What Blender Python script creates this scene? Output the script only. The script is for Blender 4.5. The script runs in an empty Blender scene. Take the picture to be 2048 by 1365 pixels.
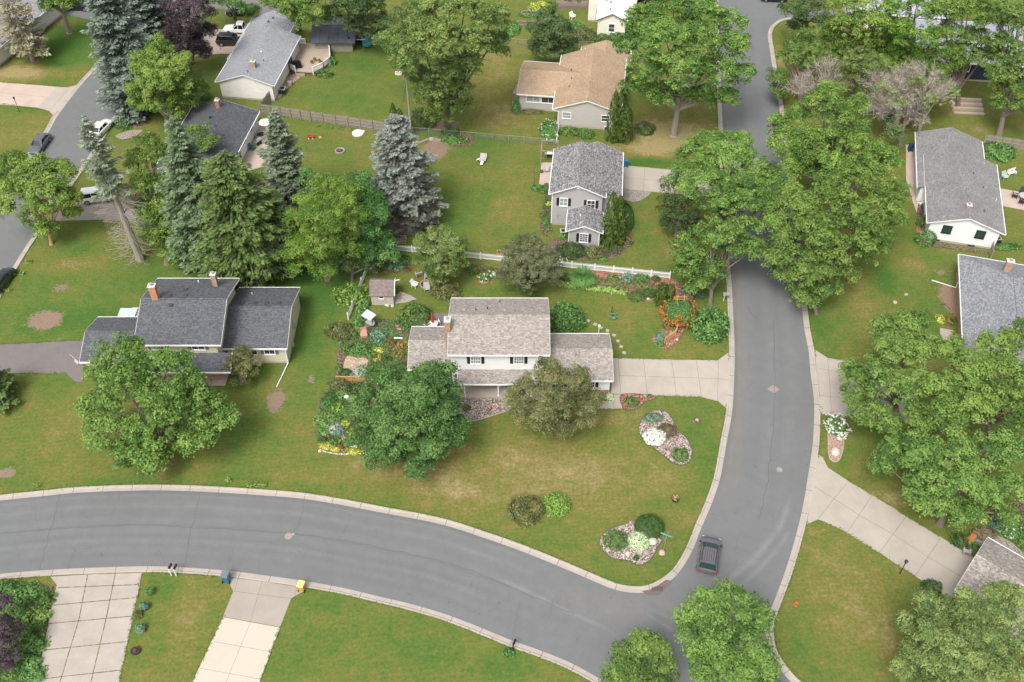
import bpy, math, random
import numpy as np
from mathutils import Vector, Matrix
S = bpy.context.scene
COL = S.collection
R = math.radians
# ---------------- camera, light, exposure ----------------
CAMH = 86.0; PITCH = 46.2; FPX = 1995.0
cd = bpy.data.cameras.new('camera'); cam = bpy.data.objects.new('camera', cd); COL.objects.link(cam)
cam.location = (0, 0, CAMH); cam.rotation_euler = (R(90 - PITCH), 0, 0)
cd.sensor_width = 36; cd.lens = FPX / 2048 * 36; cd.clip_start = 1; cd.clip_end = 6000
S.camera = cam
SUN_EL, SUN_AZ = 56, 206        # azimuth clockwise from +Y: high, from behind left
w = bpy.data.worlds.new('World'); S.world = w; w.use_nodes = True
nt = w.node_tree; bg = nt.nodes['Background']
sky = nt.nodes.new('ShaderNodeTexSky'); sky.sky_type = 'NISHITA'; sky.sun_disc = False
sky.sun_elevation = R(SUN_EL); sky.sun_rotation = R(SUN_AZ)
sky.air_density = 1.0; sky.dust_density = 6.0; sky.ozone_density = 0.6; sky.altitude = 200
hs = nt.nodes.new('ShaderNodeHueSaturation'); hs.inputs['Saturation'].default_value = 0.30   # overcast: grey-white sky light
nt.links.new(sky.outputs[0], hs.inputs['Color']); nt.links.new(hs.outputs[0], bg.inputs[0])
bg.inputs[1].default_value = 0.15
sl = bpy.data.lights.new('sun', 'SUN'); sun = bpy.data.objects.new('sun', sl); COL.objects.link(sun)
sl.energy = 1.65; sl.angle = R(20); sl.color = (1.0, 0.965, 0.91)
a, e = R(SUN_AZ), R(SUN_EL)
sd = Vector((math.sin(a) * math.cos(e), math.cos(a) * math.cos(e), math.sin(e)))
sun.rotation_euler = (-sd).to_track_quat('-Z', 'Y').to_euler(); sun.location = sd * 300
S.view_settings.view_transform = 'Standard'; S.view_settings.look = 'None'
S.view_settings.gamma = 1; S.view_settings.exposure = 0.48
S.render.engine = 'CYCLES'
S.cycles.max_bounces = 5; S.cycles.diffuse_bounces = 3; S.cycles.glossy_bounces = 2
S.cycles.transmission_bounces = 3; S.cycles.transparent_max_bounces = 6

# ---------------- photograph pixel -> point of the place at height z ----------------
CT, ST = math.cos(R(PITCH)), math.sin(R(PITCH))
def P(px, py, z=0.0):
    u = (px - 1024) / FPX; v = (682.5 - py) / FPX
    dx, dy, dz = u, CT + v * ST, -ST + v * CT
    t = (CAMH - z) / (-dz)
    return (dx * t, dy * t)
def P3(px, py, z=0.0):
    q = P(px, py, z); return Vector((q[0], q[1], z))
def PS(px, py, z=0.0):
    """pixels per metre at that point"""
    x, y = P(px, py, z); return FPX / (y * CT + (CAMH - z) * ST)

# ---------------- object helpers ----------------
def tag(o, label=None, cat=None, group=None, kind=None):
    if label: o['label'] = label
    if cat: o['category'] = cat
    if group: o['group'] = group
    if kind: o['kind'] = kind
    return o
def thing(name, label, cat, loc=(0, 0, 0), rz=0.0, group=None):
    o = bpy.data.objects.new(name, None); COL.objects.link(o)
    o.location = loc if len(loc) == 3 else (loc[0], loc[1], 0); o.rotation_euler = (0, 0, rz)
    o.empty_display_size = 0.3
    return tag(o, label, cat, group)
def kids(o): return [c for c in bpy.data.objects if c.parent == o]
def dup(o, loc=None, rz=None, label=None, scale=None):
    def cp(x, par):
        c = x.copy(); COL.objects.link(c); c.parent = par
        for k in kids(x): cp(k, c)
        return c
    c = cp(o, None)
    if loc is not None: c.location = loc if len(loc) == 3 else (loc[0], loc[1], 0)
    if rz is not None: c.rotation_euler = (0, 0, rz)
    if label: c['label'] = label
    if scale: c.scale = (scale,) * 3 if not hasattr(scale, '__len__') else scale
    return c

class MB:
    def __init__(s): s.v = []; s.f = []; s.m = []; s.uv = []
    def face(s, pts, mi=0, uv=None):
        n = len(s.v); s.v += [tuple(p) for p in pts]; s.f.append(tuple(range(n, n + len(pts)))); s.m.append(mi)
        s.uv.append(uv if uv else [(p[0], p[1]) for p in pts])
    def box(s, x0, x1, y0, y1, z0, z1, mi=0):
        v = [(x0, y0, z0), (x1, y0, z0), (x1, y1, z0), (x0, y1, z0), (x0, y0, z1), (x1, y0, z1), (x1, y1, z1), (x0, y1, z1)]
        s.hexa(v, mi)
    def hexa(s, v, mi=0):
        for q in ((3, 2, 1, 0), (4, 5, 6, 7), (0, 1, 5, 4), (1, 2, 6, 5), (2, 3, 7, 6), (3, 0, 4, 7)):
            s.face([v[i] for i in q], mi)
    def obox(s, cx, cy, z0, z1, lx, ly, rz=0, mi=0):
        c, q = math.cos(rz), math.sin(rz); v = []
        for z in (z0, z1):
            for a, b in ((-1, -1), (1, -1), (1, 1), (-1, 1)):
                x, y = a * lx / 2, b * ly / 2; v.append((cx + c * x - q * y, cy + q * x + c * y, z))
        s.hexa(v, mi)
    def bar(s, p, q, w, h=None, mi=0):
        h = h or w; p = Vector(p); q = Vector(q); d = (q - p)
        if d.length < 1e-6: return
        d.normalize(); up = Vector((0, 0, 1)) if abs(d.z) < .95 else Vector((0, 1, 0))
        a = d.cross(up).normalized() * w / 2; b = a.cross(d).normalized() * h / 2
        s.hexa([p - a - b, p + a - b, p + a + b, p - a + b, q - a - b, q + a - b, q + a + b, q - a + b], mi)
    def tube(s, pts, rad, n=7, mi=0, cap=True):
        pts = [Vector(p) for p in pts]; rings = []
        if not hasattr(rad, '__len__'): rad = [rad] * len(pts)
        for i, p in enumerate(pts):
            d = (pts[min(i + 1, len(pts) - 1)] - pts[max(i - 1, 0)]).normalized()
            up = Vector((0, 0, 1)) if abs(d.z) < .9 else Vector((1, 0, 0))
            a = d.cross(up).normalized(); b = d.cross(a).normalized()
            rings.append([p + (a * math.cos(t) + b * math.sin(t)) * rad[i] for t in [2 * math.pi * k / n for k in range(n)]])
        for i in range(len(rings) - 1):
            for k in range(n):
                s.face([rings[i][k], rings[i + 1][k], rings[i + 1][(k + 1) % n], rings[i][(k + 1) % n]], mi)
        if cap: s.face(rings[0], mi); s.face(rings[-1][::-1], mi)
    def cyl(s, x, y, z0, z1, r0, r1=None, n=12, mi=0):
        s.tube([(x, y, z0), (x, y, z1)], [r0, r0 if r1 is None else r1], n, mi)
    def lathe(s, prof, n=16, c=(0, 0), mi=0):
        for i in range(len(prof) - 1):
            (r0, z0), (r1, z1) = prof[i], prof[i + 1]
            for k in range(n):
                a, b = 2 * math.pi * k / n, 2 * math.pi * (k + 1) / n
                q = [(c[0] + r0 * math.cos(a), c[1] + r0 * math.sin(a), z0), (c[0] + r0 * math.cos(b), c[1] + r0 * math.sin(b), z0),
                     (c[0] + r1 * math.cos(b), c[1] + r1 * math.sin(b), z1), (c[0] + r1 * math.cos(a), c[1] + r1 * math.sin(a), z1)]
                if r0 < 1e-6: q = q[1:]
                elif r1 < 1e-6: q = q[:3]
                s.face(q, mi)
    def prism(s, poly, z0, z1, mi=0, side=None):
        poly = ccw(poly)
        s.face([(x, y, z1) for x, y in poly], mi)
        for i in range(len(poly)):
            a, b = poly[i], poly[(i + 1) % len(poly)]
            s.face([(a[0], a[1], z0), (b[0], b[1], z0), (b[0], b[1], z1), (a[0], a[1], z1)], mi if side is None else side)
    def loft(s, rings, mi=0, cap=True, closed=True):
        n = len(rings[0])
        for i in range(len(rings) - 1):
            for k in range(n if closed else n - 1):
                s.face([rings[i][k], rings[i][(k + 1) % n], rings[i + 1][(k + 1) % n], rings[i + 1][k]], mi)
        if cap: s.face(rings[0][::-1], mi); s.face(rings[-1], mi)
    def build(s, name, mats, parent=None, smooth=False, merge=False, loc=None, rz=None):
        me = bpy.data.meshes.new(name); me.from_pydata(s.v, [], s.f)
        if not isinstance(mats, (list, tuple)): mats = [mats]
        for m in mats: me.materials.append(m)
        me.polygons.foreach_set('material_index', s.m)
        uvl = me.uv_layers.new(name='UVMap'); flat = [c for u in s.uv for t in u for c in t]
        uvl.data.foreach_set('uv', flat)
        if merge or smooth:
            import bmesh
            b = bmesh.new(); b.from_mesh(me); bmesh.ops.remove_doubles(b, verts=b.verts, dist=0.0008)
            if smooth:
                for f in b.faces: f.smooth = True
            b.to_mesh(me); b.free()
            if smooth:
                try: me.set_sharp_from_angle(angle=R(35))
                except Exception: pass
        me.update()
        o = bpy.data.objects.new(name, me); COL.objects.link(o)
        if parent is not None: o.parent = parent
        if loc is not None: o.location = loc if len(loc) == 3 else (loc[0], loc[1], 0)
        if rz is not None: o.rotation_euler = (0, 0, rz)
        return o
def area(p): return sum(p[i][0] * p[(i + 1) % len(p)][1] - p[(i + 1) % len(p)][0] * p[i][1] for i in range(len(p))) / 2
def ccw(p):
    p = [(q[0], q[1]) for q in p]
    return p if area(p) > 0 else p[::-1]
def spline(pts, sub=6, closed=False):
    pts = [np.array(p[:2], float) for p in pts]; n = len(pts); out = []
    rng = range(n) if closed else range(n - 1)
    for i in rng:
        p0 = pts[(i - 1) % n] if (closed or i > 0) else pts[0]; p1 = pts[i]
        p2 = pts[(i + 1) % n]; p3 = pts[(i + 2) % n] if (closed or i + 2 < n) else pts[-1]
        for k in range(sub):
            t = k / sub
            out.append(tuple(0.5 * ((2 * p1) + (-p0 + p2) * t + (2 * p0 - 5 * p1 + 4 * p2 - p3) * t * t + (-p0 + 3 * p1 - 3 * p2 + p3) * t ** 3)))
    if not closed: out.append(tuple(pts[-1]))
    return out
def px(l, z=0.0): return [P(x, y, z) for x, y in l]

# ---------------- materials ----------------
def lin(c):
    """sRGB 0..255 -> linear"""
    return tuple(((v / 255) / 12.92 if v / 255 < .04045 else ((v / 255 + .055) / 1.055) ** 2.4) for v in c)
class NT:
    def __init__(s, name):
        s.m = bpy.data.materials.new(name); s.m.use_nodes = True; s.t = s.m.node_tree
        s.b = s.t.nodes['Principled BSDF']; s.b.inputs['Specular IOR Level'].default_value = 0.3
        s.o = s.t.nodes['Material Output']
    def n(s, typ, **k):
        q = s.t.nodes.new('ShaderNode' + typ)
        for a, v in k.items():
            if a in q.inputs: s.set(q.inputs[a], v)
            else: setattr(q, a, v)
        return q
    def set(s, sock, v):
        if hasattr(v, 'is_linked') or hasattr(v, 'links'): s.t.links.new(v, sock)
        else:
            try: sock.default_value = v
            except Exception: sock.default_value = (*v, 1) if len(v) == 3 else v
    def noise(s, scale, vec=None, detail=3.0, rough=.6, dist=0.0):
        q = s.n('TexNoise'); q.inputs['Scale'].default_value = scale; q.inputs['Detail'].default_value = detail
        q.inputs['Roughness'].default_value = rough; q.inputs['Distortion'].default_value = dist
        if vec is not None: s.t.links.new(vec, q.inputs['Vector'])
        return q.outputs['Fac']
    def math(s, op, a, b=0.0, clamp=False):
        q = s.n('Math', operation=op); q.use_clamp = clamp; s.set(q.inputs[0], a); s.set(q.inputs[1], b); return q.outputs[0]
    def ramp(s, fac, stops, interp='LINEAR'):
        q = s.n('ValToRGB'); s.t.links.new(fac, q.inputs[0]); el = q.color_ramp.elements; q.color_ramp.interpolation = interp
        while len(el) > 1: el.remove(el[-1])
        el[0].position = stops[0][0]; c = stops[0][1]; el[0].color = (*c, 1) if hasattr(c, '__len__') else (c, c, c, 1)
        for p, c in stops[1:]:
            x = el.new(p); x.color = (*c, 1) if hasattr(c, '__len__') else (c, c, c, 1)
        return q.outputs[0]
    def mix(s, fac, a, b, typ='MIX'):
        q = s.n('Mix', data_type='RGBA', blend_type=typ); q.clamp_factor = True
        s.set(q.inputs[0], fac)
        for i, v in ((6, a), (7, b)):
            if hasattr(v, 'links'): s.t.links.new(v, q.inputs[i])
            else: q.inputs[i].default_value = (*v, 1)
        return q.outputs[2]
    def coord(s, k='Object'):
        return s.n('TexCoord').outputs[k]
    def pos(s): return s.n('NewGeometry').outputs['Position']
    def attr(s, name):
        q = s.n('Attribute'); q.attribute_name = name; return q.outputs['Fac']
    def bump(s, h, strength=.3, dist=.05):
        q = s.n('Bump'); q.inputs['Strength'].default_value = strength; q.inputs['Distance'].default_value = dist
        s.t.links.new(h, q.inputs['Height']); s.t.links.new(q.outputs[0], s.b.inputs['Normal'])
    def fin(s, col, rough=.85, metal=0.0, spec=None):
        s.set(s.b.inputs['Base Color'], col if hasattr(col, 'links') else (*col, 1))
        s.set(s.b.inputs['Roughness'], rough); s.b.inputs['Metallic'].default_value = metal
        if spec is not None: s.b.inputs['Specular IOR Level'].default_value = spec
        return s.m
def plain(name, c, var=.12, scale=3.0, rough=.8, metal=0.0, spec=.3, bump=0.0):
    n = NT(name); v = n.coord('Object')
    f = n.noise(scale, v, 4)
    lo = tuple(x * (1 - var) for x in c); hi = tuple(min(1, x * (1 + var)) for x in c)
    if bump: n.bump(n.noise(scale * 6, v, 3), bump, .03)
    return n.fin(n.mix(f, lo, hi), rough, metal, spec)
def shingle(name, c1, c2, spread=.5, row=.145, big=.08, dark=.55):
    """asphalt roof shingles; UV is in metres, v runs up the slope"""
    n = NT(name); uv = n.coord('UV')
    b = n.n('TexBrick'); n.t.links.new(uv, b.inputs['Vector'])
    b.inputs['Scale'].default_value = 1; b.inputs['Brick Width'].default_value = .31; b.inputs['Row Height'].default_value = row
    b.inputs['Mortar Size'].default_value = .012; b.inputs['Mortar Smooth'].default_value = .3; b.offset = .37; b.inputs['Bias'].default_value = 0.0
    b.inputs['Color1'].default_value = (*c1, 1); b.inputs['Color2'].default_value = (*c2, 1)
    m = tuple(min(a, q) * dark for a, q in zip(c1, c2)); b.inputs['Mortar'].default_value = (*m, 1)
    wn = n.n('TexWhiteNoise', noise_dimensions='2D')
    sn = n.n('VectorMath', operation='SNAP'); n.t.links.new(uv, sn.inputs[0]); sn.inputs[1].default_value = (.22, row, 1)
    n.t.links.new(sn.outputs[0], wn.inputs['Vector'])
    j = n.ramp(wn.outputs['Value'], [(0, 1 - spread), (.5, 1), (1, 1 + spread * .9)])
    col = n.mix(1.0, b.outputs['Color'], j, 'MULTIPLY')
    st = n.ramp(n.noise(.35, n.coord('Object'), 5, .65), [(.3, 1 - big), (.7, 1 + big)])
    col = n.mix(1.0, col, st, 'MULTIPLY')
    fine = n.ramp(n.noise(2.2, n.coord('Object'), 5, .7), [(.3, .88), (.7, 1.1)])
    col = n.mix(1.0, col, fine, 'MULTIPLY')
    n.bump(b.outputs['Fac'], .25, .01)
    return n.fin(col, .92, spec=.15)
def siding(name, c, lap=.13, dirt=.06):
    n = NT(name); sep = n.n('SeparateXYZ'); n.t.links.new(n.coord('Object'), sep.inputs[0])
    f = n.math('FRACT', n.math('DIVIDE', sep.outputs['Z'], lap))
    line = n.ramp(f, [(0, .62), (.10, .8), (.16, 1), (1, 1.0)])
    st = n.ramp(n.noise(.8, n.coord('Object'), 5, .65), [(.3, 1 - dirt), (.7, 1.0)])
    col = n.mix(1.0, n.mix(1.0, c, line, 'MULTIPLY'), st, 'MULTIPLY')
    n.bump(f, .3, .01)
    return n.fin(col, .6, spec=.3)
def brick(name, c1, c2, mortar=(.35, .32, .28)):
    n = NT(name); b = n.n('TexBrick'); geo = n.coord('Object')
    mp = n.n('Mapping'); n.t.links.new(geo, mp.inputs[0]); mp.inputs['Rotation'].default_value = (R(90), 0, 0)
    n.t.links.new(mp.outputs[0], b.inputs['Vector']); b.inputs['Scale'].default_value = 1
    b.inputs['Brick Width'].default_value = .22; b.inputs['Row Height'].default_value = .075; b.inputs['Mortar Size'].default_value = .008
    b.inputs['Color1'].default_value = (*c1, 1); b.inputs['Color2'].default_value = (*c2, 1); b.inputs['Mortar'].default_value = (*mortar, 1)
    col = n.mix(1.0, b.outputs['Color'], n.ramp(n.noise(3, geo, 4), [(.3, .8), (.7, 1.15)]), 'MULTIPLY')
    return n.fin(col, .9)
def asphalt(name, c, streak=.1, speck=.14):
    n = NT(name); v = n.pos()
    big = n.ramp(n.noise(.09, v, 6, .6, .3), [(.3, 1 - streak), (.7, 1 + streak)])
    mid = n.ramp(n.noise(.7, v, 6, .7), [(.3, .94), (.7, 1.06)])
    fine = n.ramp(n.noise(9, v, 3, .8), [(.25, 1 - speck), (.75, 1 + speck)])
    col = n.mix(1.0, n.mix(1.0, n.mix(1.0, c, big, 'MULTIPLY'), mid, 'MULTIPLY'), fine, 'MULTIPLY')
    sp = n.ramp(n.noise(1.1, v, 2, .9), [(.0, 1), (.68, 1), (.72, .82)])
    col = n.mix(1.0, col, sp, 'MULTIPLY')
    col = n.mix(1.0, col, n.ramp(n.noise(3.4, v, 2, .6), [(0, 1), (.70, 1), (.74, .78)]), 'MULTIPLY')
    n.bump(n.noise(25, v, 2), .25, .01)
    return n.fin(col, .88, spec=.25)
def concrete(name, c, stain=.1):
    n = NT(name); v = n.pos()
    big = n.ramp(n.noise(.35, v, 6, .66, .4), [(.28, 1 - stain * 1.4), (.6, 1), (.75, 1 + stain * .5)])
    warm = n.mix(n.noise(.9, v, 4), (1.0, .985, .965), (1.0, .95, .90))
    fine = n.ramp(n.noise(11, v, 3, .8), [(.25, .94), (.75, 1.05)])
    col = n.mix(1.0, n.mix(1.0, n.mix(1.0, c, big, 'MULTIPLY'), warm, 'MULTIPLY'), fine, 'MULTIPLY')
    return n.fin(col, .85, spec=.25)
def rocks(name, cols, scale=9.0, dark=.25):
    """stones / bark chips: voronoi cells each with its own colour"""
    n = NT(name); v = n.pos(); q = n.n('TexVoronoi'); n.t.links.new(v, q.inputs['Vector']); q.inputs['Scale'].default_value = scale
    sp = n.n('SeparateColor'); n.t.links.new(q.outputs['Color'], sp.inputs[0])
    k = len(cols); col = n.ramp(sp.outputs[0], [(i / k, cols[i]) for i in range(k)], 'CONSTANT')
    ed = n.ramp(q.outputs['Distance'], [(0, 1.1), (.45, .95), (.75, dark)])
    col = n.mix(1.0, col, ed, 'MULTIPLY')
    col = n.mix(1.0, col, n.ramp(n.noise(.8, v, 5), [(.3, .85), (.7, 1.12)]), 'MULTIPLY')
    n.bump(q.outputs['Distance'], .6, -.03)
    return n.fin(col, .9)
def leafmat(name, dark, mid, light, rough=.6, trans=.28):
    """leaf colours vary by twig and by leaf (attribute 'v')"""
    n = NT(name); v = n.attr('v')
    col = n.ramp(v, [(0, dark), (.5, mid), (1, light)])
    oi = n.n('ObjectInfo'); hs = n.n('HueSaturation'); n.t.links.new(col, hs.inputs['Color'])
    n.set(hs.inputs['Hue'], n.math('ADD', .496, n.math('MULTIPLY', oi.outputs['Random'], .012))); n.set(hs.inputs['Value'], n.math('ADD', .94, n.math('MULTIPLY', oi.outputs['Random'], .16)))
    if name[:2] != 'f_': col = hs.outputs[0]
    n.fin(col, rough, spec=.25)
    t = n.n('BsdfTranslucent'); n.t.links.new(col, t.inputs['Color'])
    m = n.n('MixShader'); m.inputs[0].default_value = trans
    n.t.links.new(n.b.outputs[0], m.inputs[1]); n.t.links.new(t.outputs[0], m.inputs[2]); n.t.links.new(m.outputs[0], n.o.inputs['Surface'])
    return n.m
M = {}
M['white'] = plain('white_paint', (.80, .80, .79), .04, 2, .5)
M['trim'] = plain('white_trim', (.82, .82, .81), .03, 2, .5)
M['black'] = plain('black_paint', (.02, .021, .022), .1, 5, .5)
M['dark'] = plain('dark_metal', (.04, .042, .045), .2, 5, .5)
M['grey'] = plain('grey_metal', (.32, .33, .34), .12, 4, .5)
M['steel'] = plain('galvanised_steel', (.5, .52, .52), .1, 4, .4, .6)
M['rubber'] = plain('rubber', (.02, .02, .02), .1, 5, .9)
M['chrome'] = plain('chrome', (.65, .66, .68), .05, 4, .15, 1.0)
M['tan_roofmetal'] = plain('painted_vent', (.06, .06, .065), .2, 6, .7)
def glassm(name, c, rough=.06):
    n = NT(name); f = n.noise(1.5, n.coord('Object'), 3)
    return n.fin(n.mix(f, tuple(x * .7 for x in c), tuple(x * 1.3 for x in c)), rough, 0, .8)
M['glass'] = glassm('window_glass', (.05, .06, .065)); M['curtain'] = glassm('window_glass_blind', (.30, .33, .33), .2)
M['carglass'] = glassm('car_glass', (.012, .016, .018)); M['greenglass'] = glassm('tinted_glass', (.02, .055, .048))
M['wood'] = plain('weathered_wood', (.30, .26, .22), .25, 6, .9); M['cedar'] = plain('cedar', (.50, .30, .14), .2, 6, .8)
M['deckwood'] = plain('deck_boards', (.42, .34, .27), .2, 4, .85)
M['bark'] = plain('bark', (.20, .16, .13), .3, 5, .95, bump=.6); M['barkpale'] = plain('pale_bark', (.34, .30, .26), .25, 5, .95, bump=.6)
# ================= GROUND =================
def grid_ground():
    fx = np.arange(-84, 92, .45); fy = np.arange(30, 192, .45)
    xs = np.concatenate([[-3500, -900, -350, -160, -110], fx, [112, 160, 350, 900, 3500]])
    ys = np.concatenate([[-3500, -900, -200, -40, 5], fy, [215, 260, 350, 900, 4000]])
    X, Y = np.meshgrid(xs, ys); nx, ny = len(xs), len(ys)
    co = np.stack([X, Y, np.zeros_like(X)], -1).astype(float).reshape(-1, 3)
    idx = np.arange(nx * ny).reshape(ny, nx)
    q = np.stack([idx[:-1, :-1], idx[:-1, 1:], idx[1:, 1:], idx[1:, :-1]], -1).reshape(-1, 4)
    me = bpy.data.meshes.new('lawn'); me.from_pydata(co.tolist(), [], q.tolist())
    def field(spots, base=0.0):
        f = np.full(len(co), float(base))
        for (cx, cy, rx, ry, a) in spots:
            x, y = P(cx, cy); s = PS(cx, cy); sv = s * s * CAMH / FPX
            f += a * np.exp(-(((co[:, 0] - x) / (rx / s)) ** 2 + ((co[:, 1] - y) / (ry / sv)) ** 2))
        return f
    dry = field([(1130, 950, 260, 75, .34), (1160, 950, 110, 35, .08), (1210, 835, 50, 16, .3), (1050, 910, 60, 20, .12), (830, 950, 110, 22, .25), (750, 925, 60, 30, .25), (930, 985, 50, 18, .3),
                 (620, 960, 60, 25, .2), (1400, 880, 35, 60, -.45), (1330, 1130, 60, 25, -.15), (1060, 1090, 60, 12, -.2), (700, 1010, 80, 12, -.2), (250, 965, 120, 10, -.3), (620, 975, 70, 10, -.3),
                 (640, 660, 45, 95, -.45), (640, 560, 70, 40, -.6), (600, 860, 60, 60, .06), (120, 860, 130, 70, .12), (170, 640, 120, 40, -.45), (60, 640, 60, 60, -.25), (250, 560, 120, 40, -.25), (150, 500, 60, 20, -.35), (130, 530, 70, 18, .35),
                 (330, 930, 60, 20, .2), (470, 860, 60, 60, -.1), (500, 545, 120, 25, -.5), (220, 700, 30, 60, -.1),
                 (40, 145, 110, 14, .9), (140, 95, 60, 50, -.75), (60, 260, 70, 40, .25), (20, 215, 60, 12, -.3), (240, 320, 40, 30, .15), (440, 135, 30, 40, -.2),
                 (700, 160, 80, 50, -.32), (730, 175, 30, 12, .22), (560, 170, 20, 30, -.1), (640, 280, 60, 40, -.05), (830, 170, 40, 60, -.1), (560, 245, 60, 10, -.2),
                 (1000, 180, 60, 70, .22), (1020, 235, 60, 20, .18), (990, 110, 40, 18, .3), (940, 350, 90, 60, -.12), (1010, 370, 70, 60, .14), (900, 430, 60, 50, -.35), (1000, 440, 60, 30, .12), (1100, 300, 60, 12, .15), (980, 280, 40, 10, -.25),
                 (1345, 270, 75, 30, .85), (1300, 300, 60, 14, .6), (1390, 195, 50, 30, .3), (1290, 325, 60, 7, -.9), (1400, 330, 40, 20, -.1), (1330, 460, 60, 50, .08), (1340, 500, 20, 16, .3), (1290, 480, 30, 30, -.15), (1420, 585, 60, 22, -.3),
                 (1250, 650, 70, 30, .08), (1560, 120, 14, 40, .5), (1720, 560, 60, 40, .15), (1770, 560, 25, 35, -.7), (1820, 530, 40, 12, .25), (1700, 650, 60, 50, -.1), (1720, 620, 30, 60, .25), (1640, 660, 30, 40, -.45),
                 (1860, 640, 20, 60, -.2), (2020, 450, 40, 60, -.1), (1950, 220, 80, 30, .2), (1960, 260, 30, 10, .25), (1690, 960, 50, 40, .05), (1780, 1000, 60, 20, .3), (1700, 1180, 110, 110, .20), (1740, 1250, 70, 60, .12), (1640, 1110, 60, 30, .08),
                 (1620, 1060, 40, 12, .2), (1590, 1300, 20, 40, -.2), (1900, 1030, 60, 12, -.3), (2000, 1110, 60, 20, -.35), (380, 1230, 45, 60, .3), (340, 1180, 60, 20, -.15), (310, 1320, 20, 50, -.1),
                 (700, 1290, 180, 70, -.16), (640, 1210, 60, 20, -.3), (810, 1270, 22, 16, .28), (640, 1300, 40, 30, .12), (1000, 1330, 60, 30, -.45), (900, 1300, 90, 30, -.1), (620, 1180, 50, 8, -.2),
                 (50, 1000, 40, 12, -.4), (30, 930, 60, 20, -.25)], -.0)
    dirt = field([(90, 641, 36, 20, 1.3), (122, 576, 22, 13, .75), (118, 680, 12, 7, .6), (551, 803, 17, 22, 1.4), (622, 760, 12, 9, .85), (14, 946, 18, 11, 1.3), (55, 920, 22, 6, .5), (330, 948, 22, 10, .5), (870, 300, 27, 20, 1.4),
                  (280, 521, 14, 5, .8), (103, 488, 10, 4, .6), (1347, 274, 20, 7, .5), (1310, 300, 50, 7, .35), (262, 244, 36, 13, 1.2), (350, 240, 20, 10, .8), (68, 122, 14, 7, 1.0), (1790, 605, 8, 5, .5), (1905, 600, 26, 40, 1.1), (1885, 545, 20, 7, .6),
                  (1960, 262, 22, 8, .6), (880, 345, 30, 30, 0), (893, 250, 30, 14, 1.1), (1850, 405, 26, 20, 1.0), (1260, 272, 28, 5, .7), (118, 40, 20, 14, .8), (700, 590, 6, 6, 0), (1040, 560, 30, 10, .2), (1780, 385, 30, 20, .5), (60, 800, 0.1, .1, 0)], 0)
    dry = np.where(dry < 0, dry * .72, dry) + .015
    for nm, a in (('dry', dry), ('dirt', dirt)):
        at = me.attributes.new(nm, 'FLOAT', 'POINT'); at.data.foreach_set('value', a.astype(np.float32))
    n = NT('lawn_grass'); v = n.pos()
    n1 = n.noise(.16, v, 5, .6, .5); n2 = n.noise(.75, v, 5, .65); n3 = n.noise(3.2, v, 4, .7); n4 = n.noise(14, v, 3, .8)
    mp = n.n('Mapping'); n.t.links.new(v, mp.inputs[0]); mp.inputs['Rotation'].default_value = (0, 0, R(33)); mp.inputs['Scale'].default_value = (.25, 3.0, 1)
    n5 = n.noise(.8, mp.outputs[0], 4, .7)
    f = n.math('ADD', n.math('MULTIPLY', n.math('SUBTRACT', n1, .5), .95), n.math('MULTIPLY', n.math('SUBTRACT', n2, .5), .85))
    f = n.math('ADD', f, n.math('MULTIPLY', n.math('SUBTRACT', n3, .5), .8)); f = n.math('ADD', f, n.math('MULTIPLY', n.math('SUBTRACT', n5, .5), .35))
    f = n.math('ADD', n.math('ADD', f, n.attr('dry')), .42)
    col = n.ramp(f, [(.0, (.066, .134, .028)), (.25, (.096, .148, .033)), (.45, (.132, .155, .038)), (.62, (.170, .160, .045)), (.82, (.225, .188, .078)), (1, (.30, .24, .115))])
    hue = n.mix(n.noise(.33, v, 4, .6), (.90, 1.03, .9), (1.10, .98, 1.05))
    col = n.mix(1.0, col, hue, 'MULTIPLY')
    col = n.mix(1.0, col, n.ramp(n4, [(.2, .55), (.5, 1.0), (.8, 1.45)]), 'MULTIPLY')
    col = n.mix(1.0, col, n.ramp(n3, [(.3, .86), (.7, 1.11)]), 'MULTIPLY')
    cl = n.ramp(n.noise(1.7, v, 7, .78, .4), [(.50, 0.0), (.60, 1.0)]); col = n.mix(n.math('MULTIPLY', cl, .55), col, n.mix(1.0, col, (.74, .90, .72), 'MULTIPLY'))
    fl = n.ramp(n.noise(6.5, v, 5, .8), [(.60, 0.0), (.70, 1.0)]); col = n.mix(n.math('MULTIPLY', fl, .32), col, (.30, .27, .12))
    st = n.n('TexWave', wave_type='BANDS'); n.t.links.new(mp.outputs[0], st.inputs['Vector']); st.inputs['Scale'].default_value = .35; st.inputs['Distortion'].default_value = 2.5; st.inputs['Detail'].default_value = 3
    col = n.mix(1.0, col, n.ramp(st.outputs['Fac'], [(0, .975), (1, 1.025)]), 'MULTIPLY')
    d = n.math('ADD', n.attr('dirt'), n.math('MULTIPLY', n.math('SUBTRACT', n2, .5), .9)); d = n.math('ADD', d, n.math('MULTIPLY', n.math('SUBTRACT', n4, .5), .7)); d = n.math('ADD', d, n.math('MULTIPLY', n.math('SUBTRACT', n3, .5), 1.3))
    dm = n.ramp(d, [(.48, 0.0), (.62, 1.0)])
    dc = n.mix(n3, (.15, .105, .075), (.33, .24, .18)); dc = n.mix(1.0, dc, n.ramp(n4, [(.2, .7), (.8, 1.3)]), 'MULTIPLY')
    col = n.mix(dm, col, dc)
    n.bump(n4, .5, .05)
    me.materials.append(n.fin(col, .95, spec=.1)); o = bpy.data.objects.new('lawn', me); COL.objects.link(o); tag(o, kind='structure')
grid_ground()

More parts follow.
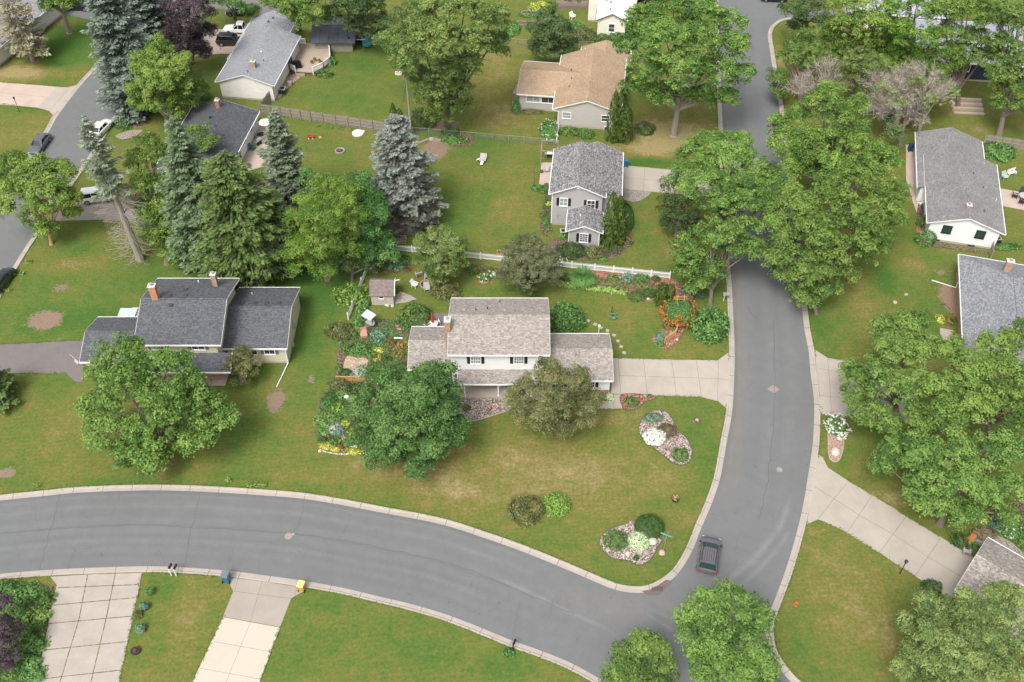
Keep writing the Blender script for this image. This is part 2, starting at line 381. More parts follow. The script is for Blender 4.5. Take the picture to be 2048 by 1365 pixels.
M['road'] = asphalt('road_asphalt', (.158, .164, .163), .05, .10)
M['road2'] = asphalt('old_asphalt', (.185, .165, .16), .08)
M['crack'] = plain('crack_sealer', (.108, .112, .112), .2, 3, .8)
M['conc'] = concrete('concrete', (.42, .388, .345)); M['concd'] = concrete('old_concrete', (.42, .385, .35), .14)
M['concb'] = concrete('new_concrete', (.52, .485, .415), .05); M['concp'] = concrete('pinkish_concrete', (.50, .41, .36), .1); M['concg'] = concrete('weathered_concrete', (.36, .33, .295), .1)
M['joint'] = plain('joint', (.13, .115, .10), .2, 3, .9); M['weed'] = rocks('joint_weeds', [(.10, .13, .03), (.13, .15, .05), (.2, .18, .12), (.09, .12, .03), (.28, .25, .2)], 7, .7)

# outer kerb lines (lawn side)
C1 = [(-160, 1020), (-60, 1001), (0, 991.5), (100, 981), (164, 975), (282, 971), (385, 972.3), (520, 980), (628, 990), (767, 1015), (885, 1038), (980, 1068), (1044, 1090.6), (1108, 1116), (1172, 1143), (1224, 1165), (1257, 1173), (1288, 1173), (1313, 1164), (1339, 1146), (1357, 1123), (1374, 1092), (1390, 1052), (1404, 1020), (1416, 990), (1429, 949), (1441.5, 880), (1450.5, 834), (1455, 790), (1458, 706), (1455.7, 635), (1453, 571), (1449, 519), (1443, 400), (1436.7, 255), (1432, 134), (1429, 0), (1427, -60)]
C2 = [(-160, 1185), (-60, 1169), (0, 1160), (97, 1152), (179.5, 1148), (284.6, 1145), (359, 1147), (449, 1153.5), (520, 1162.4), (595, 1173), (679.5, 1188), (751, 1205), (818, 1221), (879.5, 1239), (941, 1262), (1020, 1294.5), (1064.6, 1310), (1128.7, 1335.5), (1184, 1365), (1240, 1398), (1310, 1440)]
C3 = [(1640, 38), (1600, 38), (1572, 41), (1556.5, 48), (1546, 60), (1543.7, 74), (1547, 96), (1553, 134), (1563, 191.6), (1567, 214), (1592, 400), (1616, 628), (1624, 680), (1629, 706), (1633, 750), (1639, 792), (1640.5, 828), (1639, 876), (1636, 908), (1628, 960), (1620, 1010), (1611.6, 1049.6), (1597, 1105), (1582, 1153.5), (1569, 1189), (1553.6, 1230), (1547, 1251), (1547, 1271), (1553.6, 1302), (1574, 1335.5), (1602, 1365), (1650, 1400), (1720, 1440)]
C4 = [(560, -330), (430, -160), (330, -20), (245, 63), (202.6, 117), (154, 170.5), (107.7, 231), (90, 261.5), (55, 314), (28, 355), (-20, 432), (-90, 540)]
C5 = [(690, -330), (540, -160), (440, -40), (340, 95), (256, 209), (225.6, 246), (205, 284.6), (166.7, 341), (69, 482), (25.6, 553), (0, 598), (-60, 710)]
def offs(line, d):
    """offset to the left of travel by d metres"""
    out = []
    for i, p in enumerate(line):
        a = line[max(i - 1, 0)]; b = line[min(i + 1, len(line) - 1)]
        tx, ty = b[0] - a[0], b[1] - a[1]; l = math.hypot(tx, ty) or 1
        out.append((p[0] - ty / l * d, p[1] + tx / l * d))
    return out
kerb_mat = None
def kerbmat():
    n = NT('kerb_concrete'); v = n.pos(); uv = n.n('SeparateXYZ'); n.t.links.new(n.coord('UV'), uv.inputs[0])
    f = n.math('FRACT', n.math('DIVIDE', uv.outputs['X'], 3.05))
    j = n.ramp(f, [(0, .3), (.014, .35), (.02, 1), (1, 1)])
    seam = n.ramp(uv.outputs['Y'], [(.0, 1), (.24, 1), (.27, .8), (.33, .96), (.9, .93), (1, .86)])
    big = n.ramp(n.noise(.6, v, 6, .65), [(.3, .88), (.7, 1.06)]); fine = n.ramp(n.noise(12, v, 3), [(.25, .92), (.75, 1.07)])
    col = (.43, .38, .335)
    for x in (j, seam, big, fine): col = n.mix(1.0, col, x, 'MULTIPLY')
    return n.fin(col, .85)
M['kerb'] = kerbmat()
def kerb(line, side, drops=(), rag=0.0):
    w = spline(px(line), 5)
    prof = [(0, -.05), (0, .10), (.15, .10), (.26, .03), (.66, .016), (.70, -.05)]
    L = [offs(w, side * d) for d, z in prof]; b = MB(); s = 0.0; dp = [(P(x, y), r) for x, y, r in drops]
    rnd = random.Random(len(line))
    def hf(i):
        p = w[i]
        for (q, r) in dp:
            if math.hypot(p[0] - q[0], p[1] - q[1]) < r: return .3
        return 1.0
    for i in range(len(w) - 1):
        l = math.hypot(w[i + 1][0] - w[i][0], w[i + 1][1] - w[i][1]); h0, h1 = hf(i), hf(i + 1)
        for k in range(len(prof) - 1):
            za, zb = prof[k][1], prof[k + 1][1]
            z = lambda zz, h: zz * h if zz > .05 else zz
            ua, ub = prof[k][0] / .7, prof[k + 1][0] / .7
            b.face([(*L[k][i], z(za, h0)), (*L[k][i + 1], z(za, h1)), (*L[k + 1][i + 1], z(zb, h1)), (*L[k + 1][i], z(zb, h0))], 0, [(s, ua), (s + l, ua), (s + l, ub), (s, ub)])
        s += l
    o = b.build('kerb', M['kerb'], merge=True); tag(o, kind='structure'); return w
w1 = kerb(C1, -1, [(1457, 765, 3.7)]); w2 = kerb(C2, 1, [(190, 1147, 5.5), (530, 1163, 4.6)])
w3 = kerb(C3, -1, [(1637, 765, 4.3), (1628, 980, 4.5)][:2]); w4 = kerb(C4, 1, [(130, 200, 3.6)]); w5 = kerb(C5, -1, [(95, 445, 3)])
# which side is the road? C1 travels right then up: the road is on its right
def sheet(name, poly, z, mat, extra=None):
    b = MB(); b.face([(x, y, z) for x, y in ccw(poly)])
    return b
def strip(b, pts, w, z, mi=1):
    pts = [(p[0], p[1]) for p in pts]; l = offs(pts, w / 2); r = offs(pts, -w / 2)
    for i in range(len(pts) - 1): b.face([(*r[i], z), (*r[i + 1], z), (*l[i + 1], z), (*l[i], z)], mi)
def crackline(b, pts, w=.035, z=.0205, seed=0, wob=.12):
    rnd = random.Random(seed); q = spline(px(pts), 9)
    q = [(x + rnd.uniform(-wob, wob), y + rnd.uniform(-wob, wob)) for x, y in q]; strip(b, q, w, z)
def roads():
    # main: one sheet: along C1, across the top, back down C3, along C2
    poly = offs(w1, -.4) + offs(w3, -.4)[::1] if False else None
    a = offs(w1, -.45); c = offs(w3, -.45); d = offs(w2, .45)
    k = next(i for i, p in enumerate(w3) if p[1] < P(1556, 60)[1])
    top = [P(1429, -120), P(1560, -120), P(1560, 20), P(1700, 22)]
    poly = a + top + c + d[::-1]
    b = MB(); b.face([(x, y, .008) for x, y in ccw(poly)])
    # bigger backing so that the strip past the kerbs is closed
    crackline(b, [(120, 985), (108, 1040), (95, 1080), (78, 1140)], .05, seed=1)
    crackline(b, [(400, 985), (385, 1050), (375, 1095), (370, 1130)], .045, seed=2)
    crackline(b, [(610, 990), (600, 1040), (585, 1068)], .04, seed=3)
    crackline(b, [(1547, 640), (1549, 760), (1545, 860), (1535, 960), (1518, 1040)], .05, seed=4)
    crackline(b, [(0, 1068), (150, 1056), (300, 1052), (520, 1063), (640, 1075), (760, 1096), (900, 1128), (1020, 1175), (1150, 1230)], .05, seed=5, wob=.08)
    crackline(b, [(1495, 612), (1503, 628), (1517, 641)], .07, seed=6, wob=.03)
    for i_, (x_, y_) in enumerate([(60, 1000), (240, 985), (310, 1080), (470, 1090), (700, 1040), (800, 1110), (880, 1060), (960, 1160), (1110, 1190), (1500, 700), (1590, 820), (1470, 900), (1560, 1010), (1480, 1060)]):
        rr_ = random.Random(i_); dx_ = rr_.uniform(-22, 22); dy_ = rr_.uniform(22, 50)
        crackline(b, [(x_, y_), (x_ + dx_ * .5, y_ + dy_ * .5), (x_ + dx_, y_ + dy_)], .022, seed=40 + i_, wob=.16)
    crackline(b, [(1500, 120), (1502, 220), (1505, 330)], .04, seed=8); crackline(b, [(1445, 60), (1540, 66)], .04, seed=9)
    crackline(b, [(1040, 1200), (1030, 1250), (1026, 1290)], .035, seed=10); crackline(b, [(150, 1100), (135, 1140)], .035, seed=11)
    o = b.build('road', [M['road'], M['crack']]); tag(o, kind='structure')
    b = MB(); b.face([(x, y, .008) for x, y in ccw(offs(w4, .45) + offs(w5, -.45)[::-1])]); o = b.build('road', [M['road'], M['crack']]); tag(o, kind='structure')
roads()
def bandmat(name, c, prof, warp=.5):
    n = NT(name); v = n.pos(); uv = n.n('SeparateXYZ'); n.t.links.new(n.coord('UV'), uv.inputs[0])
    big = n.ramp(n.noise(.09, v, 6, .6, .3), [(.3, .95), (.7, 1.05)]); mid = n.ramp(n.noise(.7, v, 6, .7), [(.3, .94), (.7, 1.06)]); fine = n.ramp(n.noise(9, v, 3, .8), [(.25, .9), (.75, 1.1)])
    y = n.math('ADD', uv.outputs['Y'], n.math('MULTIPLY', n.math('SUBTRACT', n.noise(.5, v, 3), .5), .035 * warp)); pr = n.ramp(y, prof)
    ln = n.ramp(uv.outputs['X'], [(0, 0), (.15, 1), (.85, 1), (1, 0)]); br = n.ramp(n.noise(.35, v, 5, .7), [(.3, .25), (.65, 1)])
    col = c
    for x in (big, mid, fine, n.ramp(n.noise(1.1, v, 2, .9), [(0, 1), (.68, 1), (.72, .82)]), n.ramp(n.noise(3.4, v, 2, .6), [(0, 1), (.70, 1), (.74, .78)])): col = n.mix(1.0, col, x, 'MULTIPLY')
    k = n.mix(n.math('MULTIPLY', ln, br), (1, 1, 1), pr); col = n.mix(1.0, col, k, 'MULTIPLY'); return n.fin(col, .88, spec=.25)
def band(line, a, b_, d0, d1, mat, z=.012):
    w = line[a:b_]; L0 = offs(w, d0); L1 = offs(w, d1); n = len(w) - 1; b = MB(); k = 9
    for i in range(n):
        for j in range(k):
            f0, f1 = j / k, (j + 1) / k; q = lambda A, B_, f: (A[0] + (B_[0] - A[0]) * f, A[1] + (B_[1] - A[1]) * f, z)
            b.face([q(L0[i], L1[i], f0), q(L0[i + 1], L1[i + 1], f0), q(L0[i + 1], L1[i + 1], f1), q(L0[i], L1[i], f1)], 0, [(i / n, f0), ((i + 1) / n, f0), ((i + 1) / n, f1), (i / n, f1)])
    o = b.build('road_wear', mat); tag(o, kind='structure')
RC = (.158, .164, .163); g_ = lambda *l: [(p_, (v_, v_, v_)) for p_, v_ in l]
bm1 = bandmat('worn_asphalt', RC, g_((0, .86), (.03, .93), (.06, 1.10), (.10, 1.0), (.17, 1.0), (.22, 1.14), (.27, 1.0), (.34, .95), (.42, 1.06), (.485, 1.0), (.50, .86), (.515, 1.0), (.58, 1.05), (.66, .93), (.72, 1.10), (.78, .96), (.86, 1.03), (.93, .94), (1, 1)))
bm2 = bandmat('worn_asphalt_lane', RC, [(0, (.9, .84, .78)), (.06, (1.16, 1.06, .98)), (.16, (1.1, 1.03, .98)), (.24, (.97, .97, .97)), (.36, (.92, .92, .93)), (.48, (1.05, 1.05, 1.05)), (.62, (.93, .93, .94)), (.74, (1.04, 1.04, 1.04)), (.9, (.96, .96, .96)), (1, (1, 1, 1))])
bm4 = bandmat('worn_junction', RC, [(0, (1, 1, 1)), (.25, (1.12, 1.05, 1.06)), (.5, (1.16, 1.09, 1.10)), (.8, (1.10, 1.04, 1.05)), (1, (1, 1, 1))], 2)
q = spline(px([(1070, 1185), (1180, 1210), (1300, 1225), (1420, 1215), (1510, 1175)]), 10); band(q, 0, len(q), -1.9, 1.9, bm4, .0145)
bm3 = bandmat('tyre_scuff', RC, g_((0, 1), (.3, 1.16), (.5, 1.28), (.7, 1.16), (1, 1)), 2)
nc = len(w1); i0 = next(i for i, p in enumerate(w1) if p[0] > -70); i1 = next(i for i, p in enumerate(w1) if p[0] > P(1130, 1125)[0] and p[1] < 60)
band(w1, i0, i1, -.75, -9.0, bm1)
j0 = next(i for i, p in enumerate(w1) if p[1] > P(1404, 1010)[1] and p[0] > 15); band(w1, j0, nc - 1, -.75, -9.3, bm2)
for pts, wd in (([(1420, 1190), (1470, 1150), (1520, 1105), (1560, 1050), (1585, 990)], .5), ([(1440, 1200), (1490, 1165), (1545, 1110), (1580, 1060)], .35), ([(1290, 1215), (1330, 1232), (1370, 1250)], .4), ([(980, 1150), (1060, 1185), (1140, 1225), (1220, 1260)], .35), ([(1290, 1225), (1320, 1245), (1350, 1262)], .3),):
    q = spline(px(pts), 8); zz_ = globals().get('zz_', .0155) + .0007; band(q, 0, len(q), -wd, wd, bm3, zz_)
NP = [0]
def paving(name, poly, mat, joints=(), jw=.03, z=None, jm='joint', sub=None, smooth=False):
    NP[0] += 1; z = .021 + .0008 * NP[0]
    b = MB(); q = px(poly); b.face([(x, y, z) for x, y in ccw(q)])
    for j in joints:
        strip(b, px(j), jw, z + .004)
    o = b.build(name, [M[mat] if isinstance(mat, str) else mat, M[jm]]); tag(o, kind='structure'); return o
K = .2564
paving('driveway', [(1226, 717), (1341.5, 719.7), (1436, 721), (1459, 704), (1461, 765), (1455, 819.5), (1436.4, 803), (1403, 795), (1313, 791.5), (1222, 788)], 'conc',
       [[(1236, 717), (1241.5, 789)], [(1286.4, 718), (1295, 790.5)], [(1342.8, 719.5), (1353, 793)], [(1392.3, 720.5), (1403, 795)], [(1437, 721), (1435, 803)], [(1236, 751.5), (1436, 758), (1457, 761)]])
paving('walkway', [(1195, 803), (1224, 803), (1224, 789.5), (1243, 789.5), (1244.5, 818.5), (1195, 818.5)], 'conc', [[(1226, 789.5), (1227, 818)]])
paving('driveway', [(1630, 700), (1655, 716.4), (1698, 723.4), (1760, 735), (1830, 755), (1830, 850), (1656, 829), (1637, 829), (1640, 792), (1633, 750)], 'conc',
       [[(1655, 717), (1660, 775), (1663, 828)], [(1699, 724), (1700, 835)], [(1636, 738), (1690, 746), (1780, 760)], [(1639, 791), (1685, 797), (1780, 810)]])
paving('driveway', [(1634, 908), (1645, 915), (1656, 936), (1697, 963), (1784.5, 1015), (1812.7, 1034), (1882, 1075), (1928, 1105), (1985, 1140), (1955, 1235), (1882, 1187), (1830.6, 1153.5), (1758.8, 1107.3), (1692, 1065), (1646, 1043), (1635.7, 1039.4), (1613, 1050), (1620, 1010), (1628, 960)], 'conc',
       [[(1696, 963), (1637, 1037)], [(1745, 990), (1695, 1065)], [(1812, 1034), (1758, 1107)], [(1882, 1076), (1830, 1152)], [(1628, 973), (1722, 1033), (1787, 1070), (1856, 1115), (1920, 1153)], [(1632, 925), (1648, 928)]])
paving('driveway', [(101, 1154), (190, 1149), (284.6, 1146.5), (238.5, 1365), (226, 1420), (52, 1420), (68, 1365), (84.6, 1310), (97.4, 1245.8), (107.7, 1194.5), (114, 1171)], 'concd',
       [[(175.6, 1149), (158, 1240), (120, 1365), (108, 1410)], [(231, 1147), (213, 1235), (182, 1365), (172, 1410)], [(116, 1176), (275, 1170)], [(108, 1211), (270, 1196)], [(97, 1248), (264, 1233)], [(87, 1301), (252, 1284)], [(70, 1360), (241, 1341)]], .085, jm='weed')
paving('driveway', [(452.6, 1155), (530, 1164), (612.8, 1177), (607.7, 1183), (583, 1197), (560, 1254.7), (446, 1234), (466.7, 1183)], 'concg',
       [[(524, 1164), (501, 1244)], [(466, 1183), (583, 1198)], [(476, 1159), (470, 1181)], [(594, 1175), (590, 1192)]])
paving('driveway', [(446, 1235), (560, 1255.7), (519, 1365), (500, 1420), (358, 1420), (384.6, 1365)], 'concb', [[(501, 1245), (452, 1365), (436, 1410)], [(427, 1284), (541, 1304)], [(400, 1337), (525, 1360)]], .025)
paving('driveway', [(-60, 165), (0, 165), (114, 174), (75, 216), (-60, 205)], 'concp', [[(0, 186), (94, 195)]])
paving('driveway', [(114, 174), (134.6, 175.6), (156, 170), (130, 203), (107, 232), (98.7, 223), (75, 216)], 'conc', [[(140, 176), (99, 222)]])
paving('driveway', [(70, 455), (110, 442.5), (272, 438.7), (276, 417), (261.5, 399), (225.6, 390), (170, 400), (128, 418), (85, 440)], 'concg')
paving('driveway', [(-60, 694), (0, 690), (166, 681), (166, 764.6), (151, 764.6), (133, 748), (38, 747), (-60, 748)], 'road2')
paving('driveway', [(1244, 378.5), (1318.5, 385.5), (1400, 392), (1449, 396), (1444, 344), (1349, 341), (1248, 331)], 'conc', [[(1290, 335), (1286, 382)], [(1246, 356), (1345, 364), (1445, 370)]])
paving('driveway', [(85, 18), (112, 25), (240, 55), (250, 40), (290, -10), (230, -60), (85, -60)], 'road')
paving('driveway', [(395, 12), (420, 17), (560, 32), (560, 8), (430, -10), (395, -8)], 'road2')
paving('driveway', [(350, 62), (420, 58), (500, 62), (500, 110), (440, 108), (350, 118)], 'concp')
paving('walkway', [(1998, 377), (2048, 386), (2120, 396), (2120, 432), (2048, 421), (2000, 412)], 'concp'); paving('walkway', [(1812, 290), (1840, 290), (1856, 440), (1838, 440), (1826, 405), (1812, 360)], 'concp')
paving('patio', [(496, 255), (540, 250), (560, 300), (540, 330), (470, 350), (468, 320)], 'concp'); paving('patio', [(1083, 326), (1110, 326), (1098, 374), (1078, 369)], 'concp')
paving('patio', [(828, 625), (905, 628), (905, 662), (822, 662)], 'road2'); paving('path', [(720, 652), (742, 640), (752, 655), (742, 690), (728, 690)], 'road2')
paving('patio', [(788, 600), (800, 584), (822, 592), (834, 599), (812, 606), (786, 609)], 'concg')
M['riverrock'] = rocks('river_rock', [(.42, .34, .30), (.30, .25, .22), (.50, .42, .36), (.36, .26, .22), (.56, .50, .45), (.25, .22, .20), (.45, .33, .27)], 6.5)
M['mulch'] = rocks('red_mulch', [(.36, .15, .10), (.27, .11, .08), (.44, .22, .15), (.30, .14, .10), (.5, .3, .22)], 8)
M['brownmulch'] = rocks('brown_mulch', [(.16, .11, .08), (.11, .08, .06), (.22, .15, .11), (.28, .2, .15)], 8)
M['pinkgravel'] = rocks('pink_gravel', [(.48, .33, .26), (.40, .26, .21), (.55, .42, .34), (.36, .24, .2)], 10, .5)
M['gravel'] = rocks('grey_gravel', [(.33, .29, .26), (.25, .22, .20), (.42, .38, .34), (.38, .32, .28)], 10, .5)
M['sand'] = rocks('sandy_soil', [(.50, .36, .25), (.46, .33, .23), (.55, .42, .30), (.40, .28, .20)], 5, .8)
M['edging'] = plain('bed_edging', (.10, .085, .08), .3, 5, .8)
NB = [0]
def bed(poly, mat, z=None, edge=True, closed=True, sub=5, name='planting_bed', edgem='edging', ew=.07):
    NB[0] += 1; z = .034 + NB[0] * .0022 if z is None else .034 + NB[0] * .0022
    q = spline(px(poly), sub, True) if sub else px(poly); q = ccw(q); b = MB(); b.face([(x, y, z) for x, y in q])
    if edge:
        qq = q + [q[0]]
        o1 = offs(qq, ew / 2); o2 = offs(qq, -ew / 2)
        for i in range(len(qq) - 1):
            b.face([(*o2[i], z + .03), (*o2[i + 1], z + .03), (*o1[i + 1], z + .03), (*o1[i], z + .03)], 1)
            b.face([(*o2[i], 0), (*o2[i + 1], 0), (*o2[i + 1], z + .03), (*o2[i], z + .03)], 1)
    o = b.build(name, [M[mat], M[edgem]]); tag(o, kind='structure'); return o
bed([(1283, 840), (1300, 825), (1320, 821), (1340, 832), (1354, 860), (1375, 880), (1384, 905), (1378, 925), (1360, 931), (1340, 922), (1318, 904), (1295, 888), (1278, 865)], 'riverrock')
bed([(1250, 1049), (1268, 1043), (1320, 1075), (1316, 1094), (1300, 1120), (1278, 1131), (1255, 1122), (1225, 1117), (1205, 1100), (1199, 1082), (1215, 1062)], 'riverrock')
bed([(880, 795), (960, 794), (1080, 794), (1110, 800), (1060, 824), (1020, 822), (985, 832), (945, 842), (912, 832), (895, 815)], 'riverrock', edgem='conc')
bed([(1243, 790), (1300, 791), (1312, 797), (1300, 801), (1288, 806), (1278, 816), (1262, 821), (1247, 817)], 'mulch')
bed([(1657, 830), (1672, 826), (1686, 840), (1687, 870), (1686, 900), (1677, 922), (1664, 922), (1657, 905)], 'pinkgravel', edgem='concp')
bed([(1388, 838), (1398, 836), (1402, 843), (1395, 848), (1386, 845)], 'brownmulch', edge=False)
# beds of the back garden
bed([(1300, 590), (1316, 592), (1326, 612), (1336, 632), (1330, 655), (1326, 672), (1345, 690), (1366, 660), (1366, 635), (1380, 610), (1388, 590), (1372, 580), (1345, 560), (1300, 560)], 'mulch', edge=False)
bed([(1310, 690), (1306, 676), (1320, 665), (1350, 640), (1362, 645), (1366, 662), (1352, 686), (1330, 698)], 'mulch', edgem='mulch')
bed([(1175, 541), (1240, 545), (1335, 557), (1345, 575), (1330, 590), (1300, 602), (1270, 604), (1252, 585), (1180, 575), (1110, 570), (1110, 555)], 'mulch', edge=False)
bed([(730, 515), (775, 505), (812, 512), (818, 530), (800, 545), (768, 548), (742, 545)], 'brownmulch', edge=False)
bed([(684, 660), (722, 665), (760, 640), (800, 640), (832, 660), (828, 720), (800, 760), (672, 757), (676, 700)], 'brownmulch', sub=0, edge=False)
bed([(694, 714), (732, 712), (734, 740), (715, 752), (688, 750)], 'sand', z=.026, edge=False)
bed([(640, 800), (668, 760), (800, 760), (800, 905), (730, 907), (690, 905), (640, 895), (634, 870)], 'brownmulch', sub=0, edge=False)
bed([(1100, 480), (1135, 482), (1210, 500), (1250, 480), (1262, 460), (1258, 490), (1235, 515), (1200, 522), (1150, 520), (1105, 510)], 'brownmulch', edge=False)
bed([(1085, 372), (1102, 375), (1103, 460), (1085, 470), (1080, 440), (1088, 400)], 'brownmulch', edge=False)
bed([(1246, 379), (1268, 382), (1301, 385), (1290, 397), (1268, 405), (1246, 398)], 'gravel', edge=False)
bed([(232, 272), (262, 262), (285, 262), (270, 274), (245, 280)], 'gravel', edge=False)
bed([(1845, 440), (1866, 440), (1870, 480), (1860, 490), (1838, 485), (1832, 462)], 'mulch', edge=False)
bed([(1866, 484), (1900, 490), (1970, 503), (1966, 508), (1900, 498), (1862, 494)], 'brownmulch', edge=False)
bed([(0, 1170), (60, 1165), (108, 1175), (104, 1200), (95, 1250), (84, 1310), (66, 1370), (60, 1420), (-60, 1420), (-60, 1180)], 'brownmulch', sub=0, edge=False)
bed([(1955, 1045), (1985, 1058), (2020, 1068), (2050, 1092), (2110, 1130), (2110, 1000), (1990, 1010)], 'brownmulch', sub=0, edgem='pinkgravel')
bed([(1918, 1095), (1940, 1075), (1965, 1060), (1990, 1072), (2025, 1090), (2060, 1130), (2000, 1130), (1950, 1118), (1925, 1108)], 'gravel', edgem='conc')
bed([(560, 196), (575, 178), (590, 165), (600, 155), (585, 150), (560, 170), (545, 200)], 'pinkgravel', edge=False); bed([(580, 147), (640, 152), (665, 130), (660, 125), (620, 146), (590, 142)], 'brownmulch', edge=False, sub=0)
bed([(1830, 440), (1858, 428), (1860, 400), (1838, 402)], 'brownmulch', edge=False, sub=0)
bed([(35, 95), (60, 75), (92, 42), (104, 45), (92, 62), (76, 78), (60, 86)], 'brownmulch', edge=False, sub=0)
bed([(905, 270), (935, 275), (950, 285), (935, 293), (910, 292), (898, 283)], 'brownmulch', edge=False)
# ================= HOUSES =================
M['sh_tan'] = shingle('blended_tan_shingles', (.385, .345, .308), (.29, .260, .236), .24, big=.05)
M['sh_char'] = shingle('charcoal_shingles', (.136, .142, .156), (.104, .109, .120), .24)
M['sh_grey'] = shingle('grey_blend_shingles', (.30, .295, .295), (.185, .18, .185), .50)
M['sh_orange'] = shingle('tan_brown_shingles', (.44, .32, .215), (.375, .272, .182), .12, big=.10)
M['sh_light'] = shingle('pale_grey_shingles', (.34, .35, .37), (.28, .29, .31), .13)
M['sh_dark'] = shingle('dark_slate_shingles', (.115, .118, .135), (.09, .093, .108), .20)
M['sh_old'] = shingle('aged_grey_shingles', (.27, .262, .258), (.215, .21, .21), .18, big=.12)
M['sh_slate'] = shingle('blue_grey_shingles', (.30, .307, .33), (.215, .22, .24), .28)
M['sh_taupe'] = shingle('taupe_shingles', (.39, .35, .31), (.27, .24, .22), .3)
M['sh_brown'] = shingle('shed_brown_shingles', (.26, .21, .19), (.20, .165, .15), .15)
M['metalroof'] = plain('white_metal_roof', (.74, .78, .84), .05, 1, .45)
M['palemetal'] = plain('grey_metal_roof', (.36, .37, .42), .12, 2, .6)
M['darkroof'] = plain('rolled_roofing', (.085, .095, .11), .25, .8, .8)
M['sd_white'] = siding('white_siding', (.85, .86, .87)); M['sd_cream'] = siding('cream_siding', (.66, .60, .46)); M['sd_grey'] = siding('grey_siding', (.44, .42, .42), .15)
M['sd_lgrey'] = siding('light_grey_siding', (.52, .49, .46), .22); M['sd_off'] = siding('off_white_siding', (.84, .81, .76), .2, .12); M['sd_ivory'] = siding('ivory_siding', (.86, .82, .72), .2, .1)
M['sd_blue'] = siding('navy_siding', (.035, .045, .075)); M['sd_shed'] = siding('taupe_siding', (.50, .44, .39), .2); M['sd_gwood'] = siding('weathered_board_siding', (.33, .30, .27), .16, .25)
M['found'] = plain('foundation_block', (.42, .38, .33), .15, 3, .9)
M['br_red'] = brick('red_brick', (.42, .15, .07), (.32, .11, .055)); M['br_orange'] = brick('orange_brick', (.62, .26, .11), (.52, .20, .09)); M['br_tan'] = brick('tan_brick', (.48, .30, .20), (.38, .22, .15))
M['flash'] = plain('flue_cap', (.62, .58, .52), .15, 5, .7)
class Blk: pass
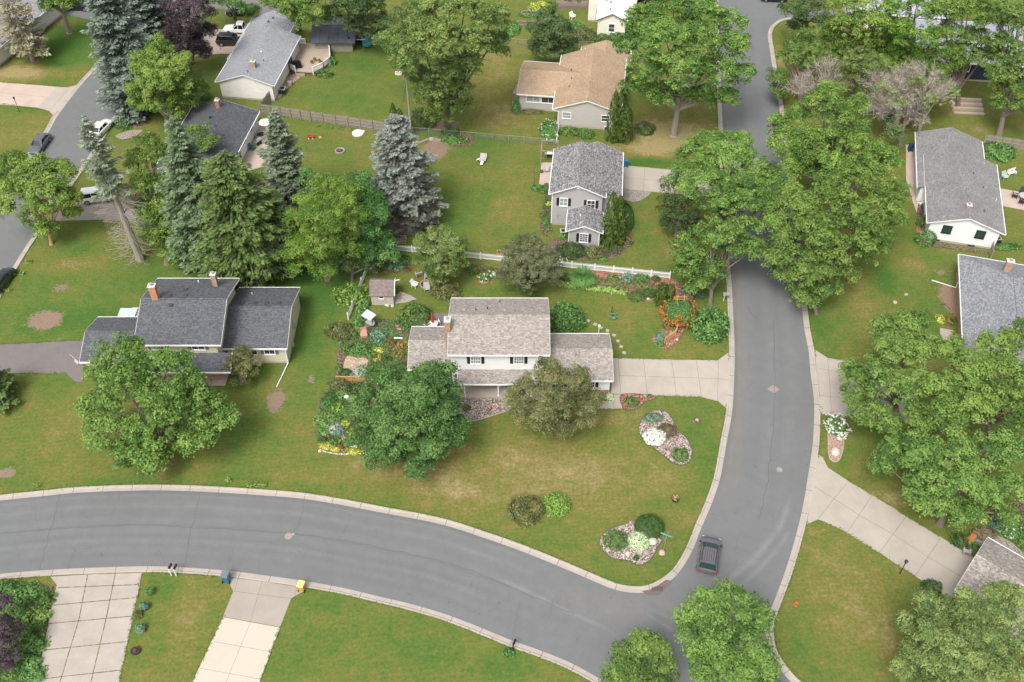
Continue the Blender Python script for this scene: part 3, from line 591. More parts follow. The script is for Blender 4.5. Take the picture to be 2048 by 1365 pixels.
def block(par, x0, x1, y0, y1, eave, rise, axis='x', wm='sd_white', rm='sh_tan', ov=.45, gov=.3, zb=0.0, th=.13, fas='trim', walls=True, ridgecap=None, found=True, rakes=(1, 1)):
    B = Blk(); B.r = (x0, x1, y0, y1); B.e = eave; B.h = rise; B.ax = axis; B.ov = ov; B.gov = gov
    T = (lambda u, v, z: (u, v, z)) if axis == 'x' else (lambda u, v, z: (v, u, z))
    u0, u1, v0, v1 = (x0, x1, y0, y1) if axis == 'x' else (y0, y1, x0, x1)
    vm = (v0 + v1) / 2; half = (v1 - v0) / 2; sl = math.hypot(half, rise); L = u1 - u0
    r = MB()
    def q(a, uv=None):
        if axis != 'x': a = a[::-1]; uv = uv[::-1] if uv else None
        r.face(a, 0, uv)
    q([T(u0, v0, eave), T(u1, v0, eave), T(u1, vm, eave + rise), T(u0, vm, eave + rise)], [(0, 0), (L, 0), (L, sl), (0, sl)])
    q([T(u1, v1, eave), T(u0, v1, eave), T(u0, vm, eave + rise), T(u1, vm, eave + rise)], [(0, 0), (L, 0), (L, sl), (0, sl)])
    q([T(u0, vm, eave + rise - th), T(u1, vm, eave + rise - th), T(u1, v0, eave - th), T(u0, v0, eave - th)])
    q([T(u1, vm, eave + rise - th), T(u0, vm, eave + rise - th), T(u0, v1, eave - th), T(u1, v1, eave - th)])
    roof = r.build('roof', M[rm], par)
    if ridgecap is not None:
        c = MB(); rc = .16
        k = rise / half
        for s in (-1, 1):
            a = [T(u0 + ridgecap, vm, eave + rise + .05), T(u1 - ridgecap, vm, eave + rise + .05), T(u1 - ridgecap, vm + s * rc, eave + rise - k * rc + .045), T(u0 + ridgecap, vm + s * rc, eave + rise - k * rc + .045)]
            c.face(a, 0, [(0, 0), (L, 0), (L, .2), (0, .2)])
            b2 = [T(u1 - ridgecap, vm + s * rc, eave + rise - k * rc + .045), T(u0 + ridgecap, vm + s * rc, eave + rise - k * rc + .045), T(u0 + ridgecap, vm + s * rc, eave + rise - k * rc - .01), T(u1 - ridgecap, vm + s * rc, eave + rise - k * rc - .01)]
            c.face(b2)
        c.build('ridge_cap', M[rm], roof)
    f = MB(); t = .045
    for v, s in ((v0, -1), (v1, 1)):       # eaves: gutter-like boards
        a = [T(u0, v, eave - .17), T(u1, v, eave - .17), T(u1, v + s * t * 2, eave - .17), T(u0, v + s * t * 2, eave - .17)]
        b2 = [(p[0], p[1], eave + .01) for p in a]; f.hexa(a + b2)
    for u, s, on in ((u0, -1, rakes[0]), (u1, 1, rakes[1])):       # rakes
        if not on: continue
        for v in (v0, v1):
            t = .03
            a = [T(u, v, eave - .17), T(u + s * t, v, eave - .17), T(u + s * t, vm, eave + rise - .17), T(u, vm, eave + rise - .17)]
            b2 = [T(u, v, eave - .01), T(u + s * t, v, eave - .01), T(u + s * t, vm, eave + rise - .01), T(u, vm, eave + rise - .01)]
            f.hexa(a + b2)
    f.build('fascia', M[fas], par)
    if walls:
        k = rise / half; w = MB(); zt = eave - th + k * ov - .002; zp = eave + rise - th - .002
        a0, a1, b0, b1 = u0 + gov, u1 - gov, v0 + ov, v1 - ov
        zf = zb + (.3 if found else 0)
        for u, fl in ((a0, 1), (a1, 0)):
            p = [T(u, b0, zf), T(u, b1, zf), T(u, b1, zt), T(u, vm, zp), T(u, b0, zt)]
            w.face(p[::-1] if fl else p)
        w.face([T(a0, b0, zf), T(a1, b0, zf), T(a1, b0, zt), T(a0, b0, zt)]); w.face([T(a1, b1, zf), T(a0, b1, zf), T(a0, b1, zt), T(a1, b1, zt)])
        w.build('wall', M[wm], par)
        if found:
            g = MB(); e = .03
            lo, hi = T(a0 + e, b0 + e, 0), T(a1 - e, b1 - e, 0)
            g.box(lo[0], hi[0], lo[1], hi[1], -.05, zf + .01); g.build('foundation', M['found'], par)
    B.roof = roof; return B
def zr(B, x, y):
    x0, x1, y0, y1 = B.r
    if B.ax == 'x': m = (y0 + y1) / 2; return B.e + B.h * (1 - abs(y - m) / ((y1 - y0) / 2))
    m = (x0 + x1) / 2; return B.e + B.h * (1 - abs(x - m) / ((x1 - x0) / 2))
def shedroof(par, x0, x1, y0, y1, z0, z1, rm='sh_tan', th=.12, fas='trim'):
    """single slope: z0 at y0 (front), z1 at y1 (back)"""
    r = MB(); S_ = math.hypot(y1 - y0, z1 - z0); L = x1 - x0
    r.face([(x0, y0, z0), (x1, y0, z0), (x1, y1, z1), (x0, y1, z1)], 0, [(0, 0), (L, 0), (L, S_), (0, S_)])
    r.face([(x0, y1, z1 - th), (x1, y1, z1 - th), (x1, y0, z0 - th), (x0, y0, z0 - th)]); o = r.build('roof', M[rm], par)
    f = MB(); f.box(x0, x1, y0 - .09, y0, z0 - .16, z0 + .01)
    for x in (x0 - .045, x1):
        f.hexa([(x, y0, z0 - .14), (x + .045, y0, z0 - .14), (x + .045, y1, z1 - .14), (x, y1, z1 - .14), (x, y0, z0 + .02), (x + .045, y0, z0 + .02), (x + .045, y1, z1 + .02), (x, y1, z1 + .02)])
    f.build('fascia', M[fas], par); return o
def win(par, x, y, z, w, h, rz=0, frame='trim', pane='glass', nx=1, ny=1, shut=None, fw=.08, tilt=0):
    """window on a wall; rz is the way it faces (0 = towards -y)"""
    f = MB(); d = .07
    f.box(-w / 2 - fw, w / 2 + fw, -d, 0, -h / 2 - fw, -h / 2); f.box(-w / 2 - fw, w / 2 + fw, -d, 0, h / 2, h / 2 + fw)
    f.box(-w / 2 - fw, -w / 2, -d, 0, -h / 2, h / 2); f.box(w / 2, w / 2 + fw, -d, 0, -h / 2, h / 2)
    for i in range(1, nx): X = -w / 2 + w * i / nx; f.box(X - .022, X + .022, -d + .01, -.005, -h / 2, h / 2)
    for i in range(1, ny): Z = -h / 2 + h * i / ny; f.box(-w / 2, w / 2, -d + .012, -.006, Z - .022, Z + .022)
    f.box(-w / 2 - fw - .03, w / 2 + fw + .03, -d - .05, 0.0, -h / 2 - fw - .05, -h / 2 - fw)
    fo = f.build('window', M[frame], par); fo.location = (x, y, z); fo.rotation_euler = (0, 0, rz)
    g = MB(); g.box(-w / 2, w / 2, -.025, -.004, -h / 2, h / 2); g.build('pane', M[pane], fo)
    if shut:
        for s in (-1, 1):
            b = MB(); X = s * (w / 2 + fw + .22); b.box(X - .17, X + .17, -.05, 0, -h / 2 - .05, h / 2 + .05)
            for i in range(7):
                Z = -h / 2 + h * (i + .5) / 7; b.box(X - .13, X + .13, -.062, -.05, Z - .05, Z + .02)
            so = b.build('shutter', M[shut], par); so.location = (x, y, z); so.rotation_euler = (0, 0, rz)
    return fo
def chimney(par, x, y, z0, z1, lx=.6, ly=.5, mat='br_red', cap=True):
    b = MB(); b.box(x - lx / 2, x + lx / 2, y - ly / 2, y + ly / 2, z0, z1); o = b.build('chimney', M[mat], par)
    c = MB(); c.box(x - lx / 2 - .06, x + lx / 2 + .06, y - ly / 2 - .06, y + ly / 2 + .06, z1, z1 + .1)
    c.build('chimney_cap', M['flash'], o)
    d = MB(); d.cyl(x, y, z1 + .1, z1 + .35, .13, .13, 10); d.cyl(x, y, z1 + .35, z1 + .38, .19, .19, 10)
    d.build('flue', M['grey'], o); return o
def vents(par, B, pts, kind='box', name='roof_vent', mat='tan_roofmetal', off=(0, 0)):
    for x, y in pts:
        z = zr(B, x, y); b = MB()
        if kind == 'box':
            b.box(-.18, .18, -.18, .18, -.08, .10); b.box(-.22, .22, -.22, .22, .10, .14)
        elif kind == 'pipe': b.cyl(0, 0, -.1, .3, .06, .06, 8)
        else:
            b.cyl(0, 0, -.1, .12, .1, .1, 8); b.cyl(0, 0, .12, .2, .19, .1, 10)
        o = b.build(name, M[mat], par); o.location = (x, y, z)
def post(par, x, y, z0, z1, w=.12, mat='trim', name='porch_post'):
    b = MB(); b.box(x - w / 2, x + w / 2, y - w / 2, y + w / 2, z0, z1); b.box(x - w * .8, x + w * .8, y - w * .8, y + w * .8, z0, z0 + .12); b.box(x - w * .8, x + w * .8, y - w * .8, y + w * .8, z1 - .1, z1 - .002)
    return b.build(name, M[mat], par)
def downspout(par, pts, mat='trim'):
    b = MB()
    for i in range(len(pts) - 1): b.bar(pts[i], pts[i + 1], .09, .09)
    return b.build('downspout', M[mat], par)
# ---- H1: white house with tan shingles (centre) ----
h = thing('house', 'white two-storey house with blended tan shingle roof and covered porch, centre of the photo', 'house', (0, 75, 0))
O = 75.0
def Y(v): return v - O
A1 = block(h, -7.1, 4.2, Y(74.95), Y(84.0), 5.6, 1.75, 'x', 'sd_white', 'sh_tan', ridgecap=.0)
A2 = block(h, -11.75, -6.8, Y(75.3), Y(82.1), 2.8, 1.25, 'x', 'sd_white', 'sh_tan', ridgecap=.0)
A3 = block(h, 3.7, 11.3, Y(73.66), Y(80.95), 2.8, 1.35, 'x', 'sd_white', 'sh_tan', ridgecap=.0)
shedroof(h, -6.1, 3.9, Y(73.55), Y(75.38), 2.36, 2.78, 'sh_tan')
win(h, -4.05, Y(75.4), 4.3, 1.0, 1.0, shut='black', pane='curtain', nx=4, ny=2); win(h, .75, Y(75.4), 4.3, 1.0, 1.0, shut='black', nx=4, ny=4)
b = MB(); b.box(-6.6, 4.0, Y(73.5), Y(75.36), 0, .16); b.build('porch_floor', M['conc'], h)
for x in (-5.35, -1.55, 2.2): post(h, x, Y(73.75), .16, 2.27)
b = MB(); b.box(-6.55, 3.75, Y(75.34), Y(75.39), .16, 1.15); b.build('brick_wainscot', M['br_red'], h)
win(h, -3.3, Y(75.4), 1.6, 1.0, 1.3, nx=2, ny=2, shut='black'); win(h, 2.3, Y(75.4), 1.6, 1.4, 1.3, nx=2, ny=2)
b = MB(); b.box(-2.1, -1.15, Y(75.30), Y(75.36), .16, 2.2); d = b.build('door', M['br_red'], h); b = MB(); b.cyl(-1.3, Y(75.27), 1.1, 1.18, .04); b.build('handle', M['steel'], d)
win(h, 8.6, Y(74.11), 1.75, 1.3, .95, nx=3, ny=2, shut='black'); win(h, 5.6, Y(74.11), 1.75, 1.3, .95, nx=3, ny=2, shut='black')
b = MB(); b.box(4.1, 10.95, Y(74.06), Y(74.10), .0, .75); b.build('brick_wainscot', M['br_red'], h)
b = MB()
for i in range(4): b.box(11.0, 11.06, Y(75.0), Y(80.0), .1 + i * .55, .1 + i * .55 + .53)
b.build('garage_door', M['trim'], h)
chimney(h, -7.15, Y(77.95), 2.9, 8.1, .62, .85, 'br_tan')
vents(h, A1, [(-5.5, Y(80.6)), (-.9, Y(80.6))], 'box', mat='sh_tan'); vents(h, A1, [(-4.1, Y(80.7)), (-2.8, Y(81.1)), (-1.4, Y(82.9))], 'pipe'); vents(h, A2, [(-10.6, Y(79.6)), (-8.3, Y(79.6))], 'box', mat='sh_tan')
vents(h, A3, [(7.3, Y(76.7))], 'box', mat='sh_tan')
b = MB(); b.box(11.0, 11.25, Y(73.95), Y(74.1), 2.25, 2.5); b.build('wall_lamp', M['black'], h)
downspout(h, [(-11.6, Y(75.25), 2.65), (-11.4, Y(75.6), 2.4), (-11.4, Y(75.6), .1)])
# ---- H2: charcoal roof, cream siding (left) ----
h = thing('house', 'cream-sided split-level house under charcoal shingles with two brick chimneys, left of the photo', 'house', (-37, 77, 0))
def X(v): return v + 37
def Y(v): return v - 77
B1 = block(h, X(-42.15), X(-32.4), Y(76.5), Y(87.4), 5.6, 1.95, 'x', 'sd_cream', 'sh_char', ridgecap=0, gov=.75)
B2 = block(h, X(-33.2), X(-25.75), Y(78.4), Y(88.6), 3.0, 1.75, 'x', 'sd_cream', 'sh_char', ridgecap=0)
B3 = block(h, X(-48.95), X(-40.5), Y(76.4), Y(83.6), 2.9, 1.35, 'x', 'sd_cream', 'sh_char', ridgecap=0)
shedroof(h, X(-42.3), X(-31.6), Y(75.0), Y(76.95), 2.75, 3.85, 'sh_char')
b = MB(); b.box(X(-41.5), X(-32.8), Y(75.4), Y(76.9), 0, .16); b.build('porch_floor', M['concp'], h)
b = MB(); b.box(X(-41.5), X(-32.7), Y(76.88), Y(76.93), .16, 2.6); b.build('brick_front', M['br_orange'], h)
for x in (-40.6, -37.7, -34.9): post(h, X(x), Y(75.35), .16, 2.62, .1, 'bark')
win(h, X(-39.7), Y(76.95), 4.75, 1.35, .6, nx=2, shut='bark'); win(h, X(-35.2), Y(76.95), 4.75, 1.35, .6, nx=2, shut='bark')
win(h, X(-30.7), Y(78.85), 1.95, 2.4, .7, nx=2); win(h, X(-28.0), Y(78.85), 2.0, 1.1, .7, nx=2, shut='bark'); win(h, X(-44.5), Y(76.85), 1.7, 1.4, .9, nx=2)
downspout(h, [(X(-26.0), Y(78.3), 2.85), (X(-26.1), Y(78.7), 2.5), (X(-26.1), Y(78.7), .3), (X(-26.5), Y(77.0), .12), (X(-26.9), Y(75.1), .1)])
chimney(h, X(-40.5), Y(82.05), 6.6, 9.4, .75, .6, 'br_orange'); chimney(h, X(-34.6), Y(85.4), 5.9, 8.1, .55, .55, 'br_tan')
vents(h, B1, [(X(-39.1), Y(82.6)), (X(-37.3), Y(82.7)), (X(-38.6), Y(81.1)), (X(-37.8), Y(84.2))]); vents(h, B1, [(X(-36.9), Y(86.3))], 'pipe', mat='white')
vents(h, B2, [(X(-31.7), Y(84.3)), (X(-30.2), Y(84.3)), (X(-28.8), Y(84.3)), (X(-27.4), Y(84.3))]); vents(h, B2, [(X(-31.1), Y(86.7))], 'pipe', mat='white')
b = MB(); b.box(X(-26.02), X(-25.75), Y(83.2), Y(83.6), 1.4, 1.9); b.bar((X(-26.0), Y(83.4), 1.9), (X(-26.0), Y(83.4), 3.6), .05); b.build('electric_meter', M['grey'], h)
b = MB(); b.box(X(-25.98), X(-25.7), Y(81.0), Y(81.3), .5, .9); b.build('gas_meter', M['grey'], h)
# ---- H3: grey gabled two-storey house (upper centre) ----
h = thing('house', 'grey two-storey gabled house with dark shutters behind the white picket fence', 'house', (4.82, 103.83), R(-5.5))
Cb = block(h, 2.3, 9.5, .95, 11.3, 4.6, 1.55, 'y', 'sd_grey', 'sh_grey', ov=.4, gov=.3, rakes=(0, 1))
Ca = block(h, 0, 7.4, 0.05, 10.1, 5.4, 1.6, 'y', 'sd_grey', 'sh_grey', ov=.4, gov=.35, rakes=(1, 0))
Cc = block(h, 2.55, 7.3, -4.0, .36, 2.7, 1.0, 'y', 'sd_grey', 'sh_grey', ov=.4, gov=.35)
win(h, 1.95, .4, 3.95, .95, 1.15, nx=2, ny=2, shut='black', pane='curtain'); win(h, 5.55, .4, 3.85, .95, 1.15, nx=2, ny=2, shut='black')
win(h, 4.9, -3.65, 1.45, 1.0, 1.3, nx=3, ny=4, shut='black')
b = MB(); b.box(3.55, 3.95, .36, .39, 6.2, 6.55); b.build('gable_vent', M['trim'], h); b = MB(); b.box(4.72, 5.08, -3.7, -3.66, 3.0, 3.3); b.build('gable_vent', M['trim'], h)
b = MB(); b.box(.35, .48, .32, .45, .3, 5.2); b.build('corner_board', M['trim'], h)
for x in (2.9, 6.85): b = MB(); b.box(x, x + .1, -3.72, -3.6, .2, 2.6); b.build('corner_board', M['trim'], h)
vents(h, Ca, [(2.0, 7.8)], 'pipe'); vents(h, Cb, [(4.2, 9.8), (3.0, 8.6)], 'pipe', mat='white'); vents(h, Cc, [(4.3, -1.7)], 'pipe', mat='white')
b = MB(); b.box(1.1, 1.3, .31, .41, 1.3, 1.8); b.bar((1.2, .37, 1.8), (1.2, .37, 5.0), .04); b.build('electric_meter', M['grey'], h)
# ---- H4: light grey rambler with tan-brown roof ----
h = thing('house', 'light grey L-shaped house with tan-brown roof beside the tall cedars', 'house', (6.0, 127.0), R(-7))
Da = block(h, 0, 10.2, 0, 15.3, 3.3, 1.7, 'y', 'sd_lgrey', 'sh_orange', ov=.75, gov=.3, ridgecap=.6, rakes=(1, 0))
Db = block(h, 2.95, 10.9, 13.6, 18.7, 3.0, 1.45, 'y', 'sd_lgrey', 'sh_orange', ov=.4, gov=.3, ridgecap=.2, rakes=(0, 1))
Dc = block(h, -5.75, 5.2, 3.7, 13.2, 3.0, 1.45, 'x', 'sd_lgrey', 'sh_orange', ov=.45, gov=.35, rakes=(1, 0))
win(h, 2.1, .3, 2.1, 1.15, .95, ny=2, pane='curtain'); win(h, 7.9, .3, 2.0, 1.1, .95, ny=2); win(h, 8.2, .28, .1, .7, .9)
win(h, -3.3, 4.15, 2.0, 2.0, .9, nx=2, ny=1, pane='curtain'); win(h, -1.0, 4.15, 2.0, 2.0, .9, nx=2, ny=1)
downspout(h, [(.0, -.05, 3.1), (.9, .25, 2.7), (.9, .25, .1)])
vents(h, Da, [(2.2, 7.2), (2.0, 5.0)], 'pipe'); vents(h, Db, [(3.9, 14.2)], 'box'); vents(h, Db, [(3.6, 17.4)], 'pipe', mat='white'); vents(h, Dc, [(2.0, 9.4)], 'pipe')
# ---- H5: long white house with pale grey roof ----
h = thing('house', 'long white house with pale grey shingle roof and a white-railed deck', 'house', (-45.61, 134.75), R(-7))
o = None
Ea = block(h, 0, 9.35, 0, 15.1, 3.0, 1.55, 'y', 'sd_off', 'sh_light', ov=.5, gov=.3, rakes=(1, 0))
Eb = block(h, -.4, 7.1, 7.0, 20.6, 2.75, 1.42, 'y', 'sd_off', 'sh_light', ov=.5, gov=.3, rakes=(0, 1))
win(h, 2.1, .4, 2.0, 1.1, .5, nx=2); win(h, 6.6, .4, 2.0, 1.1, .5, nx=2); win(h, 8.85, 9.6, 1.3, 1.8, 1.9, R(90), nx=2, frame='dark')
chimney(h, 5.5, 2.9, 4.0, 5.2, .7, .6, 'br_tan', False); vents(h, Ea, [(5.1, 1.2), (6.3, 5.2)], 'pipe', mat='dark'); vents(h, Eb, [(4.2, 15.6), (3.6, 16.9), (3.9, 18.4)], 'turb', mat='dark'); vents(h, Ea, [(5.4, 7.2)], 'turb', mat='trim')
# ---- H6: dark slate roof white house ----
h = thing('house', 'small white house with dark slate roof beyond the spruces', 'house', (-49.5, 112.7), R(-7))
Fa = block(h, 0, 10.3, 0, 15.5, 2.9, 1.6, 'y', 'sd_white', 'sh_dark', ov=.5, gov=.3)
win(h, 9.8, 12.3, 2.2, .9, .6, R(90), frame='black'); win(h, 9.8, 9.2, 2.2, .8, .5, R(90), frame='black'); win(h, 9.8, 6.4, 1.2, .9, 2.0, R(90), frame='black')
chimney(h, 5.0, 13.6, 4.2, 5.6, .55, .55, 'br_red', False); vents(h, Fa, [(4.7, 10.9), (4.4, 8.2)], 'box', mat='black'); vents(h, Fa, [(6.0, 9.1), (7.6, 7.6), (6.6, 5.4)], 'pipe')
vents(h, Fa, [(5.4, 5.9)], 'turb', mat='trim')
# ---- H7: ivory two-storey house with lower white-roofed wing (top) ----
h = thing('house', 'ivory house with small white-roofed wing and brick chimney at the top edge', 'house', (13.9, 153.0), R(-7))
Ga = block(h, 0, 5.35, 0, 5.8, 3.4, 1.3, 'y', 'sd_ivory', 'metalroof', ov=.35, gov=.3, fas='bark')
Gb = block(h, -1.9, 6.9, 5.4, 14.0, 6.8, 1.6, 'y', 'sd_ivory', 'metalroof', ov=.35, gov=.3, fas='bark')
win(h, 2.7, .3, 2.0, .9, 1.35, ny=2, fw=.1); win(h, 4.7, 5.7, 5.6, .9, 1.1, ny=2); win(h, .0, 5.7, 5.6, .9, 1.1, ny=2)
chimney(h, 1.7, 5.5, 3.3, 9.0, .95, .45, 'br_orange'); vents(h, Ga, [(2.2, 1.8), (2.2, 4.2)], 'turb', mat='dark')
# ---- H8: white house with aged grey roof (right) ----
h = thing('house', 'white house with long aged grey roof and two black-framed gable windows', 'house', (54.07, 101.21), R(-14.5))
Ha = block(h, 0, 9.7, -.25, 15.2, 3.0, 1.65, 'y', 'sd_white', 'sh_old', ov=.55, gov=.35, ridgecap=.0, rakes=(1, 0))
Hb = block(h, -.95, 8.25, 7.6, 21.0, 2.7, 1.6, 'y', 'sd_white', 'sh_old', ov=.5, gov=.3, ridgecap=.0, rakes=(0, 1))
win(h, 2.75, .1, 2.15, 1.0, 1.05, frame='black', pane='greenglass', fw=.1); win(h, 6.9, .1, 2.15, 1.0, 1.05, frame='black', pane='greenglass', fw=.1)
win(h, 2.0, .12, .1, .8, .22, frame='dark', fw=.03); win(h, 6.4, .12, .1, .8, .22, frame='dark', fw=.03)
chimney(h, 4.75, 2.1, 4.3, 5.0, .6, .5, 'br_tan', False); vents(h, Ha, [(6.9, 2.6), (7.2, 8.0), (5.9, 10.2)], 'pipe')
vents(h, Ha, [(8.9, 6.4)], 'pipe', mat='white')
# ---- H9: blue-grey roof, brick and cream (right edge) ----
h = thing('house', 'brick and cream house with blue-grey hipped roof at the right edge', 'house', (52.93, 80.05), R(-15.5))
hp = MB(); x0, x1, y0, y1, e, r = -.8, 10.6, -3.0, 15.0, 3.0, 1.9
xm = (x0 + x1) / 2
A_, B_, C_, D_ = (x0, y0, e), (x1, y0, e), (x1, y1, e), (x0, y1, e); R0, R1 = (xm, y0 + 1, e + r), (xm, y1 - 5.2, e + r)
hp.face([D_, A_, R0, R1], 0, [(0, 0), (18, 0), (17, 5.9), (5.2, 5.9)]); hp.face([B_, C_, R1, R0], 0, [(0, 0), (18, 0), (12.8, 5.9), (1, 5.9)])
hp.face([C_, D_, R1], 0, [(0, 0), (11.4, 0), (5.7, 5.5)]); hp.face([A_, B_, R0], 0, [(0, 0), (11.4, 0), (5.7, 2)])
hp.face([(p[0], p[1], e - .13) for p in (D_, C_, B_, A_)]); rf = hp.build('roof', M['sh_slate'], h)
b = MB(); b.box(xm - .17, xm + .17, y0 + 1, y1 - 5.4, e + r - .02, e + r + .07); b.build('ridge_cap', M['sh_slate'], rf)
b = MB(); b.box(x0 - .09, x0, y0, y1, e - .17, e + .01); b.box(x0, x1, y1, y1 + .09, e - .17, e + .01); b.box(x0, x1, y0 - .09, y0, e - .17, e + .01); b.build('fascia', M['trim'], h)
b = MB(); b.box(x0 + .55, x1 - .5, y0 + .5, y1 - .5, 1.4, e - .13); b.build('wall', M['sd_cream'], h)
b = MB(); b.box(x0 + .53, x1 - .52, y0 + .52, y1 - .52, 0, 1.4); b.build('brick_base', M['br_tan'], h)
for y in (10.4, 7.2, 3.2): win(h, x0 + .55, y, 2.0, 1.3, .8, R(-90))
chimney(h, 4.3, 11.9, 3.9, 5.7, .8, .6, 'br_tan'); b = MB(); b.box(6.3, 6.6, 7.5, 7.9, 4.6, 4.85); b.build('roof_vent', M['black'], h)
downspout(h, [(x0 + .45, 11.9, 2.8), (x0 + .45, 11.9, .15), (-3.2, 12.6, .1)])
b = MB(); b.box(-2.4, -.9, 2.0, 4.0, 0, .15); b.build('door_step', M['concd'], h)
# ---- H10: garage roof lower right ----
h = thing('house', 'house with taupe shingled roof at the foot of the diagonal driveway, lower right', 'house', (46.23, 53.35), R(-41))
block(h, 0, 16, -7.4, .0, 2.8, 1.4, 'x', 'sd_lgrey', 'sh_taupe', ov=.4, gov=.3, ridgecap=0)
b = MB()
for i in range(4): b.box(.24, .29, -6.2, -1.2, .1 + i * .55, .1 + i * .55 + .53)
b.build('garage_door', M['trim'], h)
# ---- H11: top left corner house ----
h = thing('house', 'light grey-roofed house behind the browning spruce, top left corner', 'house', (-78.9, 156.4), R(-16.5))
block(h, -10, 0, -16, 5.0, 3.0, 1.8, 'y', 'sd_off', 'sh_light', ov=.6, gov=.3)
b = MB(); b.bar((-.7, -2.2, 3.45), (-3.2, -2.2, 4.1), .12); b.bar((-.7, -4.4, 3.45), (-3.2, -4.4, 4.1), .12); b.build('roof_rail', M['dark'], h)
# ---- top right hidden house ----
h = thing('house', 'navy blue house with pale metal roof half hidden by trees, upper right', 'house', (62, 140), R(-6))
block(h, 2.0, 26, .6, 14.0, 3.3, 1.9, 'x', 'sd_blue', 'palemetal', ov=.4, gov=.3); win(h, 9.3, 1.05, 2.2, 1.7, 1.0)
h = thing('house', 'pale metal roof of a low house glimpsed between the trees at the upper right', 'house', (58, 156), R(-6)); block(h, -1, 15, 0, 8, 3.0, 1.5, 'x', 'sd_off', 'palemetal', ov=.4, gov=.3)
# ---- sheds ----
h = thing('garden_shed', 'small taupe gambrel garden shed with brown shingles by the flagstone patch', 'shed', (-17.35, 88.6), R(-1))
g = MB(); prof = [(-.15, 1.75), (.75, 2.75), (1.35, 3.05), (1.95, 2.75), (2.75, 1.75)]; s = 0
for i in range(4):
    (ya, za), (yb, zb_) = prof[i], prof[i + 1]; l = math.hypot(yb - ya, zb_ - za)
    g.face([(-.1, ya, za), (2.95, ya, za), (2.95, yb, zb_), (-.1, yb, zb_)], 0, [(0, s), (3, s), (3, s + l), (0, s + l)]); g.face([(-.1, yb, zb_ - .06), (2.95, yb, zb_ - .06), (2.95, ya, za - .06), (-.1, ya, za - .06)]); s += l
g.build('roof', M['sh_brown'], h)
g = MB(); pw = [(.05, 0), (.05, 1.85), (.75, 2.68), (1.35, 2.97), (1.95, 2.68), (2.6, 1.85), (2.6, 0)]
g.face([(.05, y, z) for y, z in pw][::1]); g.face([(2.75, y, z) for y, z in pw][::-1]); g.face([(.05, .05, 0), (2.75, .05, 0), (2.75, .05, 1.85), (.05, .05, 1.85)]); g.face([(2.75, 2.6, 0), (.05, 2.6, 0), (.05, 2.6, 1.85), (2.75, 2.6, 1.85)])
g.build('wall', M['sd_shed'], h)
g = MB()
for i in range(4):
    (ya, za), (yb, zb_) = prof[i], prof[i + 1]; g.bar((2.98, ya, za), (2.98, yb, zb_), .07, .12)
g.bar((2.8, 1.35, 2.95), (3.6, 1.35, 3.1), .08); g.build('fascia', M['trim'], h)
g = MB(); g.box(2.76, 2.81, .7, 2.0, .05, 1.9); g.build('door', M['deckwood'], h); win(h, 1.3, .05, 1.35, .5, .35, fw=.04)
h = thing('storage_shed', 'weathered grey board shed under the blue spruce', 'shed', (-16.9, 101.9), R(-2)); block(h, 0, 4.2, 0, 4.2, 2.3, .9, 'x', 'sd_gwood', 'sh_old', ov=.15, gov=.12, found=False, fas='wood')
h = thing('storage_shed', 'large dark-roofed shed under trees behind the long white house', 'shed', (-32.4, 149.2))
r = MB(); r.face([(-.6, -1.0, 1.9), (6.7, -1.0, 1.9), (6.7, 2.4, 3.2), (-.6, 2.4, 3.2)]); r.face([(-.6, 2.4, 3.2), (6.7, 2.4, 3.2), (6.7, 7, 2.4), (-.6, 7, 2.4)])
r.face([(6.7, -1.0, 1.78), (-.6, -1.0, 1.78), (-.6, 2.4, 3.08), (6.7, 2.4, 3.08)]); r.build('roof', M['darkroof'], h)
r = MB()
for i in range(1, 5): r.bar((-.6 + i * 1.46, -1, 1.93), (-.6 + i * 1.46, 2.4, 3.23), .05, .04); r.bar((-.6 + i * 1.46, 2.4, 3.23), (-.6 + i * 1.46, 7, 2.43), .05, .04)
r.bar((-.6, 2.4, 3.23), (6.7, 2.4, 3.23), .15, .05); r.build('roof_seams', M['grey'] if False else M['tan_roofmetal'], h)
r = MB(); r.box(0, 6.1, -.4, 6.5, 0, 1.95); r.build('wall', M['sd_gwood'], h); r = MB(); r.cyl(5.6, -.1, 1.9, 2.6, .12, .12, 8); r.build('chimney_pipe', M['dark'], h)
h = thing('lean_to_shed', 'grey-brown lean-to roof on the left end of the tan-roofed house', 'shed', (0.7, 133.4), R(-8)); h.scale = (.68, .68, .8)
r = MB(); r.face([(-.9, .6, 1.9), (1.2, -.6, 2.0), (1.5, 4.2, 2.3), (-.6, 3.9, 2.2)], 0); r.box(-.6, 1.2, .6, 3.8, 0, 1.85); r.build('canopy', M['wood'], h)
h = thing('storage_shed', 'small pale-roofed shed beneath the bare-branched tree', 'shed', P(1790, 245), R(10)); block(h, -1.6, 1.8, -1.2, 1.8, 2.3, .6, 'x', 'sd_off', 'metalroof', ov=.2, gov=.15, found=False)
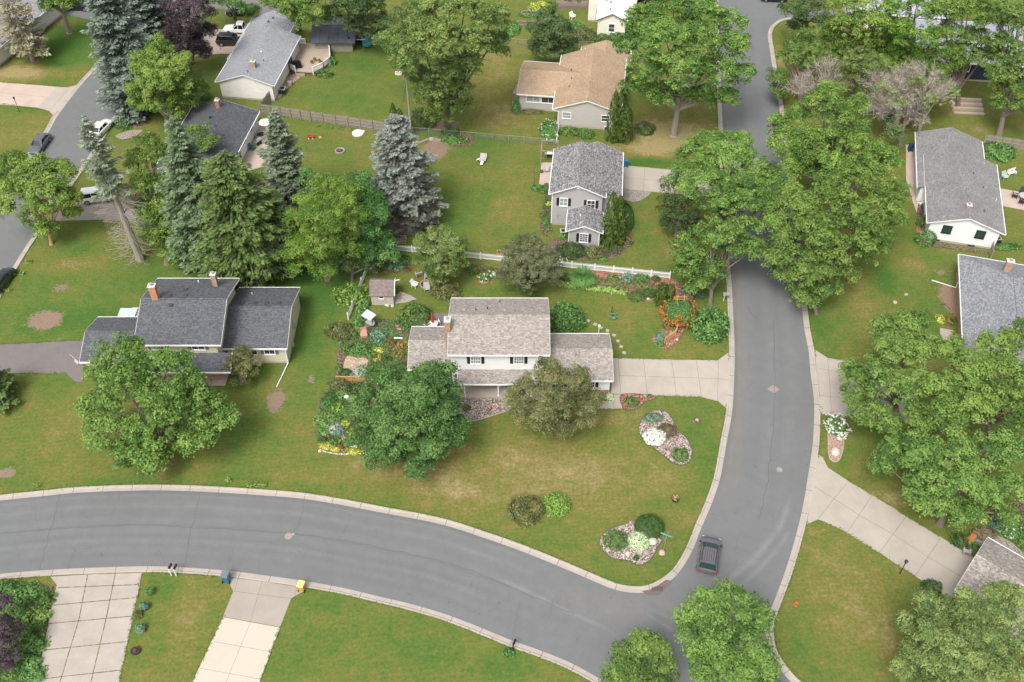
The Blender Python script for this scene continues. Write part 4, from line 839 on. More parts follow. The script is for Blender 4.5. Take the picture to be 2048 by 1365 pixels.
# ================= PLANTS =================
def quads_obj(name, C, U, V, val, mat, parent=None):
    """leaves: centres C, half-axes U, V (n,3), value per leaf"""
    n = len(C); co = np.empty((n, 4, 3), np.float32)
    co[:, 0] = C - U; co[:, 1] = C - V; co[:, 2] = C + U; co[:, 3] = C + V
    me = bpy.data.meshes.new(name); me.vertices.add(4 * n); me.loops.add(4 * n); me.polygons.add(n)
    me.vertices.foreach_set('co', co.ravel()); me.loops.foreach_set('vertex_index', np.arange(4 * n, dtype=np.int32))
    me.polygons.foreach_set('loop_start', np.arange(0, 4 * n, 4, dtype=np.int32)); me.polygons.foreach_set('loop_total', np.full(n, 4, np.int32))
    at = me.attributes.new('v', 'FLOAT', 'POINT'); at.data.foreach_set('value', np.repeat(np.clip(val, 0, 1), 4).astype(np.float32))
    me.materials.append(mat); me.update(calc_edges=True)
    o = bpy.data.objects.new(name, me); COL.objects.link(o)
    if parent is not None: o.parent = parent
    return o
def unit(v): return v / (np.linalg.norm(v, axis=-1, keepdims=True) + 1e-9)
def frame(nrm, rng):
    r = unit(rng.normal(size=nrm.shape)); u = unit(np.cross(nrm, r)); return u, np.cross(nrm, u)
def puffs(centres, radii, rng, dens, leaf, flat=.75, up=.35, asp=.6, pv=None, jit=.2, droop=0.0, shell=.45):
    Cs, Us, Vs, Ls = [], [], [], []
    for i, (c, r) in enumerate(zip(centres, radii)):
        n = int(dens * r * r / (leaf * leaf) * 2.2) + 10
        d = unit(rng.normal(size=(n, 3))); d[:, 2] = np.where(d[:, 2] < -.35, -d[:, 2], d[:, 2])
        rr = r * (shell + (1 - shell) * rng.random(n) ** .6)
        lump = 1 + .18 * np.sin(d[:, 0] * 5 + i) * np.cos(d[:, 1] * 4 + 2 * i)
        p = c + d * (rr * lump)[:, None] * np.array([1, 1, flat])
        p[:, 2] -= droop * (np.hypot(p[:, 0] - c[0], p[:, 1] - c[1]) / r) ** 2 * r
        nr = unit(d + up * np.array([0, 0, 1.]) + rng.normal(size=(n, 3)) * .42)
        u, v = frame(nr, rng); sz = leaf * rng.uniform(.6, 1.25, n)[:, None]
        Cs.append(p); Us.append(u * sz * .66); Vs.append(v * sz * asp * .66)
        base = pv[i] if pv is not None else .5
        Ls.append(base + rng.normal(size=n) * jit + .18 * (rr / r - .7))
    return np.concatenate(Cs), np.concatenate(Us), np.concatenate(Vs), np.concatenate(Ls)
def tree(name, label, base, lobes, mat, leaf=.34, dens=2.6, puff=(.7, 1.2), seed=1, bark='bark', flat=.8, up=.6, group=None, th=None, bias=.5, sway=.0, bare=0.0, cat='tree', asp=.6, cover=1.0, pvar=.24, inner=.25, trunk_r=None, droop=0.0):
    """lobes: (px, py, radius px, height of the lobe centre)"""
    leaf *= .6; cover *= 1.1; puff = (puff[0] * .6, puff[1] * .68)
    rng = np.random.default_rng(seed); bx, by = base if th else P(*base)
    L = []
    for (x, y, r, z) in lobes:
        q = P(x, y, z); L.append((q[0] - bx, q[1] - by, z, r * .94 / PS(x, y, z)))
    root = thing(name, label, cat, (bx, by, 0), 0, group)
    if len(L) > 5:
        for (x, y, z, r) in list(L):
            for q in range(3):
                a = rng.uniform(0, 6.283); el = rng.uniform(-.15, .9); rr = r * rng.uniform(.62, .9)
                L.append((x + math.cos(a) * math.cos(el) * rr, y + math.sin(a) * math.cos(el) * rr, max(1.0, z + math.sin(el) * rr * flat), r * rng.uniform(.28, .46)))
    cs, rs, pv = [], [], []
    for i, (x, y, z, r) in enumerate(L):
        c0 = np.array([x, y, z]); n = int(cover * 4.2 * r * r / (np.mean(puff) ** 2) * .62) + 5
        lv = rng.normal() * pvar * .6
        d = unit(rng.normal(size=(n, 3))); d[:, 2] = np.where(d[:, 2] < -.5, -d[:, 2] * .8, d[:, 2]); d = unit(d)
        rr = r * np.where(rng.random(n) < inner, rng.uniform(.3, .7, n), rng.uniform(.78, 1.06, n))
        p = c0 + d * rr[:, None] * np.array([1, 1, flat])
        ins = p[:, 2] < .5
        for j, (X2, Y2, Z2, R2) in enumerate(L):
            if j != i: ins |= ((p[:, 0] - X2) ** 2 + (p[:, 1] - Y2) ** 2 + ((p[:, 2] - Z2) / flat) ** 2) < (R2 * .7) ** 2
        for k in range(n):
            if ins[k]: continue
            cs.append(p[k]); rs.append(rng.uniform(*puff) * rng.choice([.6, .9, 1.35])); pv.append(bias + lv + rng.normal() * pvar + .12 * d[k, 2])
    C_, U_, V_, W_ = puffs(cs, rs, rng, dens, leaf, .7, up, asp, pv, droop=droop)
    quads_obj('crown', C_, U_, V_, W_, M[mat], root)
    # trunk and limbs
    zt = max(z for _, _, z, _ in L); cx = np.mean([l[0] for l in L]); cy = np.mean([l[1] for l in L]); big = max(l[3] for l in L)
    zc = max(1.2, min(z - r * .2 for _, _, z, r in L) * .62); tr = trunk_r or min(.34, .10 + .03 * zt)
    t = MB(); f0 = Vector((cx * .25, cy * .25, zc))
    t.tube([(0, 0, -.1), (0, 0, .15), (cx * .1, cy * .1, zc * .5), f0], [tr * 1.6, tr * 1.15, tr, tr * .85], 8)
    for (x, y, z, r) in L[:16]:
        e = Vector((x, y, z + r * .2)); m = f0.lerp(e, .5) + Vector((rng.normal() * .25, rng.normal() * .25, .1 * r))
        t.tube([f0, m, e], [tr * .6, tr * .38, tr * .12], 6)
        for q in range(5):
            a = rng.uniform(0, 6.28); el = rng.uniform(-.1, .9); dd = Vector((math.cos(a) * math.cos(el), math.sin(a) * math.cos(el), math.sin(el) * flat))
            s0 = m.lerp(e, rng.uniform(0, 1)); t.tube([s0, s0 + dd * r * .5, s0 + dd * r * .92 + Vector((0, 0, .1))], [tr * .2, tr * .12, .015], 4, cap=False)
    t.build('trunk', M[bark], root, smooth=True)
    return root
def conifer(name, label, base, R0, H, mat, seed=1, top=None, zb=.6, bark='bark', n_lv=None, droop=.25, dens=1.0, group=None, leaf=.5, width=.2, power=.85, lean=(0, 0), gaps=0.0, deadbelow=0.0, inner_v=.0, th=False, vb=.55):
    rng = np.random.default_rng(seed); bx, by = base if th else P(*base)
    root = thing(name, label, 'tree', (bx, by, 0), 0, group)
    Cs, Us, Vs, Ws = [], [], [], []; t = MB(); lx, ly = lean
    ax = lambda z: np.array([lx * z / H, ly * z / H, z])
    t.tube([ax(0), ax(H * .35), ax(H * .7), ax(H * .99)], [H * .022 + .05, H * .016 + .03, H * .009 + .02, .012], 7)
    nl = n_lv or int(H * 2.0)
    for i in range(nl):
        f = i / (nl - 1); z = zb + (H * .985 - zb) * f ** .92; fr = (z - zb) / (H - zb)
        Rz = R0 * (1 - fr) ** power * (1 - .35 * math.exp(-fr * 9)) + .18
        nb = max(5, int((6.5 + Rz * 3.3) * dens)); ph = rng.uniform(0, 6.28)
        for k in range(nb):
            if rng.random() < gaps + .12: continue
            a = rng.uniform(0, 6.283); Lb = Rz * rng.uniform(.62, 1.12) * (1 + .17 * math.sin(2 * a + ph) + .15 * math.sin(a * 3 + seed + z * .6)); dr = droop * rng.uniform(.6, 1.4)
            d = np.array([math.cos(a), math.sin(a), 0.]); s = np.array([-math.sin(a), math.cos(a), 0.]); o = ax(z)
            curve = lambda u: o + d * Lb * u + np.array([0, 0, Lb * (-dr * u + .30 * dr * u * u + .10 * (u > .8))])
            dead = fr < deadbelow
            t.bar(o, curve(.9), .035, .035)
            if dead:
                for u in (.4, .6, .8): t.bar(curve(u), curve(min(1, u + .2)) + s * Lb * .22 * rng.choice([-1, 1]) + np.array([0, 0, -.1]), .02, .02)
                continue
            ns = max(3, int(Lb / (leaf * .36)))
            for j in range(ns):
                u = (.22 + .78 * (j + rng.random() * .5) / ns) if Lb > .7 else rng.uniform(.1, 1)
                pc = curve(min(u, 1.02)); wd = Lb * .34 * (1.05 - u) + leaf * .35
                for q in (-1, 0, 1):
                    off = s * q * wd * rng.uniform(.45, 1); p = pc + off + np.array([0, 0, rng.normal() * .06 - abs(q) * .05])
                    fw = unit((d * 1.0 + s * q * .9 + np.array([0, 0, rng.normal() * .22 - .08 * q * q]))[None])[0]
                    sd_ = unit(np.cross(fw, np.array([rng.normal() * .45, rng.normal() * .45, 1.]))[None])[0]
                    l = leaf * rng.uniform(.7, 1.2)
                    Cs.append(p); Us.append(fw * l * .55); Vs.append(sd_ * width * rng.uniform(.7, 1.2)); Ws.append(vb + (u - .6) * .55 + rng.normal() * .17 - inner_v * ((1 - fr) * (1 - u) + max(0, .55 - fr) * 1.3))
    quads_obj('crown', np.array(Cs), np.array(Us), np.array(Vs), np.array(Ws), M[mat], root)
    t.build('trunk', M[bark], root); return root
def column_tree(name, label, base, r, H, mat, seed=1, group=None, power=.55, leaf=.26, th=False, stems=1):
    rng = np.random.default_rng(seed); bx, by = base if th else P(*base)
    root = thing(name, label, 'tree', (bx, by, 0), 0, group); n = int(2 * math.pi * r * H / (leaf * leaf) * 1.5)
    z = rng.random(n) ** 1.05 * H; a = rng.uniform(0, 6.283, n); rad = r * np.sin(np.clip((1 - z / H) * 1.0, 0, 1) * 1.9).clip(0, 1) ** power
    rad = rad * (1 + .14 * np.sin(a * 3 + z * 2.1 + seed) + .10 * np.sin(a * 7 - z * 3.3)) * rng.uniform(.78, 1.04, n)
    C = np.stack([np.cos(a) * rad, np.sin(a) * rad, z + .1], -1); nr = unit(np.stack([np.cos(a), np.sin(a), .25 + 0 * a], -1) + rng.normal(size=(n, 3)) * .4)
    upv = unit(np.array([0, 0, 1.]) - nr * nr[:, 2:3]); sv = np.cross(nr, upv); s = leaf * rng.uniform(.7, 1.3, n)[:, None]
    val = .5 + .2 * np.sin(a * 5 + z * 1.7) + rng.normal(size=n) * .16
    quads_obj('crown', C, upv * s * .75, sv * s * .36, val, M[mat], root)
    t = MB(); t.tube([(0, 0, 0), (0, 0, H * .8)], [.12, .03], 6); t.build('trunk', M['bark'], root); return root
def bush(label, base, rx, ry, hgt, mat, seed=1, leaf=.16, name='shrub', cat='shrub', group=None, th=False, dens=3.2, lump=.12, flowers=None, fcol=None, fn=40, fs=.12, val=.5, flat_leaf=.7, fmin=.25, sp=.22, rz=0):
    """rx, ry in metres on the ground; a mound of leaves, optional flower heads as a part of their own"""
    fn = int(fn * .75); rng = np.random.default_rng(seed * 7 + 3); bx, by = base if th else P(*base)
    n = int(dens * math.pi * 1.6 * rx * max(ry, hgt * .8) / (leaf * leaf)) + 30
    def pts(n, k=1.0, zmin=0.0):
        d = unit(rng.normal(size=(n, 3))); d[:, 2] = np.abs(d[:, 2]); d[:, 2] = zmin + (1 - zmin) * d[:, 2]
        w = 1 + lump * (np.sin(d[:, 0] * 6 + seed) * np.cos(d[:, 1] * 5 - seed) + .8 * np.sin(d[:, 2] * 9 + d[:, 0] * 7 + seed * 2)) + rng.normal(size=n) * .03
        return d, np.stack([d[:, 0] * rx, d[:, 1] * ry, .05 + d[:, 2] * hgt], -1) * (w * k)[:, None], w
    d, p, w = pts(n); p = p * rng.uniform(.72, 1.0, n)[:, None] ** .6
    nr = unit(d + rng.normal(size=(n, 3)) * .5 + np.array([0, 0, .2])); u, v = frame(nr, rng); s = leaf * rng.uniform(.6, 1.25, n)[:, None]
    cz, sz_ = math.cos(rz), math.sin(rz); Rm = np.array([[cz, sz_, 0], [-sz_, cz, 0], [0, 0, 1]])
    W = val + (w - 1) * 1.6 + rng.normal(size=n) * sp
    single = flowers is None
    if single:
        o = quads_obj(name, p @ Rm, u @ Rm * s * .62, v @ Rm * s * .62 * flat_leaf, W, M[mat]); o.location = (bx, by, 0); return tag(o, label, cat, group)
    root = thing(name, label, cat, (bx, by, 0), 0, group)
    quads_obj('foliage', p @ Rm, u @ Rm * s * .62, v @ Rm * s * .62 * flat_leaf, W, M[mat], root)
    d, q, w = pts(fn, 1.05, fmin); C = []; U = []; V = []
    for i in range(fn):
        for k in range(5):
            c = q[i] + rng.normal(size=3) * fs * .28; nr = unit((d[i] + rng.normal(size=3) * .6)[None]); uu, vv = frame(nr, rng); C.append(c); U.append(uu[0] * fs * .5); V.append(vv[0] * fs * .5)
    quads_obj('flowers', np.array(C) @ Rm, np.array(U) @ Rm, np.array(V) @ Rm, rng.random(len(C)), M[flowers], root); return root
def grassy(label, base, r, hgt, mat, seed=1, n=260, name='ornamental_grass', cat='plant', group=None, wd=.05, spread=1.0):
    """arching blades from one crown"""
    rng = np.random.default_rng(seed); b = MB(); vals = []
    C, U, V, W = [], [], [], []
    for i in range(n):
        a = rng.uniform(0, 6.283); rr = r * rng.uniform(.35, 1.0) * spread; h = hgt * rng.uniform(.6, 1.05); d = np.array([math.cos(a), math.sin(a), 0]); s = np.array([-math.sin(a), math.cos(a), 0]); bw = rng.uniform(.35, .5); v0 = rng.random()
        P_ = [np.array([0, 0, 0.]) + d * r * .1, d * rr * .35 + np.array([0, 0, h * .75]), d * rr * .7 + np.array([0, 0, h * .95]), d * rr + np.array([0, 0, h * .62])]
        for k in range(3):
            m = (P_[k] + P_[k + 1]) / 2; C.append(m); U.append((P_[k + 1] - P_[k]) / 2 * 1.05); V.append(s * wd); W.append(v0 * .5 + k * .2)
    o = quads_obj(name, np.array(C), np.array(U), np.array(V), np.array(W), M[mat]); bx, by = P(*base); o.location = (bx, by, 0); return tag(o, label, cat, group)

G = lambda *c: tuple(c)
def LM(k, d, m, l, **a):
    if k[:2] != 'f_': d, m, l = [tuple(min(.95, x * ({'bluespruce': 1.25, 'yellowcedar': 1.15, 'bigspruce': 1.45, 'spruce': 1.7, 'lightspruce': 1.45, 'brownspruce': 1.5, 'arbor': 1.15}.get(k, 1.85 if k[:3] == 'sh_' or k in ('vine', 'hosta') else 1.58))) for x in c) for c in (d, m, l)]
    if k in ('maple', 'brightmaple', 'ash', 'ashmid', 'birch', 'olive', 'silver', 'apple', 'darktree'): d, m, l = [(c[0] * 1.14, c[1] * 1.0, c[2] * .98) for c in (d, m, l)]
    M[k] = leafmat(k + '_leaves', d, m, l, **a)
LM('maple', (.022, .066, .018), (.050, .128, .032), (.105, .205, .062))
LM('brightmaple', (.034, .078, .018), (.080, .155, .030), (.165, .26, .058))
LM('ash', (.032, .076, .018), (.074, .148, .030), (.140, .235, .055))
LM('ashmid', (.030, .072, .018), (.072, .145, .032), (.135, .225, .055))
LM('birch', (.045, .085, .026), (.095, .155, .045), (.18, .25, .09))
LM('olive', (.042, .062, .022), (.092, .118, .042), (.165, .185, .085)); LM('oliveb', (.044, .056, .024), (.088, .102, .044), (.155, .165, .085))
LM('locust', (.038, .082, .014), (.088, .155, .022), (.165, .245, .045)); LM('darktree', (.018, .042, .014), (.040, .080, .026), (.085, .135, .050))
LM('silver', (.04, .080, .022), (.088, .155, .038), (.175, .255, .080)); LM('apple', (.035, .072, .018), (.080, .140, .034), (.165, .235, .080))
LM('spruce', (.034, .058, .028), (.082, .120, .060), (.155, .205, .110)); LM('bluespruce', (.20, .165, .12), (.18, .205, .175), (.33, .375, .34)); LM('bigspruce', (.050, .070, .052), (.115, .150, .118), (.22, .27, .22))
LM('brownspruce', (.09, .08, .05), (.22, .20, .13), (.36, .33, .23)); LM('yellowcedar', (.045, .074, .022), (.095, .165, .045), (.19, .25, .075)); LM('arbor', (.038, .070, .014), (.080, .130, .024), (.135, .195, .045))
LM('lightspruce', (.06, .085, .05), (.13, .165, .105), (.24, .28, .19)); LM('purple', (.020, .014, .018), (.050, .034, .042), (.10, .075, .085)); LM('deadgrey', (.22, .19, .16), (.32, .28, .24), (.42, .38, .33))
LM('sh_lime', (.06, .115, .018), (.13, .21, .04), (.24, .33, .09)); LM('sh_mid', (.028, .062, .016), (.065, .12, .03), (.12, .19, .055)); LM('sh_dark', (.014, .040, .010), (.032, .075, .018), (.065, .125, .032))
LM('sh_pale', (.18, .24, .12), (.33, .42, .24), (.52, .60, .42)); LM('sh_yellow', (.12, .16, .02), (.28, .32, .06), (.48, .48, .12)); LM('sh_bluegreen', (.04, .085, .05), (.09, .16, .10), (.18, .27, .19)); LM('sh_brown', (.05, .045, .022), (.10, .085, .05), (.16, .13, .08))
LM('sh_grey', (.14, .16, .14), (.26, .29, .26), (.40, .42, .38)); LM('vine', (.03, .075, .02), (.07, .15, .04), (.14, .24, .07)); LM('hosta', (.06, .12, .03), (.13, .21, .05), (.25, .33, .10))
LM('f_white', (.70, .74, .66), (.85, .86, .80), (.92, .92, .88), trans=.3); LM('f_orange', (.45, .12, .03), (.62, .23, .06), (.72, .38, .12)); LM('f_red', (.28, .05, .03), (.42, .08, .05), (.52, .14, .10)); LM('f_yellow', (.38, .34, .05), (.55, .48, .09), (.68, .60, .18))
LM('f_pink', (.5, .2, .2), (.7, .35, .3), (.85, .6, .5)); LM('f_cream', (.55, .5, .3), (.7, .66, .42), (.8, .78, .6)); LM('f_coral', (.6, .2, .12), (.8, .4, .25), (.9, .6, .4))
# ================= TREES =================
tree('tree', 'broad light green tree in front of the charcoal-roofed house, left foreground', (322, 905), [(245, 715, 50, 9.5), (215, 735, 40, 8.5), (335, 745, 55, 9), (375, 765, 35, 8), (250, 785, 60, 9), (330, 805, 50, 8.5), (195, 820, 38, 5.5), (215, 870, 45, 5), (255, 905, 38, 3.6), (300, 865, 50, 6.5), (395, 815, 48, 6.5), (435, 850, 38, 5), (390, 870, 42, 5), (310, 925, 34, 3.2)], 'ash', seed=11, bias=.45, leaf=.36, trunk_r=.32)
tree('tree', 'dense deep green maple covering the left corner of the tan-roofed centre house', (822, 915), [(762, 765, 42, 8), (800, 770, 35, 9.5), (868, 762, 42, 8.5), (815, 805, 56, 9.5), (748, 825, 46, 7), (735, 870, 30, 5), (872, 830, 46, 7.5), (812, 860, 56, 7.5), (770, 900, 42, 4.8), (862, 885, 48, 5.2), (836, 930, 28, 3.4), (902, 790, 22, 7), (905, 880, 22, 5), (905, 850, 26, 5.5)], 'maple', seed=12, leaf=.33, dens=3.2, trunk_r=.24)
tree('tree', 'fine-leaved olive green tree in front of the porch and garage of the centre house', (1108, 855), [(1085, 752, 42, 7.5), (1060, 780, 32, 6.5), (1140, 765, 42, 6.8), (1110, 795, 55, 7), (1055, 830, 32, 5), (1160, 825, 38, 5), (1100, 845, 38, 4.2), (1180, 800, 26, 5), (1035, 800, 20, 5), (1125, 855, 24, 3.2)], 'olive', seed=13, leaf=.24, dens=2.6, puff=(.6, 1.0), trunk_r=.16)
tree('tree', 'small yellow-green tree beside the white picket fence', (886, 572), [(880, 470, 24, 6), (860, 495, 30, 5), (905, 495, 30, 5.2), (882, 520, 38, 5), (850, 525, 22, 4), (915, 525, 22, 4), (880, 548, 26, 2.8)], 'apple', seed=14, leaf=.26, puff=(.55, .9))
tree('tree', 'rounded dull brownish-green crabapple by the picket fence', (1064, 588), [(1060, 495, 30, 5.6), (1035, 515, 30, 5), (1090, 520, 30, 4.8), (1062, 540, 42, 4.8), (1020, 550, 26, 3.6), (1100, 555, 24, 3.4), (1060, 575, 26, 2.6)], 'oliveb', seed=15, leaf=.22, puff=(.55, .9), dens=2.8)
bush('round bright green shrub tree between the orange-flowered arbor and the street', (1417, 664), 2.5, 2.35, 3.5, 'vine', 316, leaf=.27, lump=.07, val=.42, sp=.25, dens=3.6)
bush('round bright green shrub at the back right corner of the centre house', (1131, 648), 2.5, 2.1, 3.0, 'vine', 317, leaf=.26, lump=.08, val=.42, sp=.25, dens=3.6)
bush('large dark green rounded shrub behind the low left wing of the centre house', (832, 643), 2.15, 1.9, 2.7, 'sh_mid', 318, leaf=.22, lump=.09, val=.5, dens=3.6)
tree('shrub', 'olive-green rounded tree at the front of the charcoal-roofed house by the downspout', (484, 768), [(482, 712, 24, 3.4), (468, 732, 22, 2.6), (498, 735, 24, 2.6), (482, 752, 24, 1.7)], 'olive', seed=19, leaf=.24, puff=(.45, .7), dens=2.8, cat='tree')
# street trees, upper right of centre
tree('tree', 'large soft green tree on the left verge arching over the street', (1445, 545), [(1420, 285, 28, 14), (1475, 285, 24, 13.5), (1395, 315, 38, 13), (1445, 325, 45, 14), (1500, 330, 34, 12.5), (1370, 365, 36, 11), (1420, 385, 48, 13), (1485, 390, 45, 12), (1530, 360, 26, 11), (1538, 405, 28, 10), (1545, 445, 24, 9)], 'ash', seed=21, trunk_r=.38, dens=2.8)
tree('tree', 'lower soft green tree on the left verge with boughs over the near street', (1420, 610), [(1455, 425, 34, 11), (1490, 465, 42, 9), (1430, 470, 44, 9.5), (1380, 500, 36, 7), (1460, 495, 40, 7), (1510, 500, 26, 7), (1415, 540, 34, 5), (1372, 530, 24, 5), (1400, 565, 26, 3.5)], 'ashmid', seed=22, trunk_r=.26, dens=2.8)
tree('tree', 'low dark bushy tree at the end of the grey house driveway', (1352, 470), [(1345, 370, 24, 5), (1335, 410, 22, 4), (1370, 420, 34, 5), (1345, 445, 24, 2.6), (1380, 450, 24, 3)], 'darktree', seed=23, leaf=.27, dens=3, bias=.68)
tree('tree', 'big yellow-green tree on the right verge hiding the street', (1648, 590), [(1590, 385, 30, 10.5), (1655, 375, 32, 12), (1700, 365, 38, 12.5), (1755, 360, 38, 12), (1610, 420, 34, 11), (1690, 420, 44, 12.5), (1760, 415, 40, 11), (1640, 455, 42, 11), (1745, 455, 42, 10), (1800, 385, 24, 9.5), (1690, 490, 46, 9), (1640, 510, 38, 7.5), (1740, 500, 36, 7), (1680, 540, 30, 5), (1792, 440, 22, 7)], 'ash', seed=24, trunk_r=.4, dens=2.8, bias=.58)
tree('tree', 'green tree leaning out over the middle of the shaded street', (1632, 628), [(1560, 430, 34, 9.5), (1575, 480, 34, 8), (1555, 520, 26, 6.5), (1620, 560, 40, 5.5), (1575, 545, 24, 5), (1605, 595, 30, 3.6), (1650, 580, 26, 4), (1550, 395, 26, 10), (1545, 350, 18, 11)], 'ashmid', seed=25, trunk_r=.24, dens=2.8)
tree('tree', 'fresh green tree left of the bare-branched tree, upper right', (1662, 430), [(1665, 185, 26, 14), (1640, 205, 30, 13.5), (1700, 215, 32, 13), (1670, 245, 40, 13), (1600, 235, 28, 11), (1560, 255, 28, 10), (1625, 275, 34, 11), (1720, 265, 24, 11), (1560, 295, 26, 9)], 'brightmaple', seed=26, trunk_r=.3, bias=.42, dens=2.8)
tree('tree', 'fresh green spreading tree between the street and the white house', (1700, 440), [(1600, 300, 28, 9.5), (1580, 330, 26, 7.5), (1650, 320, 34, 10), (1700, 290, 34, 11), (1745, 310, 34, 10.5), (1690, 335, 34, 9), (1780, 320, 22, 9), (1740, 345, 24, 8), (1640, 350, 24, 7)], 'brightmaple', seed=27, trunk_r=.26, bias=.38, dens=2.8)
# top row
tree('tree', 'tall spreading green tree beside the tan-roofed house, over the street', (1347, 272), [(1345, 20, 48, 19), (1290, 45, 42, 17), (1405, 30, 45, 18), (1455, 45, 32, 16), (1265, 90, 36, 15), (1330, 85, 50, 18), (1395, 90, 48, 17), (1460, 100, 38, 14.5), (1290, 140, 42, 13), (1355, 140, 46, 15), (1430, 150, 44, 12.5), (1270, 175, 28, 9), (1330, 190, 34, 9), (1480, 150, 28, 11), (1400, 195, 30, 8), (1455, 195, 24, 8)], 'ash', seed=31, trunk_r=.42, leaf=.4, dens=2.5, bark='barkpale')
tree('tree', 'huge silver maple standing by the utility pole, top centre', (895, 252), [(870, 20, 50, 21), (930, 25, 50, 21), (985, 45, 40, 17), (820, 40, 40, 18), (870, 80, 50, 19), (935, 90, 42, 17), (990, 85, 30, 13), (795, 75, 30, 14), (815, 110, 40, 15), (885, 140, 32, 13), (935, 130, 32, 13), (830, 145, 24, 11), (870, 185, 34, 9), (915, 180, 30, 9), (890, 218, 36, 5), (855, 200, 26, 6), (925, 215, 24, 5), (850, 165, 30, 9), (900, 160, 36, 10), (765, 85, 22, 12), (1000, 105, 18, 9)], 'silver', seed=32, trunk_r=.5, leaf=.36, dens=2.5)
tree('tree', 'dark dense rounded tree behind the tan-roofed house', (1108, 118), [(1100, 38, 24, 8), (1085, 65, 28, 6.5), (1122, 65, 30, 6.5), (1103, 92, 34, 4), (1075, 95, 20, 3), (1138, 95, 20, 3)], 'darktree', seed=33, bias=.55, dens=3)
for nm, b_, lb, mt, sd_, lab in (('tree', (600, 62), [(585, 15, 30, 9), (555, 5, 34, 9), (625, 10, 34, 10), (600, 40, 26, 6), (640, 40, 22, 6)], 'brightmaple', 34, 'dark-centred green tree overhanging the long grey-roofed house'),
        ('tree', (705, 62), [(690, 15, 36, 10), (735, 10, 36, 11), (760, 40, 26, 8), (715, 48, 26, 6), (740, 70, 20, 4), (665, 30, 20, 7), (775, 70, 16, 4)], 'darktree', 35, 'dark tree behind the large dark shed'),
        ('tree', (470, 40), [(455, 2, 24, 6), (485, 10, 22, 5.5), (505, 25, 16, 3.5), (430, 0, 20, 5.5)], 'maple', 36, 'small green tree over the dark parked car at the top left'),
        ('tree', (1612, 70), [(1590, 22, 26, 8), (1625, 20, 30, 9), (1600, 48, 20, 5), (1640, 45, 20, 6), (1565, 15, 14, 6)], 'darktree', 37, 'dark green tree on the corner at the top of the street')):
    tree(nm, lab, b_, lb, mt, seed=sd_, dens=2.8, bias=.55)
tree('tree', 'yellow-green tree at the top, right of the dark corner tree', (1705, 190), [(1690, 20, 36, 15), (1725, 5, 36, 16), (1700, 60, 34, 13), (1740, 50, 34, 14), (1735, 90, 32, 10), (1690, 95, 32, 9), (1665, 60, 26, 11), (1710, 120, 28, 7.5)], 'brightmaple', seed=38, bias=.6, dens=2.5)
tree('tree', 'bright green tree crowning the middle of the upper right thicket', (1805, 200), [(1790, 25, 40, 15), (1835, 15, 40, 16), (1800, 70, 36, 13), (1845, 75, 34, 13), (1815, 115, 28, 9), (1780, 95, 30, 9), (1770, 55, 30, 12), (1840, 115, 30, 9), (1790, 135, 28, 7), (1760, 115, 26, 8), (1825, 150, 26, 6)], 'locust', seed=39, bias=.55, dens=2.5)
tree('tree', 'large green tree over the hidden metal-roofed house, top right', (1915, 215), [(1885, 20, 42, 16), (1935, 10, 42, 17), (1975, 40, 38, 15), (1900, 65, 32, 13), (1950, 80, 30, 12), (1882, 110, 30, 10), (1870, 150, 30, 8), (1885, 185, 26, 5.5), (1930, 110, 30, 10), (1910, 130, 22, 8), (1850, 120, 26, 8.5), (1975, 105, 26, 10)], 'ash', seed=40, bias=.6, dens=2.6, cover=1.0)
tree('tree', 'leaning double-trunk green tree at the far upper right edge', (1996, 276), [(2015, 30, 40, 17), (2050, 60, 44, 15), (2005, 90, 30, 13), (2040, 120, 38, 12), (2005, 145, 26, 10), (2030, 175, 28, 8), (2005, 205, 22, 5.5), (2065, 180, 30, 8), (1985, 120, 26, 10), (1990, 165, 24, 7.5), (2035, 145, 36, 10), (2055, 215, 28, 6)], 'ashmid', seed=41, bias=.6, dens=2.4, trunk_r=.4)
tree('tree', 'scrubby mid green tree along the kerb near the top of the street', (1600, 205), [(1600, 85, 26, 7.5), (1580, 110, 24, 6.5), (1625, 115, 28, 7), (1555, 155, 22, 5), (1560, 185, 20, 2.6), (1640, 85, 28, 8), (1660, 105, 24, 8), (1600, 110, 28, 6.5)], 'ashmid', seed=42, bias=.52, dens=2.4, leaf=.3)
tree('tree', 'soft pale green feathery tree in the upper right thicket', (1728, 225), [(1715, 120, 30, 10), (1745, 135, 30, 9.5), (1700, 155, 26, 7.5), (1740, 165, 26, 7), (1720, 180, 22, 5)], 'birch', seed=43, leaf=.24, puff=(.6, 1.0), bias=.5)
tree('tree', 'green scrub tree filling the gap by the pale shed roof', (1800, 290), [(1785, 270, 22, 4), (1825, 150, 24, 7), (1850, 190, 18, 5), (1770, 240, 14, 4)], 'darktree', seed=44, bias=.6)
